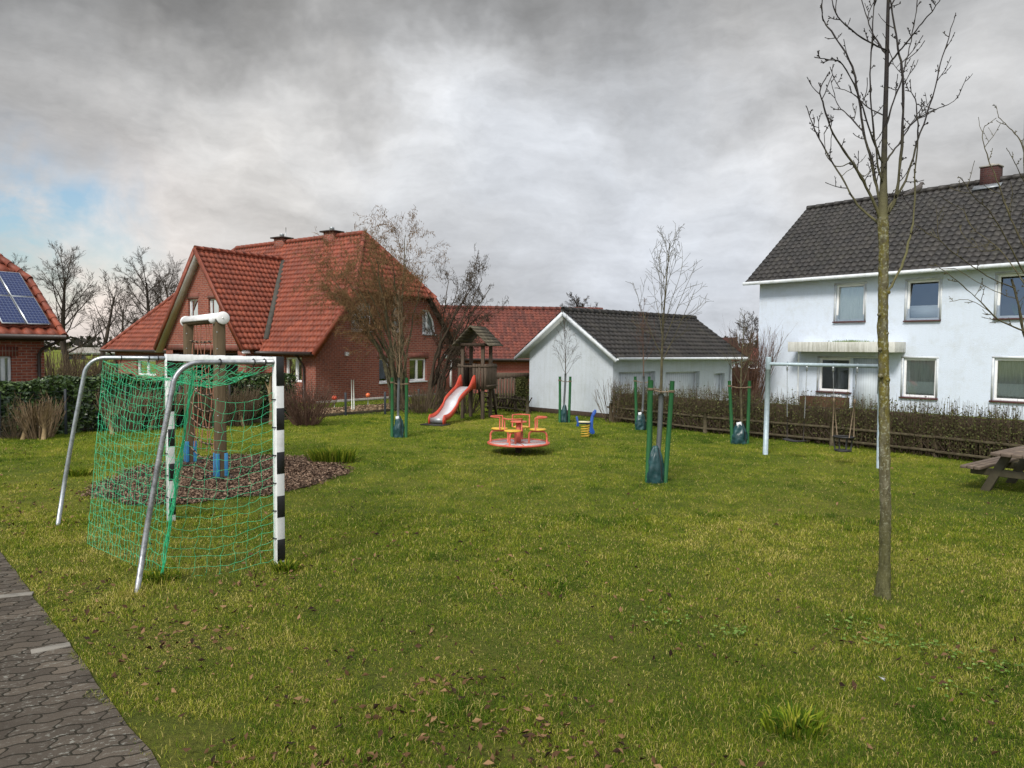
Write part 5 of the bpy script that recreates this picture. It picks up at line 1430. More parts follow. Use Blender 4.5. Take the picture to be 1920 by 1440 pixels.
# ================= picnic table =================
tA = G(1846, 919); tA.z = 0
K = .83
pt_ = thing('picnic_table', 'brown plank picnic table with attached benches at the right edge', 'picnic table', tA)
la = Vector((.78, .62, 0)).normalized(); ta = Vector((la.y, -la.x, 0))
org = tA + ta * (.62 * K)
def tq(a, b, z): return org + ta * (a * K) + la * (b * K) + UP * (z * K)
for b in (0, 1.3):
    mb = MB()
    for s_ in (-1, 1): mb.beam(tq(s_ * .62, b, -.03), tq(s_ * .27, b, .70), .08, .12, up=ta)
    mb.beam(tq(-.86, b, .36), tq(.86, b, .36), .075, .11); mb.build('end_frame', 'table_frame', pt_, bevel=.008)
mb = MB()
for i in range(5): mb.box(tq(-.34 + .17 * i, .62, .745), (.158 * K, 2.05 * K, .05), (ta, la, UP), i * .2)
mb.build('tabletop', 'plank_table', pt_, bevel=.008)
for s_ in (-1, 1):
    mb = MB()
    for i in range(3): mb.box(tq(s_ * (.62 + .118 * i), .62, .455), (.100 * K, 2.05 * K, .045), (ta, la, UP))
    mb.build('bench', 'plank_table', pt_, bevel=.006)

# ================= stakes, bags, tree guards =================
def stake_set(px, py, w_px, top_px, label, tlab, lean=(-.02, .03), third=False, col='stake_green', rot=0.0):
    c = G(px, py); c.z = 0; Yc = c.y
    hw2 = w_px / 2 / F * Yc; H_ = at(px, top_px, Yc).z
    t_ = thing('tree_support', label, 'tree support', c, 'green stake supports around the young trees')
    sx = Vector((math.cos(rot), math.sin(rot), 0))
    tops = []
    lst = [(-hw2, lean[0], 0), (hw2, lean[1], 0)]
    if third: lst.append((-hw2 + .10, lean[0] * .3 - .02, .35))
    for dx_, ln, dy_ in lst:
        b = c + sx * dx_ + Vector((0, dy_, 0)); tpt = b + Vector((ln, 0, H_ + (.0 if not dy_ else -.0)))
        mb = MB(); mb.tube([b - UP * .06, b.lerp(tpt, .5) + Vector((.004, 0, 0)), tpt], [.040, .039, .037], 14); mb.build('stake', col, t_, smooth=False, bevel=.004); tops.append((b, tpt))
    mb = MB()
    la_ = tops[0][0].lerp(tops[0][1], .92); lb_ = tops[1][0].lerp(tops[1][1], .90)
    pts = [la_.lerp(lb_, k / 6) + UP * (-.03 * math.sin(math.pi * k / 6)) + Vector((0, .02 * math.sin(k * 2), 0)) for k in range(7)]
    mb.tube(pts, .012, 6)
    for q in (la_, lb_):
        for dz in (-.012, .008): mb.tube([q + Vector((.045 * math.cos(v), .045 * math.sin(v), dz)) for v in np.linspace(0, 6.28, 13)[:-1]], .008, 5, closed=True)
    if third:
        lc = tops[2][0].lerp(tops[2][1], .92); mb.tube([la_.lerp(lb_, .5), lc], .010, 6)
    mb.build('tie_rope', 'rope_tan', t_, smooth=True)
    return c
def water_bag(c, w_, h, label, seed, white=False, dx_=0.0):
    rs_ = np.random.default_rng(seed)
    c = c + Vector((dx_, -.02, 0))
    t_ = thing('watering_bag', label, 'watering bag', c, 'dark green watering bags round the young trees')
    mb = MB(); seg = 40; rows = 22; vs = []
    ph = rs_.random(8) * 6.28
    for j in range(rows + 1):
        v = j / rows; env = (1 - v ** 2.8 * .72) * (1.0 - .10 * math.exp(-v * 14))
        for i in range(seg):
            a = 2 * math.pi * i / seg
            wr_ = .05 * math.sin(3 * a + ph[0] + 5 * v) + .05 * math.sin(5 * a + ph[1] - 7 * v) + .03 * math.sin(11 * v + 2 * a + ph[2]) + .06 * abs(math.sin(4 * a + ph[3] + 3 * v)) * v
            nz_ = mnoise.noise(Vector((math.cos(a) * 2.2, math.sin(a) * 2.2, v * 4 + seed))) * .20 + abs(mnoise.noise(Vector((math.cos(a) * 3.2 + v * 2, math.sin(a) * 3.2, v * 7 + seed * 3)))) * -.22
            r_ = w_ / 2 * env * (1 + wr_ + nz_)
            vs.append(c + Vector((math.cos(a) * r_, math.sin(a) * r_ * .75, v * h + .01 * math.sin(3 * a))))
    f_ = [[j * seg + i, j * seg + (i + 1) % seg, (j + 1) * seg + (i + 1) % seg, (j + 1) * seg + i] for j in range(rows) for i in range(seg)]
    f_ += [[rows * seg + i for i in range(seg)]]
    mb.add(vs, f_); mb.build('bag', 'bag_green', t_, smooth=False)
    mb = MB(); az = rad(-60); pts = []
    for j in range(2, rows):
        v = j / rows; r_ = w_ / 2 * (1 - v ** 2.8 * .72) * 1.07; pts.append(c + Vector((math.cos(az) * r_, math.sin(az) * r_ * .80 - .01, v * h)))
    mb.tube(pts, .008, 5); mb.build('zip', 'zip_black', t_)
    if white:
        mb = MB(); q = c + Vector((-.03, -w_ * .16, h * .93)); mb.box(q, (w_ * .30, .012, w_ * .24), (Vector((.95, 0, .2)).normalized(), Vector((0, 1, 0)), Vector((-.2, 0, .95)).normalized())); mb.build('care_label', 'tag_white', t_, bevel=.003)
    return t_
SETS = {}
SETS['A'] = stake_set(748, 820, 26, 708, 'two dark green stakes holding the pale sapling in front of the hazel clump', '', (.0, .02))
SETS['B'] = stake_set(1058, 792, 17, 706, 'farthest pair of green stakes, against the white gable wall of the garage', '', (-.01, .03))
SETS['C'] = stake_set(1204, 806, 21, 706, 'green stake pair by the left hedge end, partly hidden by the nearest stakes', '', (-.06, .02))
SETS['D'] = stake_set(1230, 905, 33, 714, 'nearest set of three thick green stakes on the lawn', '', (.035, .095), third=True)
SETS['E'] = stake_set(1387, 832, 28, 714, 'pair of green stakes standing left of the swing frame', '', (-.10, .02))
water_bag(SETS['A'], .27, .52, 'dark green watering bag between the stakes beside the slide', 1, True)
water_bag(SETS['B'], .22, .52, 'slim dark green watering bag in front of the white gable wall', 2)
water_bag(SETS['C'], .30, .48, 'dark green watering bag with white label by the left end of the hedge', 3, True, -.05)
water_bag(SETS['D'], .30, .60, 'large dark green watering bag with black zip between the nearest stakes', 4, False, -.02)
water_bag(SETS['E'], .38, .50, 'dark green watering bag with white label left of the swing', 5, True, -.02)

# ================= fences =================
def jaeger(name, label, pts_px, zt, posts_px, seed, behind=.06):
    rs_ = np.random.default_rng(seed); P_ = [G(*p) for p in pts_px]
    t_ = thing(name, label, 'fence', (P_[0].x, P_[0].y, 0))
    for a, b in zip(P_[:-1], P_[1:]):
        d = (b - a); L = d.length; d.normalize(); nn = Vector((-d.y, d.x, 0)); nn = nn if nn.y > 0 else -nn
        for z, nm in ((zt, 'top_rail'), (.13, 'bottom_rail')):
            mb = MB(); mb.beam(a + UP * (z + rs_.normal(0, .008)), b + UP * (z + rs_.normal(0, .008)), .040, .055); mb.build(nm, 'wood_fence', t_, bevel=.015)
        n_ = int(L / .15)
        for s_ in (-1, 1):
            mb = MB()
            for i in range(n_):
                c = a + d * (L * (i + .5) / n_) + nn * (.035 + .022 * (s_ > 0)); 
                if rs_.random() < .45: continue
                mb.beam(c - d * .20 * s_ + UP * .02, c + d * .20 * s_ + UP * (zt + .09), .018, .042, up=nn)
            mb.build('lattice', 'wood_dark', t_)
    for p in posts_px:
        c = G(*p); mb = MB(); mb.tube([c - UP * .05, c + UP * (zt + .13)], [.058, .052], 10); mb.build('post', 'wood_fence', t_)
    return t_
fl1 = [(1138, 789), (1322, 812), (1560, 836), (1753, 858), (1990, 888)]
jaeger('lattice_fence', 'low weathered rustic lattice fence along the foot of the right hedge', fl1, .42, [(1145, 790), (1220, 799), (1322, 812), (1440, 823), (1560, 836), (1753, 857), (1985, 888)], 1)
jaeger('lattice_fence', 'short grey diamond lattice fence between play tower and garage corner', [(912, 768), (990, 776)], .46, [(930, 770), (966, 773), (989, 776)], 2)
# tall board fence
mb = MB(); a = at(922, 760, 26.2); b = at(967, 760, 26.4); a.z = b.z = 0
tf_ = thing('board_fence', 'tall weathered board fence behind the play tower', 'fence', a); rs = np.random.default_rng(4)
planks(mb, a - (b - a) * .2, b, 0, 1.13, .09); mb.build('boards', 'wood_grey', tf_)
mb = MB(); mb.beam(a + UP * 1.2, at(992, 760, 26.6) * 1 + UP * (1.2 - at(992, 760, 26.6).z), .06, .22); mb.build('top_board', 'wood_grey', tf_)
# garden wire fence
fp = [(592, 783), (648, 779), (722, 777), (785, 768), (860, 760)]
wf = thing('wire_fence', 'low dark green wire mesh fence with posts before the gravel bed', 'fence', tuple(G(648, 780)))
for p in fp[1:4] + [(845, 762)]:
    c = G(*p); mb = MB(); mb.box(c + UP * .36, (.07, .05, .74)); mb.build('post', 'fence_anthracite', wf, bevel=.008)
mb = MB(); fpts = [G(*p) for p in fp]
for a, b in zip(fpts[:-1], fpts[1:]):
    n_ = int((b - a).length / .07)
    for i in range(n_): q = a.lerp(b, i / n_); mb.tube([q, q + UP * .62], .0022, 3, cap=False)
    for z in (.05, .2, .34, .48, .62): mb.tube([a + UP * z, b + UP * z], .003, 3, cap=False)
mb.build('wire_mesh', 'fence_anthracite', wf)
# mesh panel fence in front of the laurel hedge
hp0, hp1 = G(-60, 826), G(560, 787)
wf2 = thing('panel_fence', 'thin dark wire panel fence along the front of the laurel hedge', 'fence', tuple(G(8, 822)))
dh = (hp1 - hp0); Lh = dh.length; dh.normalize(); nh = Vector((-dh.y, dh.x, 0)); nh = nh if nh.y > 0 else -nh
mb = MB()
for z in (.1, .3, .5, .7, .9, 1.05): mb.tube([hp0 + UP * z, hp1 + UP * z], .003, 3, cap=False)
for i in range(int(Lh / .1)): q = hp0 + dh * (i * .1); mb.tube([q, q + UP * 1.05], .0018, 3, cap=False)
mb.build('wire_mesh', 'fence_anthracite', wf2)
for k in range(6):
    c = hp0 + dh * (Lh * (k + .45) / 6); mb = MB(); mb.box(c + UP * .54, (.06, .04, 1.12)); mb.build('post', 'fence_anthracite', wf2, bevel=.008)

# ================= garden ornaments, stakes =================
for (px, py, bqx, bqy, m_, lb) in ((627, 746, 627, 768, 'red_ball', 'small red garden ball on a thin rod, left one by the brick wall'), (690, 741, 690, 762, 'orange_ball', 'orange garden ball on a thin rod, right one by the brick wall')):
    g_ = G(bqx, bqy); t_ = thing('garden_ball', lb, 'garden ornament', (g_.x, g_.y, 0), 'garden balls on rods'); c = at(px, py, g_.y)
    mb = MB(); prf = [(.085 * math.sin(v) + .001, -.085 * math.cos(v)) for v in np.linspace(.1, math.pi - .1, 12)]; mb.lathe(c, prf, 20); mb.build('ball', m_, t_, smooth=True)
    mb = MB(); mb.tube([Vector((g_.x, g_.y, 0)), c], .008, 6); mb.build('rod', 'galv', t_)
for px, tx, lb in ((660, 659, 'thin pale sapling stake, left one of a close pair before the brick wall'), (664, 663, 'thin pale sapling stake, right one of a close pair before the brick wall')):
    g_ = G(px, 771); c = at(tx, 712, g_.y); mb = MB(); mb.tube([Vector((g_.x, g_.y, -.02)), c], .018, 8); o_ = mb.build('garden_stake', 'curtain', None); o_['label'] = lb; o_['category'] = 'stake'; o_['group'] = 'pale garden stakes'

# ================= dove =================
def dove():
    c = at(1718, 357, 6.9)
    mb = MB(); P_ = [c + Vector(v) * .78 for v in ((-.155, .0, -.062), (-.10, 0, -.045), (-.06, 0, -.025), (-.02, 0, -.002), (.02, 0, .022), (.045, 0, .048), (.052, 0, .068), (.060, 0, .082), (.072, 0, .084), (.083, 0, .078), (.100, 0, .072))]
    mb.tube(P_, [v * .78 for v in (.012, .016, .026, .038, .040, .030, .020, .021, .019, .009, .003)], 14); mb_o = mb
    o_ = mb.build('dove', 'bird_grey', None, smooth=True); o_['label'] = 'grey dove perched on a branch of the tall foreground tree'; o_['category'] = 'bird'
    return o_
dove()
# ================= trees =================
TW = 960
def limb(mb, base_pt_px, Y0, pts_px, r0, r1, kdep, rs, twigs=True, tmb=None, tw_len=.22, sides=8, dens=1.0, jitter=.0, tx=1657):
    """branch through pixel way-points; depth drifts by kdep per metre of sideways run"""
    P_ = []
    x0 = (pts_px[0][0] - 960) / F * Y0
    for (px, py) in pts_px:
        X = (px - 960) / F * Y0; Y = Y0 + kdep * (abs(X - x0)) ; P_.append(at(px, py, Y))
    # resample with catmull
    Q = []
    for i in range(len(P_) - 1):
        a = P_[max(0, i - 1)]; b = P_[i]; c = P_[i + 1]; d = P_[min(len(P_) - 1, i + 2)]
        for k in range(5):
            t_ = k / 5; Q.append(.5 * ((2 * b) + (-a + c) * t_ + (2 * a - 5 * b + 4 * c - d) * t_ ** 2 + (-a + 3 * b - 3 * c + d) * t_ ** 3))
    Q.append(P_[-1]); n_ = len(Q)
    Q = [q + Vector(rs.normal(0, .0025 + jitter, 3)) if 0 < i < n_ - 1 else q for i, q in enumerate(Q)]
    R_ = [(r0 + (r1 - r0) * (i / (n_ - 1)) ** .8) * (1 + .10 * rs.normal() * (r0 < .03)) for i in range(n_)]
    mb.tube(Q, R_, sides, cap=True)
    if twigs:
        L = sum((Q[i + 1] - Q[i]).length for i in range(n_ - 1)); nt_ = int(L * 8.5 * dens); T_ = tmb or mb
        for k in range(nt_):
            t_ = .12 + .88 * (k + rs.random()) / nt_; i = min(n_ - 2, int(t_ * (n_ - 1))); q = Q[i].lerp(Q[i + 1], rs.random()); d = (Q[i + 1] - Q[i]).normalized()
            ax = d.cross(Vector(rs.normal(0, 1, 3))).normalized(); nd = Matrix.Rotation(rad(35 + 30 * rs.random()), 3, ax) @ d
            twig(T_, q, nd, tw_len * (.25 + 1.1 * rs.random() ** 2) * (1 if t_ > .25 else .8), .0045, rs)
    return Q
def twig(mb, p, d, L, r, rs, lvl=0):
    n_ = 4; pts = [p]; dd = d
    for i in range(n_):
        dd = (dd + Vector(rs.normal(0, .10, 3)) + UP * .14).normalized(); pts.append(pts[-1] + dd * (L / n_))
    mb.tube(pts, [r, r * .85, r * .75, r * .65, r * .75], 4, cap=True, rnd=rs.random())
    for j, q in enumerate(pts[1:-1]):                        # buds / spurs
        if rs.random() < .7:
            ax = dd.cross(Vector(rs.normal(0, 1, 3))).normalized(); nd = Matrix.Rotation(rad(50), 3, ax) @ dd
            if L > .16 and lvl == 0 and rs.random() < .55: twig(mb, q, nd, L * .5, r * .8, rs, 1)
            else: mb.tube([q, q + nd * .02], [r * .9, r * 1.15], 4)

def fg_tree():
    rs = np.random.default_rng(12); Y0 = G(1657, 1119).y
    b = G(1657, 1119); t_ = thing('bare_tree', 'tall slender bare tree with mossy trunk in the right foreground', 'tree', (b.x, b.y, 0))
    tp_ = [(1657, 1124), (1657, 1100), (1659, 1040), (1660, 960), (1659, 900), (1658, 800), (1657, 700), (1655, 620), (1656, 540), (1657, 470), (1655, 405), (1657, 330), (1659, 240), (1662, 150), (1664, 60), (1666, -20), (1668, -140), (1660, -230)]
    rr = [.054, .049, .046, .045, .044, .043, .042, .042, .041, .039, .042, .026, .021, .018, .015, .012, .008, .003]
    Q = []; RR = []
    P_ = [at(px, py, Y0) for px, py in tp_]
    for i in range(len(P_) - 1):
        for k in range(8): Q.append(P_[i].lerp(P_[i + 1], k / 8)); RR.append(rr[i] + (rr[i + 1] - rr[i]) * k / 8)
    cut = 10 * 8
    # knobbly trunk: displaced rings
    def knob(Q, RR, sd):
        mb = MB(); sides = 20; vs = []
        for i, (q, r_) in enumerate(zip(Q, RR)):
            for s_ in range(sides):
                a = 2 * math.pi * s_ / sides; n3 = mnoise.noise(Vector((math.cos(a) * 1.3, math.sin(a) * 1.3, q.z * 7 + sd))) * .16 + mnoise.noise(Vector((math.cos(a) * 2.6, math.sin(a) * 2.6, q.z * 26))) * .12
                if q.z < .25: n3 += (.25 - q.z) * 1.3 * (1 + math.sin(3 * a))
                rr_ = r_ * (1 + n3); vs.append(q + Vector((math.cos(a) * rr_, math.sin(a) * rr_, 0)))
        nR = len(Q); f_ = [[j * sides + i, j * sides + (i + 1) % sides, (j + 1) * sides + (i + 1) % sides, (j + 1) * sides + i] for j in range(nR - 1) for i in range(sides)]
        mb.add(vs, f_); return mb
    Qd = []; Rd = []
    for i in range(cut):
        for k in range(3): Qd.append(Q[i].lerp(Q[i + 1], k / 3)); Rd.append(RR[i])
    mb = knob(Qd, Rd, 3); 
    for (px, py, r_) in ((1651, 705, .022), (1664, 712, .022), (1648, 590, .014), (1665, 548, .02), (1650, 655, .016), (1664, 625, .012)):
        c = at(px, py, Y0 - .035); prf = [(r_ * math.sin(v) + .001, -r_ * math.cos(v)) for v in np.linspace(.1, math.pi - .1, 8)]; mb.lathe(c, prf, 12)
    mb.build('trunk', 'bark_moss', t_, smooth=True)
    cm = MB(); tw_ = MB()
    cm.tube(Q[cut - 1:], RR[cut - 1:], 10)
    limbs = [
        ([(1655, 428), (1651, 422), (1608, 383), (1577, 331), (1542, 272), (1525, 235), (1511, 198)], .016, .004, .5),
        ([(1653, 410), (1647, 401), (1624, 350), (1597, 303), (1562, 249), (1542, 191), (1538, 167), (1554, 136)], .019, .004, -.6),
        ([(1654, 385), (1648, 370), (1636, 311), (1620, 249), (1608, 171), (1593, 113), (1558, 58), (1542, 30), (1543, -15)], .019, .005, .8),
        ([(1657, 306), (1653, 300), (1632, 249), (1612, 187), (1581, 121), (1550, 112), (1527, 107)], .012, .004, -.9),
        ([(1656, 412), (1663, 404), (1682, 358), (1692, 253), (1693, 144), (1682, 78), (1671, 12), (1662, -50)], .021, .006, -.5),
        ([(1658, 402), (1665, 393), (1698, 338), (1721, 264), (1748, 183), (1768, 105), (1791, 29)], .017, .004, .6),
        ([(1660, 550), (1667, 543), (1694, 490), (1706, 445), (1713, 408), (1717, 311), (1721, 233), (1713, 179), (1697, 170)], .016, .004, -.4),
        ([(1659, 306), (1685, 270), (1713, 229), (1750, 207), (1780, 196), (1797, 180)], .010, .003, .9),
        ([(1662, 150), (1667, 121), (1698, 82), (1729, 43), (1750, 18), (1775, -20)], .011, .004, -.8),
        ([(1663, 105), (1650, 84), (1636, 62), (1620, 16), (1608, -40)], .010, .004, .9),
        ([(1662, 218), (1628, 202), (1597, 175), (1565, 165)], .008, .003, .9),
        ([(1664, 95), (1628, 78), (1577, 39), (1561, 4), (1562, -20)], .009, .004, -.7),
        ([(1658, 340), (1650, 330), (1640, 260), (1632, 160), (1636, 60), (1640, -20)], .012, .005, -1.5),
        ([(1660, 250), (1672, 200), (1690, 150), (1705, 90), (1718, 20), (1722, -30)], .010, .004, 1.2),
        ([(1597, 303), (1570, 312), (1550, 290), (1545, 250)], .006, .003, .6),
        ([(1636, 311), (1622, 330), (1608, 318), (1600, 300)], .005, .003, -.6),
        ([(1620, 249), (1590, 215), (1570, 195), (1558, 150)], .007, .003, 1.0),
        ([(1692, 253), (1720, 215), (1735, 190)], .007, .003, 1.0), ([(1666, 20), (1680, -10), (1690, -60)], .008, .004, .6),
        ([(1577, 331), (1610, 306), (1625, 290)], .004, .002, .7),
    ]
    for pts, a, b_, k in limbs: limb(cm, None, Y0, pts, a * .84, b_ * .85, k, rs, True, tw_, .19, 8, .85)
    cm.build('limbs', 'bark_limb', t_, smooth=True); tw_.build('twigs', 'bark_twig', t_, smooth=False)
fg_tree()
def right_tree():
    rs = np.random.default_rng(31); b = G(1985, 1010); Y0 = b.y
    t_ = thing('bare_tree', 'bare young tree reaching in from beyond the right edge of the photo', 'tree', (b.x, b.y, 0))
    tr_ = MB(); tr_.tube([at(px, py, Y0) for px, py in ((1985, 1014), (1978, 900), (1972, 780), (1962, 690), (1950, 600), (1940, 500), (1928, 400), (1922, 300), (1925, 150), (1935, 20))], [.05, .046, .043, .04, .034, .03, .024, .019, .013, .005], 12); tr_.build('trunk', 'bark_moss', t_, smooth=True)
    cm = MB(); tw_ = MB()
    L = [([(1962, 690), (1935, 655), (1920, 625), (1910, 573), (1897, 523)], .018, .012, .3),
         ([(1935, 640), (1917, 620), (1873, 600), (1830, 557), (1790, 523), (1750, 493)], .013, .003, -.4),
         ([(1940, 500), (1920, 463), (1890, 397), (1873, 347), (1853, 297), (1842, 257), (1847, 235)], .013, .003, .4),
         ([(1925, 320), (1915, 268), (1893, 240), (1873, 220), (1867, 197)], .008, .003, .6),
         ([(1945, 540), (1920, 510), (1863, 407), (1827, 370), (1803, 333)], .010, .003, -.6),
         ([(1950, 580), (1920, 530), (1873, 467), (1823, 427), (1805, 393)], .010, .003, .7),
         ([(1907, 560), (1880, 552), (1840, 533), (1790, 503)], .006, .003, .5),
         ([(1903, 540), (1850, 517), (1787, 473), (1763, 450), (1757, 430)], .007, .003, -.5),
         ([(1873, 600), (1850, 580), (1815, 562), (1780, 566)], .005, .003, .8),
         ([(1930, 360), (1915, 330), (1900, 300), (1887, 277)], .006, .003, -.8),
         ([(1890, 397), (1898, 370), (1895, 340)], .005, .003, .8), ([(1873, 467), (1840, 470), (1805, 440), (1800, 420)], .005, .003, .9)]
    for pts, a, b_, k in L: limb(cm, None, Y0, pts, a, b_, k, rs, True, tw_, .26, 7, .62)
    cm.build('limbs', 'bark_young', t_, smooth=True); tw_.build('twigs', 'bark_young', t_)
right_tree()

# planted saplings inside the stakes
def sapling(name, label, c, H_, crown0, seed, spread=1.0, mat='bark_young', dens=1.0, guard=True, up=.10, lean=(0, 0), r0=.030, nb=16, ang=35, blen=.30, gm_='trunk_guard'):
    rs = np.random.default_rng(seed); t_ = thing(name, label, 'tree', c, 'young staked trees on the lawn')
    pts = []; n_ = 12
    for i in range(n_ + 1):
        v = i / n_; pts.append(c + Vector((lean[0] * v + .02 * math.sin(v * 7 + seed), lean[1] * v, v * H_)))
    R_ = [r0 * (1 - .86 * (i / n_)) for i in range(n_ + 1)]
    mb = MB(); mb.tube(pts, R_, 10); mb.build('trunk', mat, t_, smooth=True)
    if guard:
        mb = MB(); zt = 1.45; gp_2 = []; 
        for k in range(9):
            v = (.5 + (zt - .5) * k / 8) / H_; i = min(n_ - 1, int(v * n_)); gp_2.append(pts[i].lerp(pts[i + 1], v * n_ - i))
        mb.tube(gp_2, r0 + .007, 10); g_ = mb.build('trunk_guard', gm_, t_)
    cr_ = MB()
    k = int(nb * dens)
    for j in range(k):
        v = crown0 + (1 - crown0) * (j + rs.random() * .8) / k; i = min(n_ - 1, int(v * n_)); q = pts[i].lerp(pts[i + 1], v * n_ - i)
        a = j * 2.4 + rs.random(); el = rad(90 - ang * (1.1 - .4 * v)); d = Vector((math.cos(a) * math.cos(el) * spread, math.sin(a) * math.cos(el) * spread, math.sin(el)))
        grow(cr_, q, d, H_ * blen * (1.15 - .85 * (v - crown0) / (1 - crown0)), max(.004, r0 * .42 * (1.1 - v)), 0,
             [dict(wob=.07, up=up, n=6, sides=5, tip=.35), dict(k=4 * dens, t0=.25, ang=42, len=.45, fall=.4, rr=.6, wob=.10, up=.06, n=4, sides=4, tip=.6, rmin=.003), dict(k=2.6 * dens, t0=.2, ang=45, len=.5, fall=.3, rr=.8, wob=.12, up=.04, n=2, sides=3, tip=.8)], rs)
    cr_.build('crown', mat, t_, rnd=True)
def ztop(c, py): return at(960, py, c.y).z
sapling('young_tree', 'pale straight sapling with green stakes in front of the hazel clump', SETS['A'], ztop(SETS['A'], 560), .36, 41, .8, 'twig_tan', 1.3, ang=24, blen=.22, r0=.025)
sapling('young_tree', 'thin bare sapling in front of the white gable wall', SETS['B'], ztop(SETS['B'], 602), .45, 42, 1.0, 'hazel_dark', 1.1, ang=42, blen=.24, r0=.024, nb=18)
sapling('young_tree', 'thin bare sapling by the left end of the hedge', SETS['C'], ztop(SETS['C'], 570), .52, 43, 1.0, 'twig_red', 1.1, ang=40, blen=.22, r0=.024, nb=16)
sapling('young_tree', 'tallest staked sapling with upright shoots, on the lawn nearest the camera', SETS['D'] + Vector((.0, .04, 0)), ztop(SETS['D'], 452), .50, 44, 1.0, 'bark_young', 1.1, ang=33, blen=.30, r0=.034, nb=15, lean=(.16, .05))
sapling('young_tree', 'bare sapling with mossy trunk between stakes left of the swing', SETS['E'] + Vector((.03, .05, 0)), ztop(SETS['E'], 588), .42, 45, 1.0, 'bark_young', 1.1, guard=False, ang=38, blen=.24, r0=.034, nb=17)

# hazel clumps in front of the brick gable
def hazel(name, label, bases, Hs, seed, crown_px, mat, mat2, catkins, stems=8, nsub=1.0, trop=.03, zlo=.45):
    rs = np.random.default_rng(seed); c = bases[0]; t_ = thing(name, label, 'tree', (c.x, c.y, 0), 'hazel trees at the garden edge')
    st = MB(); cr_ = MB(); tips = []
    for q in bases:
        for k in range(stems):
            tx, ty = crown_px[rs.integers(len(crown_px))]; Yt = q.y + rs.normal(0, .9); tgt = at(tx + rs.normal(0, 12), ty + rs.normal(0, 10), Yt)
            a = q + Vector(rs.normal(0, .12, 3)) * Vector((1, 1, 0)).length * .5; a.z = -.02
            m1 = a.lerp(tgt, .35); m1 = Vector((a.x + (tgt.x - a.x) * .16, a.y + (tgt.y - a.y) * .2, tgt.z * .36)); m2 = Vector((a.x + (tgt.x - a.x) * .52, a.y + (tgt.y - a.y) * .6, tgt.z * .68))
            ctrl = [a, m1, m2, tgt]; Q = []
            for i in range(3):
                p0 = ctrl[max(0, i - 1)]; p1 = ctrl[i]; p2 = ctrl[i + 1]; p3 = ctrl[min(3, i + 2)]
                for kk in range(5):
                    u = kk / 5; Q.append(.5 * ((2 * p1) + (-p0 + p2) * u + (2 * p0 - 5 * p1 + 4 * p2 - p3) * u ** 2 + (-p0 + 3 * p1 - 3 * p2 + p3) * u ** 3) + Vector(rs.normal(0, .025, 3)))
            Q.append(tgt); n_ = len(Q); r_ = .045 + .03 * rs.random(); st.tube(Q, [r_ * (1 - .88 * i / (n_ - 1)) for i in range(n_)], 6, cap=False)
            L = (tgt - a).length
            for j in range(int(11 * nsub)):
                v = zlo + (1 - zlo) * rs.random(); i = min(n_ - 2, int(v * (n_ - 1))); p = Q[i].lerp(Q[i + 1], rs.random()); d = (Q[i + 1] - Q[i]).normalized()
                ax = d.cross(Vector(rs.normal(0, 1, 3))).normalized(); nd = Matrix.Rotation(rad(30 + 35 * rs.random()), 3, ax) @ d
                grow(cr_, p, nd, L * .18 * (.6 + .8 * rs.random()), .012 * (1.2 - v), 0, [dict(wob=.12, up=trop, n=5, sides=4, tip=.4),
                    dict(k=5, t0=.1, ang=40, len=.50, fall=.4, rr=.6, wob=.14, up=trop, n=4, sides=3, tip=.5, rmin=.006), dict(k=5, t0=.1, ang=42, len=.5, fall=.3, rr=.7, wob=.15, up=trop, n=3, sides=3, tip=.7)], rs)
    st.build('stems', mat2, t_, smooth=True)
    cr_.flush(); cv = np.concatenate(cr_.v)
    cr_.build('crown', mat, t_, rnd=True)
    if catkins:
        idx = rs.integers(0, len(cv), catkins); p = cv[idx] + rs.normal(0, .04, (catkins, 3)); Lk = rs.uniform(.05, .11, catkins)
        wv = .010; a = rs.uniform(0, 6.28, catkins); dx_ = np.stack([np.cos(a), np.sin(a), 0 * a], 1) * wv
        tip = p.copy(); tip[:, 2] -= Lk; tip[:, :2] += rs.normal(0, .008, (catkins, 2)); mid = (p + tip) / 2
        v = np.stack([p, mid + dx_, tip, mid - dx_], 1).reshape(-1, 3)
        dy_ = np.stack([-np.sin(a), np.cos(a), 0 * a], 1) * wv; v2 = np.stack([p, mid + dy_, tip, mid - dy_], 1).reshape(-1, 3)
        mb = MB(); f_ = np.arange(catkins * 4).reshape(-1, 4); mb.add(v, f_, rs.random(catkins)); mb.add(v2, f_, rs.random(catkins)); mb.build('catkins', mat, t_, rnd=True)
hb = [at(744, 765, 25.6), at(757, 766, 25.9)]
for q in hb: q.z = 0
hazel('hazel_tree', 'spreading multi-stemmed hazel with brown drooping catkins in front of the brick gable', hb, 5, 51,
      [(612, 505), (625, 530), (650, 545), (675, 505), (640, 515), (700, 500), (612, 515), (618, 500), (640, 485), (640, 540), (660, 500), (655, 520), (690, 480), (700, 515), (720, 460), (735, 500), (760, 452), (775, 445), (790, 470), (760, 520), (800, 520), (820, 490), (820, 540), (740, 545), (700, 525)], 'hazel', 'bark_young', 9000, 12, 1.0, -.01, .50)
hb2 = at(803, 768, 26.2); hb2.z = 0; hb3 = at(818, 766, 26.4); hb3.z = 0
hazel('hazel_tree', 'dark bare hazel leaning right between brick house and play tower', [hb2, hb3], 5, 52,
      [(838, 500), (860, 490), (880, 505), (900, 530), (915, 560), (850, 560), (890, 580), (925, 575), (820, 540), (870, 620), (840, 640), (860, 540)], 'hazel_dark', 'hazel_dark', 3500, 6, .85, .01, .45)

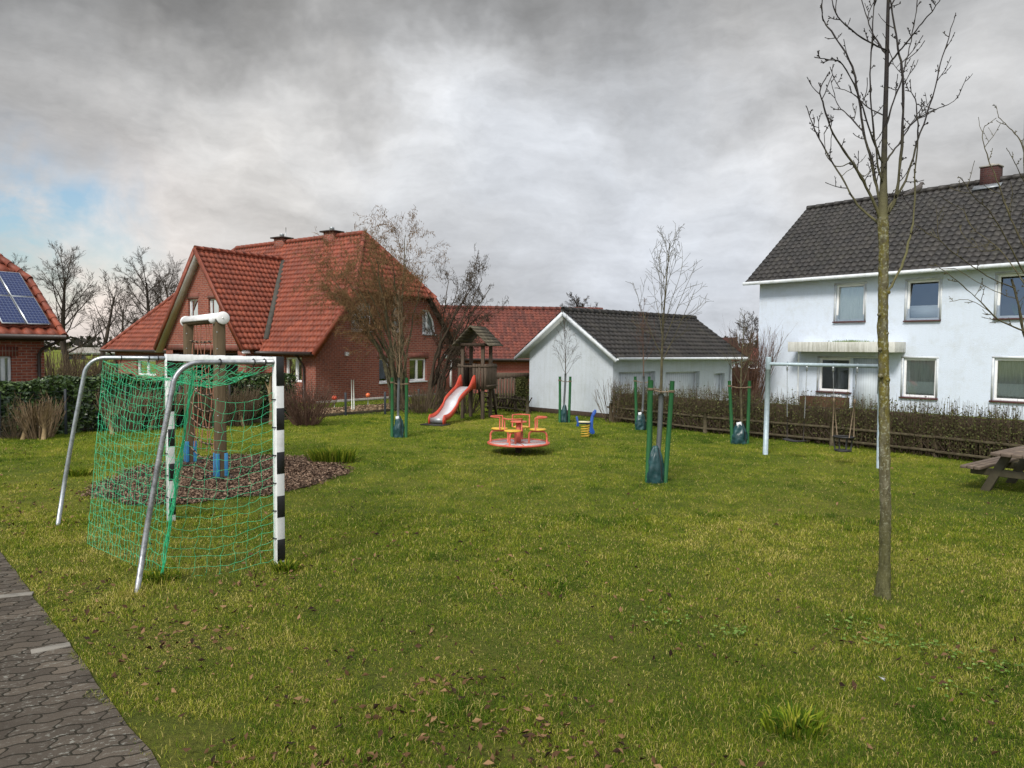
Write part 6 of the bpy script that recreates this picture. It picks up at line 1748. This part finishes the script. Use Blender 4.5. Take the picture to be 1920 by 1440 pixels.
# background trees
def bt(px, Y, toppx, seed, label, name='bare_tree', dens=1.0, spread=1.0, mat='bark_far', tw=1.0, grp='bare trees behind the houses', basez=0, fork=.25):
    b = at(px, 700, Y); b.z = basez; H_ = at(px, toppx, Y).z - basez
    return big_tree(name, label, 'tree', b, H_, seed, dens, spread, mat, grp, tw, fork)
bt(128, 46, 455, 61, 'tallest bare tree behind the solar roof, dense dark crown', dens=1.3, tw=.9, spread=1.3)
bt(40, 52, 472, 62, 'bare tree rising directly behind the solar roof', dens=1.3, tw=.9, spread=1.4)
bt(188, 50, 500, 63, 'thin bare tree between the tallest tree and the brick house', dens=.9, spread=.6, tw=1.1)
bt(285, 48, 468, 64, 'bare spreading tree behind the left slope of the brick house', dens=1.35, tw=.9, spread=1.6)
bt(330, 54, 480, 65, 'bare tree half hidden behind the cross gable', dens=1.2, tw=.9, spread=1.5)
bt(232, 60, 540, 66, 'small bare tree low beside the left roof slope of the brick house', dens=.9, tw=1.3)
bt(1085, 62, 543, 67, 'round bare tree crown above the ridge of the white garage', dens=1.5, tw=1.3, spread=2.6, fork=.10)
bt(1398, 46, 585, 68, 'bare tree in the gap between garage and white house', dens=1.1, tw=1.1)

# shrubs
def shrub(name, label, c, W2, H_, n_, seed, mat, lean=.7, r_=.006, grp='leafless shrubs along the hedge', stumps=0, upr=.10, zfork=.35, cat='shrub'):
    rs = np.random.default_rng(seed); t_ = thing(name, label, cat, c, grp); mb = MB()
    for i in range(n_):
        a = rs.random() * 6.28; rad_ = rs.random() ** .5; b = c + Vector((math.cos(a), math.sin(a), 0)) * (W2 * .22 * rad_)
        d = Vector((math.cos(a) * lean * rad_, math.sin(a) * lean * rad_, 1)).normalized()
        grow(mb, b, d, H_ * (.65 + .45 * rs.random()), r_ * (1 + rs.random()), 0, [dict(wob=.07, up=upr, n=5, sides=4, tip=.5), dict(k=4, t0=zfork, ang=22, len=.45, fall=.5, rr=.7, wob=.08, up=.06, n=3, sides=3, tip=.6, rmin=.003)], rs)
    mb.build('branches', mat, t_, rnd=True)
    if stumps:
        s_ = MB()
        for k in range(stumps):
            b = c + Vector(rs.normal(0, W2 * .20, 3)); b.z = -.02; d = Vector(rs.normal(0, .22, 3)); d.z = 1
            pts = [b, b + d * H_ * .25, b + d * H_ * .5 + Vector(rs.normal(0, .04, 3))]; s_.tube(pts, [.055, .045, .03], 7)
            for j in range(34):
                q = pts[1].lerp(pts[2], rs.random()); dd = Vector((rs.normal(0, .55), rs.normal(0, .55), 1)).normalized(); mb2 = s_
                mb2.tube([q, q + dd * H_ * .18, q + dd * H_ * .30 + UP * H_ * .16], [.009, .007, .005], 4)
        s_.build('cut_stems', 'stump_tan', t_)
    return t_
def g0(px, py): q = G(px, py); q.z = 0; return q
shrub('pruned_shrub', 'pruned tan shrub with thick cut stems before the hedge at the left', g0(76, 822), 1.2, .92, 60, 71, 'twig_tan', .55, .006, stumps=5)
shrub('pruned_shrub', 'loose brown shrub low at the left edge of the hedge', g0(28, 822), 1.2, .62, 70, 72, 'twig_brown', 1.3, .004)
shrub('pruned_shrub', 'tan clipped shrub behind the goal net, left one', g0(235, 808), 1.6, 1.0, 170, 73, 'twig_tan', .5, .007, stumps=3)
shrub('pruned_shrub', 'tan clipped shrub behind the goal net, nearer the striped far post', g0(300, 804), 1.5, 1.0, 150, 74, 'twig_tan', .5, .007, stumps=2)
shrub('pruned_shrub', 'brown clipped shrub between the climbing frame posts', g0(385, 800), 1.3, .95, 130, 75, 'twig_brown', .5, .006, stumps=1)
shrub('pruned_shrub', 'wide tan shrub between climbing frame and near goal post', g0(447, 798), 1.5, 1.0, 160, 76, 'twig_brown', .55, .006, stumps=2)
shrub('pruned_shrub', 'reddish brown fanned shrub right of the striped goal post', g0(574, 797), 1.5, 1.15, 150, 77, 'twig_red', .95, .006)
shrub('bare_shrub', 'thin bare shrub against the right corner of the garage gable', g0(1150, 792), 1.0, 1.25, 26, 78, 'twig_brown', .8, .005, grp='loose shrubs by the garage')
shrub('bare_shrub', 'brown thicket at the foot of the hazel stems', at(790, 768, 24.6) * 1 - UP * at(790, 768, 24.6).z, 2.6, .8, 120, 79, 'twig_brown', .9, .006, grp='loose shrubs by the garage')
shrub('bare_shrub', 'dark thicket under the play tower', at(868, 768, 24.4) * 1 - UP * at(868, 768, 24.4).z, 2.2, .95, 110, 80, 'hazel_dark', .9, .006, grp='loose shrubs by the garage')
shrub('bare_shrub', 'brown bush behind the laurel hedge next to the solar house', at(110, 700, 29) - UP * at(110, 700, 29).z, 3.4, 1.9, 120, 81, 'twig_brown', .8, .012, grp='brown bushes beyond the laurel hedge')
shrub('bare_shrub', 'brown bush beyond the hedge left of the brick house', at(188, 700, 38) - UP * at(188, 700, 38).z, 3.4, 1.6, 100, 82, 'twig_brown', .9, .014, grp='brown bushes beyond the laurel hedge')
shrub('bare_shrub', 'reddish bare shrubs beside the corner of the white house', at(1404, 700, 30) - UP * at(1404, 700, 30).z, 2.2, 2.9, 90, 83, 'twig_red', .35, .009, grp='brown bushes beyond the laurel hedge')
# slim trunk stub beside the near goal post
sb = g0(508, 796); mb = MB(); mb.tube([sb - UP * .02, sb + Vector((.03, 0, .5)), sb + Vector((-.02, 0, .95)), sb + Vector((.03, 0, 1.35))], [.07, .055, .06, .035], 9)
mb.tube([sb + Vector((-.02, 0, .9)), sb + Vector((-.16, 0, 1.2))], [.03, .015], 6); mb.tube([sb + Vector((0, 0, 1.0)), sb + Vector((.15, .05, 1.3))], [.03, .012], 6)
o_ = mb.build('tree_stump', 'stump_tan', None, smooth=True); o_['label'] = 'pollarded mossy stump beside the near goal post'; o_['category'] = 'stump'

# ================= hedges =================
def hedge_box(name, label, a, b, dep, z1, mat, n_leaf, size, seed, leafmat_flat=.9, core='wood_dark', z0=.0, grp=None, thick=.22, topn=.05):
    rs = np.random.default_rng(seed); d = (b - a); L = d.length; d.normalize(); nn = Vector((-d.y, d.x, 0)); nn = nn if nn.y > 0 else -nn
    t_ = thing(name, label, 'hedge', (a.x, a.y, 0), grp)
    mb = MB(); mb.box(a + d * L / 2 + nn * dep / 2 + UP * ((z1 - .15) / 2), (L - .2, dep - .3, z1 - .15), (d, nn, UP)); mb.build('inner_branches', core, t_)
    n1 = int(n_leaf * .62); n2 = n_leaf - n1
    u = rs.uniform(0, L, n_leaf); v = np.empty(n_leaf); z = np.empty(n_leaf)
    v[:n1] = rs.exponential(thick * .4, n1) - .04 ; z[:n1] = z0 + (z1 - z0) * rs.random(n1) ** .8
    v[n1:] = rs.uniform(0, dep, n2); z[n1:] = z1 - rs.exponential(thick * .35, n2) + .05
    bumps = topn * (np.sin(u * 1.7 + seed) + np.sin(u * 4.3)) ; z += bumps * (z / z1); v += .05 * np.sin(u * 2.9 + z * 5)
    An = np.array(a); C_ = An + u[:, None] * np.array(d) + v[:, None] * np.array(nn); C_[:, 2] = np.maximum(z, .03)
    nrm = np.tile(-np.array(nn), (n_leaf, 1)); nrm[n1:] = (0, 0, 1); nrm = nrm + rs.normal(0, .5, nrm.shape); nrm /= np.linalg.norm(nrm, axis=1)[:, None]
    scatter_quads('foliage', C_, rs.uniform(size * .6, size * 1.25, n_leaf), mat, rs, aspect=.42, parent=None, nrm=nrm)
    o_ = COL.objects[-1] if False else bpy.context.scene.collection.objects[-1]
    return t_, o_
def reparent(t_, o_):
    o_.parent = t_; o_.matrix_parent_inverse = WORLD[t_].inverted()
la0 = hp0 + nh * .12; lb0 = hp1 + nh * .12
t_, o_ = hedge_box('laurel_hedge', 'clipped glossy laurel hedge running behind the goal', la0, lb0, 1.0, 1.30, 'laurel', 26000, .062, 91, thick=.30); reparent(t_, o_)
ia = at(967, 760, 26.3); ib = at(992, 760, 26.5); ia.z = ib.z = 0
t_, o_ = hedge_box('ivy_hedge', 'dark clipped ivy hedge between board fence and garage', ia, ib, .5, 1.12, 'privet', 4500, .035, 92); reparent(t_, o_)
ba_, bb_ = at(1372, 760, 31), at(1440, 760, 31); ba_.z = bb_.z = 0
t_, o_ = hedge_box('beech_hedge', 'rusty brown beech hedge in the gap beside the white house', ba_, bb_, .8, 1.36, 'beech_dry', 7000, .05, 93); reparent(t_, o_)
# privet hedge: twigs + small leaves
def twig_hedge():
    rs = np.random.default_rng(95); P_ = [G(*p) for p in fl1]; P_ = [Vector((p.x, p.y, 0)) for p in P_]
    P_[0] = P_[0] + (P_[1] - P_[0]).normalized() * .15
    t_ = thing('privet_hedge', 'low twiggy privet hedge with upright shoots behind the lattice fence', 'hedge', P_[0])
    tw_ = MB(); cores = MB(); LC = []; seglen = [(P_[i + 1] - P_[i]).length for i in range(len(P_) - 1)]; tot = sum(seglen)
    HT = 1.14
    for si, (a, b) in enumerate(zip(P_[:-1], P_[1:])):
        d = (b - a).normalized(); nn = Vector((-d.y, d.x, 0)); nn = nn if nn.y > 0 else -nn; L = seglen[si]
        cores.box(a + d * L / 2 + nn * .58 + UP * .42, (L, .42, .80), (d, nn, UP))
        n_ = int(L * 300)
        for i in range(n_):
            u = rs.random() * L; v = .08 + rs.random() * .9; edge = rs.random() < .68
            if edge: v = rs.exponential(.08)
            q = a + d * u + nn * v; h = HT * (.86 + .2 * rs.random()) + .04 * math.sin(u * 2.3 + si) + (.12 if rs.random() < .10 else 0)
            z0 = rs.random() * .45 if not edge else rs.random() ** 1.5 * .5
            p0 = q + UP * z0; hh = min(h - z0, .25 + .5 * rs.random()); 
            if rs.random() < .5: hh = h - z0
            p2 = p0 + Vector((rs.normal(0, .05), rs.normal(0, .05) - (.03 if edge else 0), hh)); p1 = p0.lerp(p2, .5) + Vector(rs.normal(0, .015, 3))
            tw_.tube([p0, p1, p2], [.0045, .0035, .0022], 3, cap=False, rnd=rs.random())
            for k in range(9):
                tt = .1 + .9 * rs.random(); LC.append(p0.lerp(p2, tt) + Vector(rs.normal(0, .022, 3)))
    tw_.build('twigs', 'twig_brown', t_); cores.build('inner_branches', 'wood_dark', t_)
    C_ = np.array([tuple(v) for v in LC]); pz = C_[:, 2]
    keep = rs.random(len(C_)) < np.interp(pz, [0, .25, .75, .98, 1.15], [.6, 1, 1, .7, .3]); C_ = C_[keep]
    o_ = scatter_quads('foliage', C_, rs.uniform(.015, .031, len(C_)), 'privet', rs, aspect=.5, flat=1); reparent(t_, o_)
twig_hedge()

# ================= grass =================
def vnoise(x, y, s, seed):
    r = np.random.default_rng(seed); T = r.random((64, 64)); X = x * s + 100; Y = y * s + 100
    xi = np.floor(X).astype(int); yi = np.floor(Y).astype(int); fx = X - xi; fy = Y - yi; fx = fx * fx * (3 - 2 * fx); fy = fy * fy * (3 - 2 * fy)
    g = lambda i, j: T[(xi + i) % 64, (yi + j) % 64]
    return (g(0, 0) * (1 - fx) + g(1, 0) * fx) * (1 - fy) + (g(0, 1) * (1 - fx) + g(1, 1) * fx) * fy
ex_, ey_ = eperp.x, eperp.y
def road_side(x, y): return (x - e1.x) * ex_ + (y - e1.y) * ey_      # > 0 on the road
def patch(x, y):
    return .30 * vnoise(x, y, .28, 1) + .25 * vnoise(x, y, .75, 2) + .25 * vnoise(x, y, 2.1, 3) + .20 * vnoise(x, y, 5.5, 4)
def make_grass():
    rs = np.random.default_rng(77)
    # radial density ~ Y^-1.55
    N = 1750000
    y0, y1 = 3.3, 36.0; pw = .42
    y = (y0 ** pw + rs.random(N) * (y1 ** pw - y0 ** pw)) ** (1 / pw)
    x = (y * .74 + 1.1) * rs.uniform(-1, 1, N)
    pt = patch(x, y); rd = road_side(x, y)
    keep = rd < -.02 + .16 * vnoise(x, y, 7, 8) ** 2
    keep &= ~in_mulch(x, y, .99 + 0)
    bare = vnoise(x, y, 1.3, 11) * .6 + vnoise(x, y, 3.7, 12) * .4
    nearroad = np.exp(-np.clip(np.abs(rd) - .5, 0, 9) / 1.1)
    keep &= rs.random(N) < np.clip(1.25 - np.clip((bare - .56) * 5, 0, 1) * (.45 + .70 * nearroad) - .35 * np.clip((vnoise(x, y, 8.5, 13) - .55) * 4, 0, 1), .10, 1)
    for px, py, r_ in ((1493, 866, .55), (1575, 874, .45), (972, 852, .75), (1657, 1122, .28), (415, 1075, .6)):
        g_ = G(px, py); keep &= rs.random(N) > .62 * np.exp(-((x - g_.x) ** 2 + (y - g_.y) ** 2) / r_ ** 2)
    x, y, pt, rd, nearroad = x[keep], y[keep], pt[keep], rd[keep], nearroad[keep]
    n = len(x)
    lenn = vnoise(x, y, 1.9, 21) * .35 + vnoise(x, y, 7.5, 23) * .45 + vnoise(x, y, .6, 22) * .2
    h = (.014 + .034 * rs.random(n) ** 1.6) * (.35 + 1.35 * lenn)
    tuft = np.clip((vnoise(x, y, 2.4, 31) - .80) * 8, 0, 1); h *= 1 + .9 * tuft
    for (px, py, rr_) in ((160, 1108, .3), (250, 1198, .28), (340, 1190, .25), (640, 1245, .2), (310, 1240, .28), (420, 1205, .25)):
        g_ = G(px, py); h *= 1 - .6 * np.exp(-((x - g_.x) ** 2 + (y - g_.y) ** 2) / rr_ ** 2)
    for (px, py, rr_, k) in ((526, 1064, .22, 1.4), (255, 1110, .18, 1.0), (305, 1088, .30, 1.3), (1657, 1118, .15, .3), (1420, 1385, .22, .8), (1500, 1340, .25, 1.4), (107, 985, .2, .6), (1215, 905, .2, .5)):
        g_ = G(px, py); h *= 1 + k * np.exp(-((x - g_.x) ** 2 + (y - g_.y) ** 2) / rr_ ** 2)
    sc = np.clip(y / 6.5, .75, 3.4)
    wd_ = (.0010 + .0011 * rs.random(n)) * sc * 1.15; h = h * np.clip(.9 + y * .02, 1, 1.5)
    az = rs.uniform(0, 2 * math.pi, n); lean = rs.random(n) ** .7 * 1.30 + .25
    dx_, dy_ = np.cos(az), np.sin(az); wxv = rs.uniform(0, 2 * math.pi, n); wx_, wy_ = np.cos(wxv) * wd_, np.sin(wxv) * wd_
    tone = np.clip((pt - .33) * 1.9 + .0, 0, 1) * .62 + rs.normal(0, .23, n) * np.clip(7 / y, .45, 1) + .14 + .30 * (vnoise(x, y, 6.5, 61) - .5) + .28 * nearroad * vnoise(x, y, 1.1, 41) - .22 * tuft
    tone = tone + .18 * np.exp(-((x / y * F + 960 - 700) / 420) ** 2) * 0
    dead = rs.random(n) < .09 * np.clip(7 / y, .3, 1); tone[dead] = .97; tone = np.clip(tone, 0, 1)
    b1_ = np.stack([x - wx_, y - wy_, np.zeros(n) - .002], 1); b2_ = np.stack([x + wx_, y + wy_, np.zeros(n) - .002], 1)
    near = y < 9.5
    tipx = x + dx_ * h * np.sin(lean); tipy = y + dy_ * h * np.sin(lean); tipz = h * np.cos(lean * .9)
    tip = np.stack([tipx, tipy, np.maximum(tipz, .004)], 1)
    mb = MB()
    f = ~near; k = f.sum(); v = np.stack([b1_[f], b2_[f], tip[f]], 1).reshape(-1, 3); mb.add(v, np.arange(3 * k).reshape(-1, 3), tone[f])
    f = near; k = f.sum()
    mx_ = x + dx_ * h * .5 * np.sin(lean * .45); my_ = y + dy_ * h * .5 * np.sin(lean * .45); mz = h * .55 * np.cos(lean * .45)
    m1 = np.stack([mx_ - wx_ * .8, my_ - wy_ * .8, mz], 1); m2 = np.stack([mx_ + wx_ * .8, my_ + wy_ * .8, mz], 1)
    v = np.stack([b1_[f], b2_[f], m2[f], m1[f]], 1).reshape(-1, 3); v5 = np.stack([b1_[f], b2_[f], m2[f], m1[f], tip[f]], 1).reshape(-1, 3)
    base = np.arange(k)[:, None] * 5
    off = mb.n; mb.add(v5, base + np.array([[0, 1, 2, 3]]), tone[f]); mb.f.append(('a', base + np.array([[3, 2, 4]]) + off)); mb.r.append(tone[f])
    o_ = mb.build('grass', 'grass_blade', None, rnd=True, uv=None); o_['kind'] = 'stuff'
make_grass()
def fallen():
    rs = np.random.default_rng(78); N = 16000
    y = 3.4 + 12 * rs.random(N) ** 1.5; x = y * rs.uniform(-.8, .8, N); rd = road_side(x, y)
    dens = np.clip((vnoise(x, y, .9, 51) - .42) * 3, 0, 1) * np.exp(-np.clip(-rd - 1.6, 0, 50) / 1.5) * 1.1 + .040 + .05 * np.exp(-(y - 3.4) / 2.2)
    for px, py, r_ in ((160, 1108, .35), (250, 1198, .3), (340, 1190, .3), (480, 1150, .25), (640, 1245, .22), (700, 1352, .2), (800, 1190, .25), (520, 1325, .15), (40, 1000, .4), (850, 1290, .3), (1000, 1400, .2), (310, 1240, .3), (420, 1205, .3)):
        g_ = G(px, py); dens = dens + 1.1 * np.exp(-((x - g_.x) ** 2 + (y - g_.y) ** 2) / r_ ** 2)
    k = (rs.random(N) < dens * .50) & (rd < -.08); x, y = x[k], y[k]; n = len(x)
    C_ = np.stack([x, y, .018 + .03 * rs.random(n)], 1)
    o_ = scatter_quads('fallen_leaves', C_, rs.uniform(.012, .034, n), 'leaf_litter', rs, flat=.45, aspect=.5, curl=.35); o_['kind'] = 'stuff'
fallen()
def tuft(label, px, py, R, H_, n_, seed, mat='grass_blade'):
    rs = np.random.default_rng(seed); c = G(px, py); mb = MB()
    a = rs.uniform(0, 6.28, n_); r = R * rs.random(n_) ** .7; h = H_ * (.5 + .6 * rs.random(n_)); lean = rs.uniform(.1, .9, n_) 
    x = c.x + r * np.cos(a); y = c.y + r * np.sin(a) * .8; w_ = .004 + .003 * rs.random(n_); wa = rs.uniform(0, 6.28, n_)
    z0 = np.zeros(n_); ox, oy = np.cos(a) * h * np.sin(lean), np.sin(a) * h * np.sin(lean)
    v = np.stack([np.stack([x - w_ * np.cos(wa), y - w_ * np.sin(wa), z0], 1), np.stack([x + w_ * np.cos(wa), y + w_ * np.sin(wa), z0], 1),
                  np.stack([x + ox * .45 + w_ * np.cos(wa), y + oy * .45 + w_ * np.sin(wa), h * .65], 1), np.stack([x + ox * .45 - w_ * np.cos(wa), y + oy * .45 - w_ * np.sin(wa), h * .65], 1), np.stack([x + ox, y + oy, h * np.cos(lean)], 1)], 1).reshape(-1, 3)
    b = np.arange(n_)[:, None] * 5; rr_ = rs.random(n_) ** 1.5 * .8; mb.add(v, b + np.array([[0, 1, 2, 3]]), rr_); mb.f.append(('a', b + np.array([[3, 2, 4]]))); mb.r.append(rr_)
    o_ = mb.build('grass_tuft', mat, None, rnd=True, uv=None); o_['label'] = label; o_['category'] = 'grass tuft'; o_['group'] = 'long grass tufts'
tuft('long green grass tuft at the right end of the mulch bed', 622, 866, .42, .30, 1300, 1)
tuft('pale long grass tuft low in the right foreground', 1490, 1372, .16, .13, 300, 2)
tuft('long grass tuft growing at the foot of the near striped goal post', 536, 1070, .12, .11, 260, 3)
tuft('long grass tuft where the goal net touches the ground', 300, 1088, .16, .11, 260, 4)
tuft('small grass tuft beside the left end of the mulch bed', 145, 892, .20, .14, 300, 5)
def clover():
    rs = np.random.default_rng(79); P_ = []
    for px, py, r_, n_ in ((1635, 1212, .28, 26), (1755, 1222, .22, 24), (1870, 1255, .30, 34), (1780, 1300, .2, 12), (1240, 1165, .25, 20), (1380, 1190, .2, 25), (1600, 1180, .3, 25)):
        c = G(px, py)
        for _ in range(n_):
            q = Vector((c.x + rs.normal(0, r_ * .5), c.y + rs.normal(0, r_ * .4), .030 + .02 * rs.random())); a = rs.random() * 6.28
            for k in range(3): P_.append((q.x + .009 * math.cos(a + 2.09 * k), q.y + .009 * math.sin(a + 2.09 * k), q.z))
    C_ = np.array(P_); o_ = scatter_quads('clover', C_, rs.uniform(.008, .013, len(C_)), 'clover', rs, flat=.2, aspect=.9); o_['kind'] = 'stuff'
clover()
# crumpled white litter
mb = MB(); c = G(1658, 1283) + UP * .03; rs = np.random.default_rng(2)
vs = [c + Vector(rs.normal(0, .014, 3)) for _ in range(9)]; mb.add(vs, [[0, 1, 2], [2, 3, 4], [4, 5, 0], [6, 7, 8], [1, 3, 6], [5, 7, 2]]); o_ = mb.build('litter', 'tag_white', None); o_['label'] = 'crumpled white scrap lying in the grass in the right foreground'; o_['category'] = 'litter'
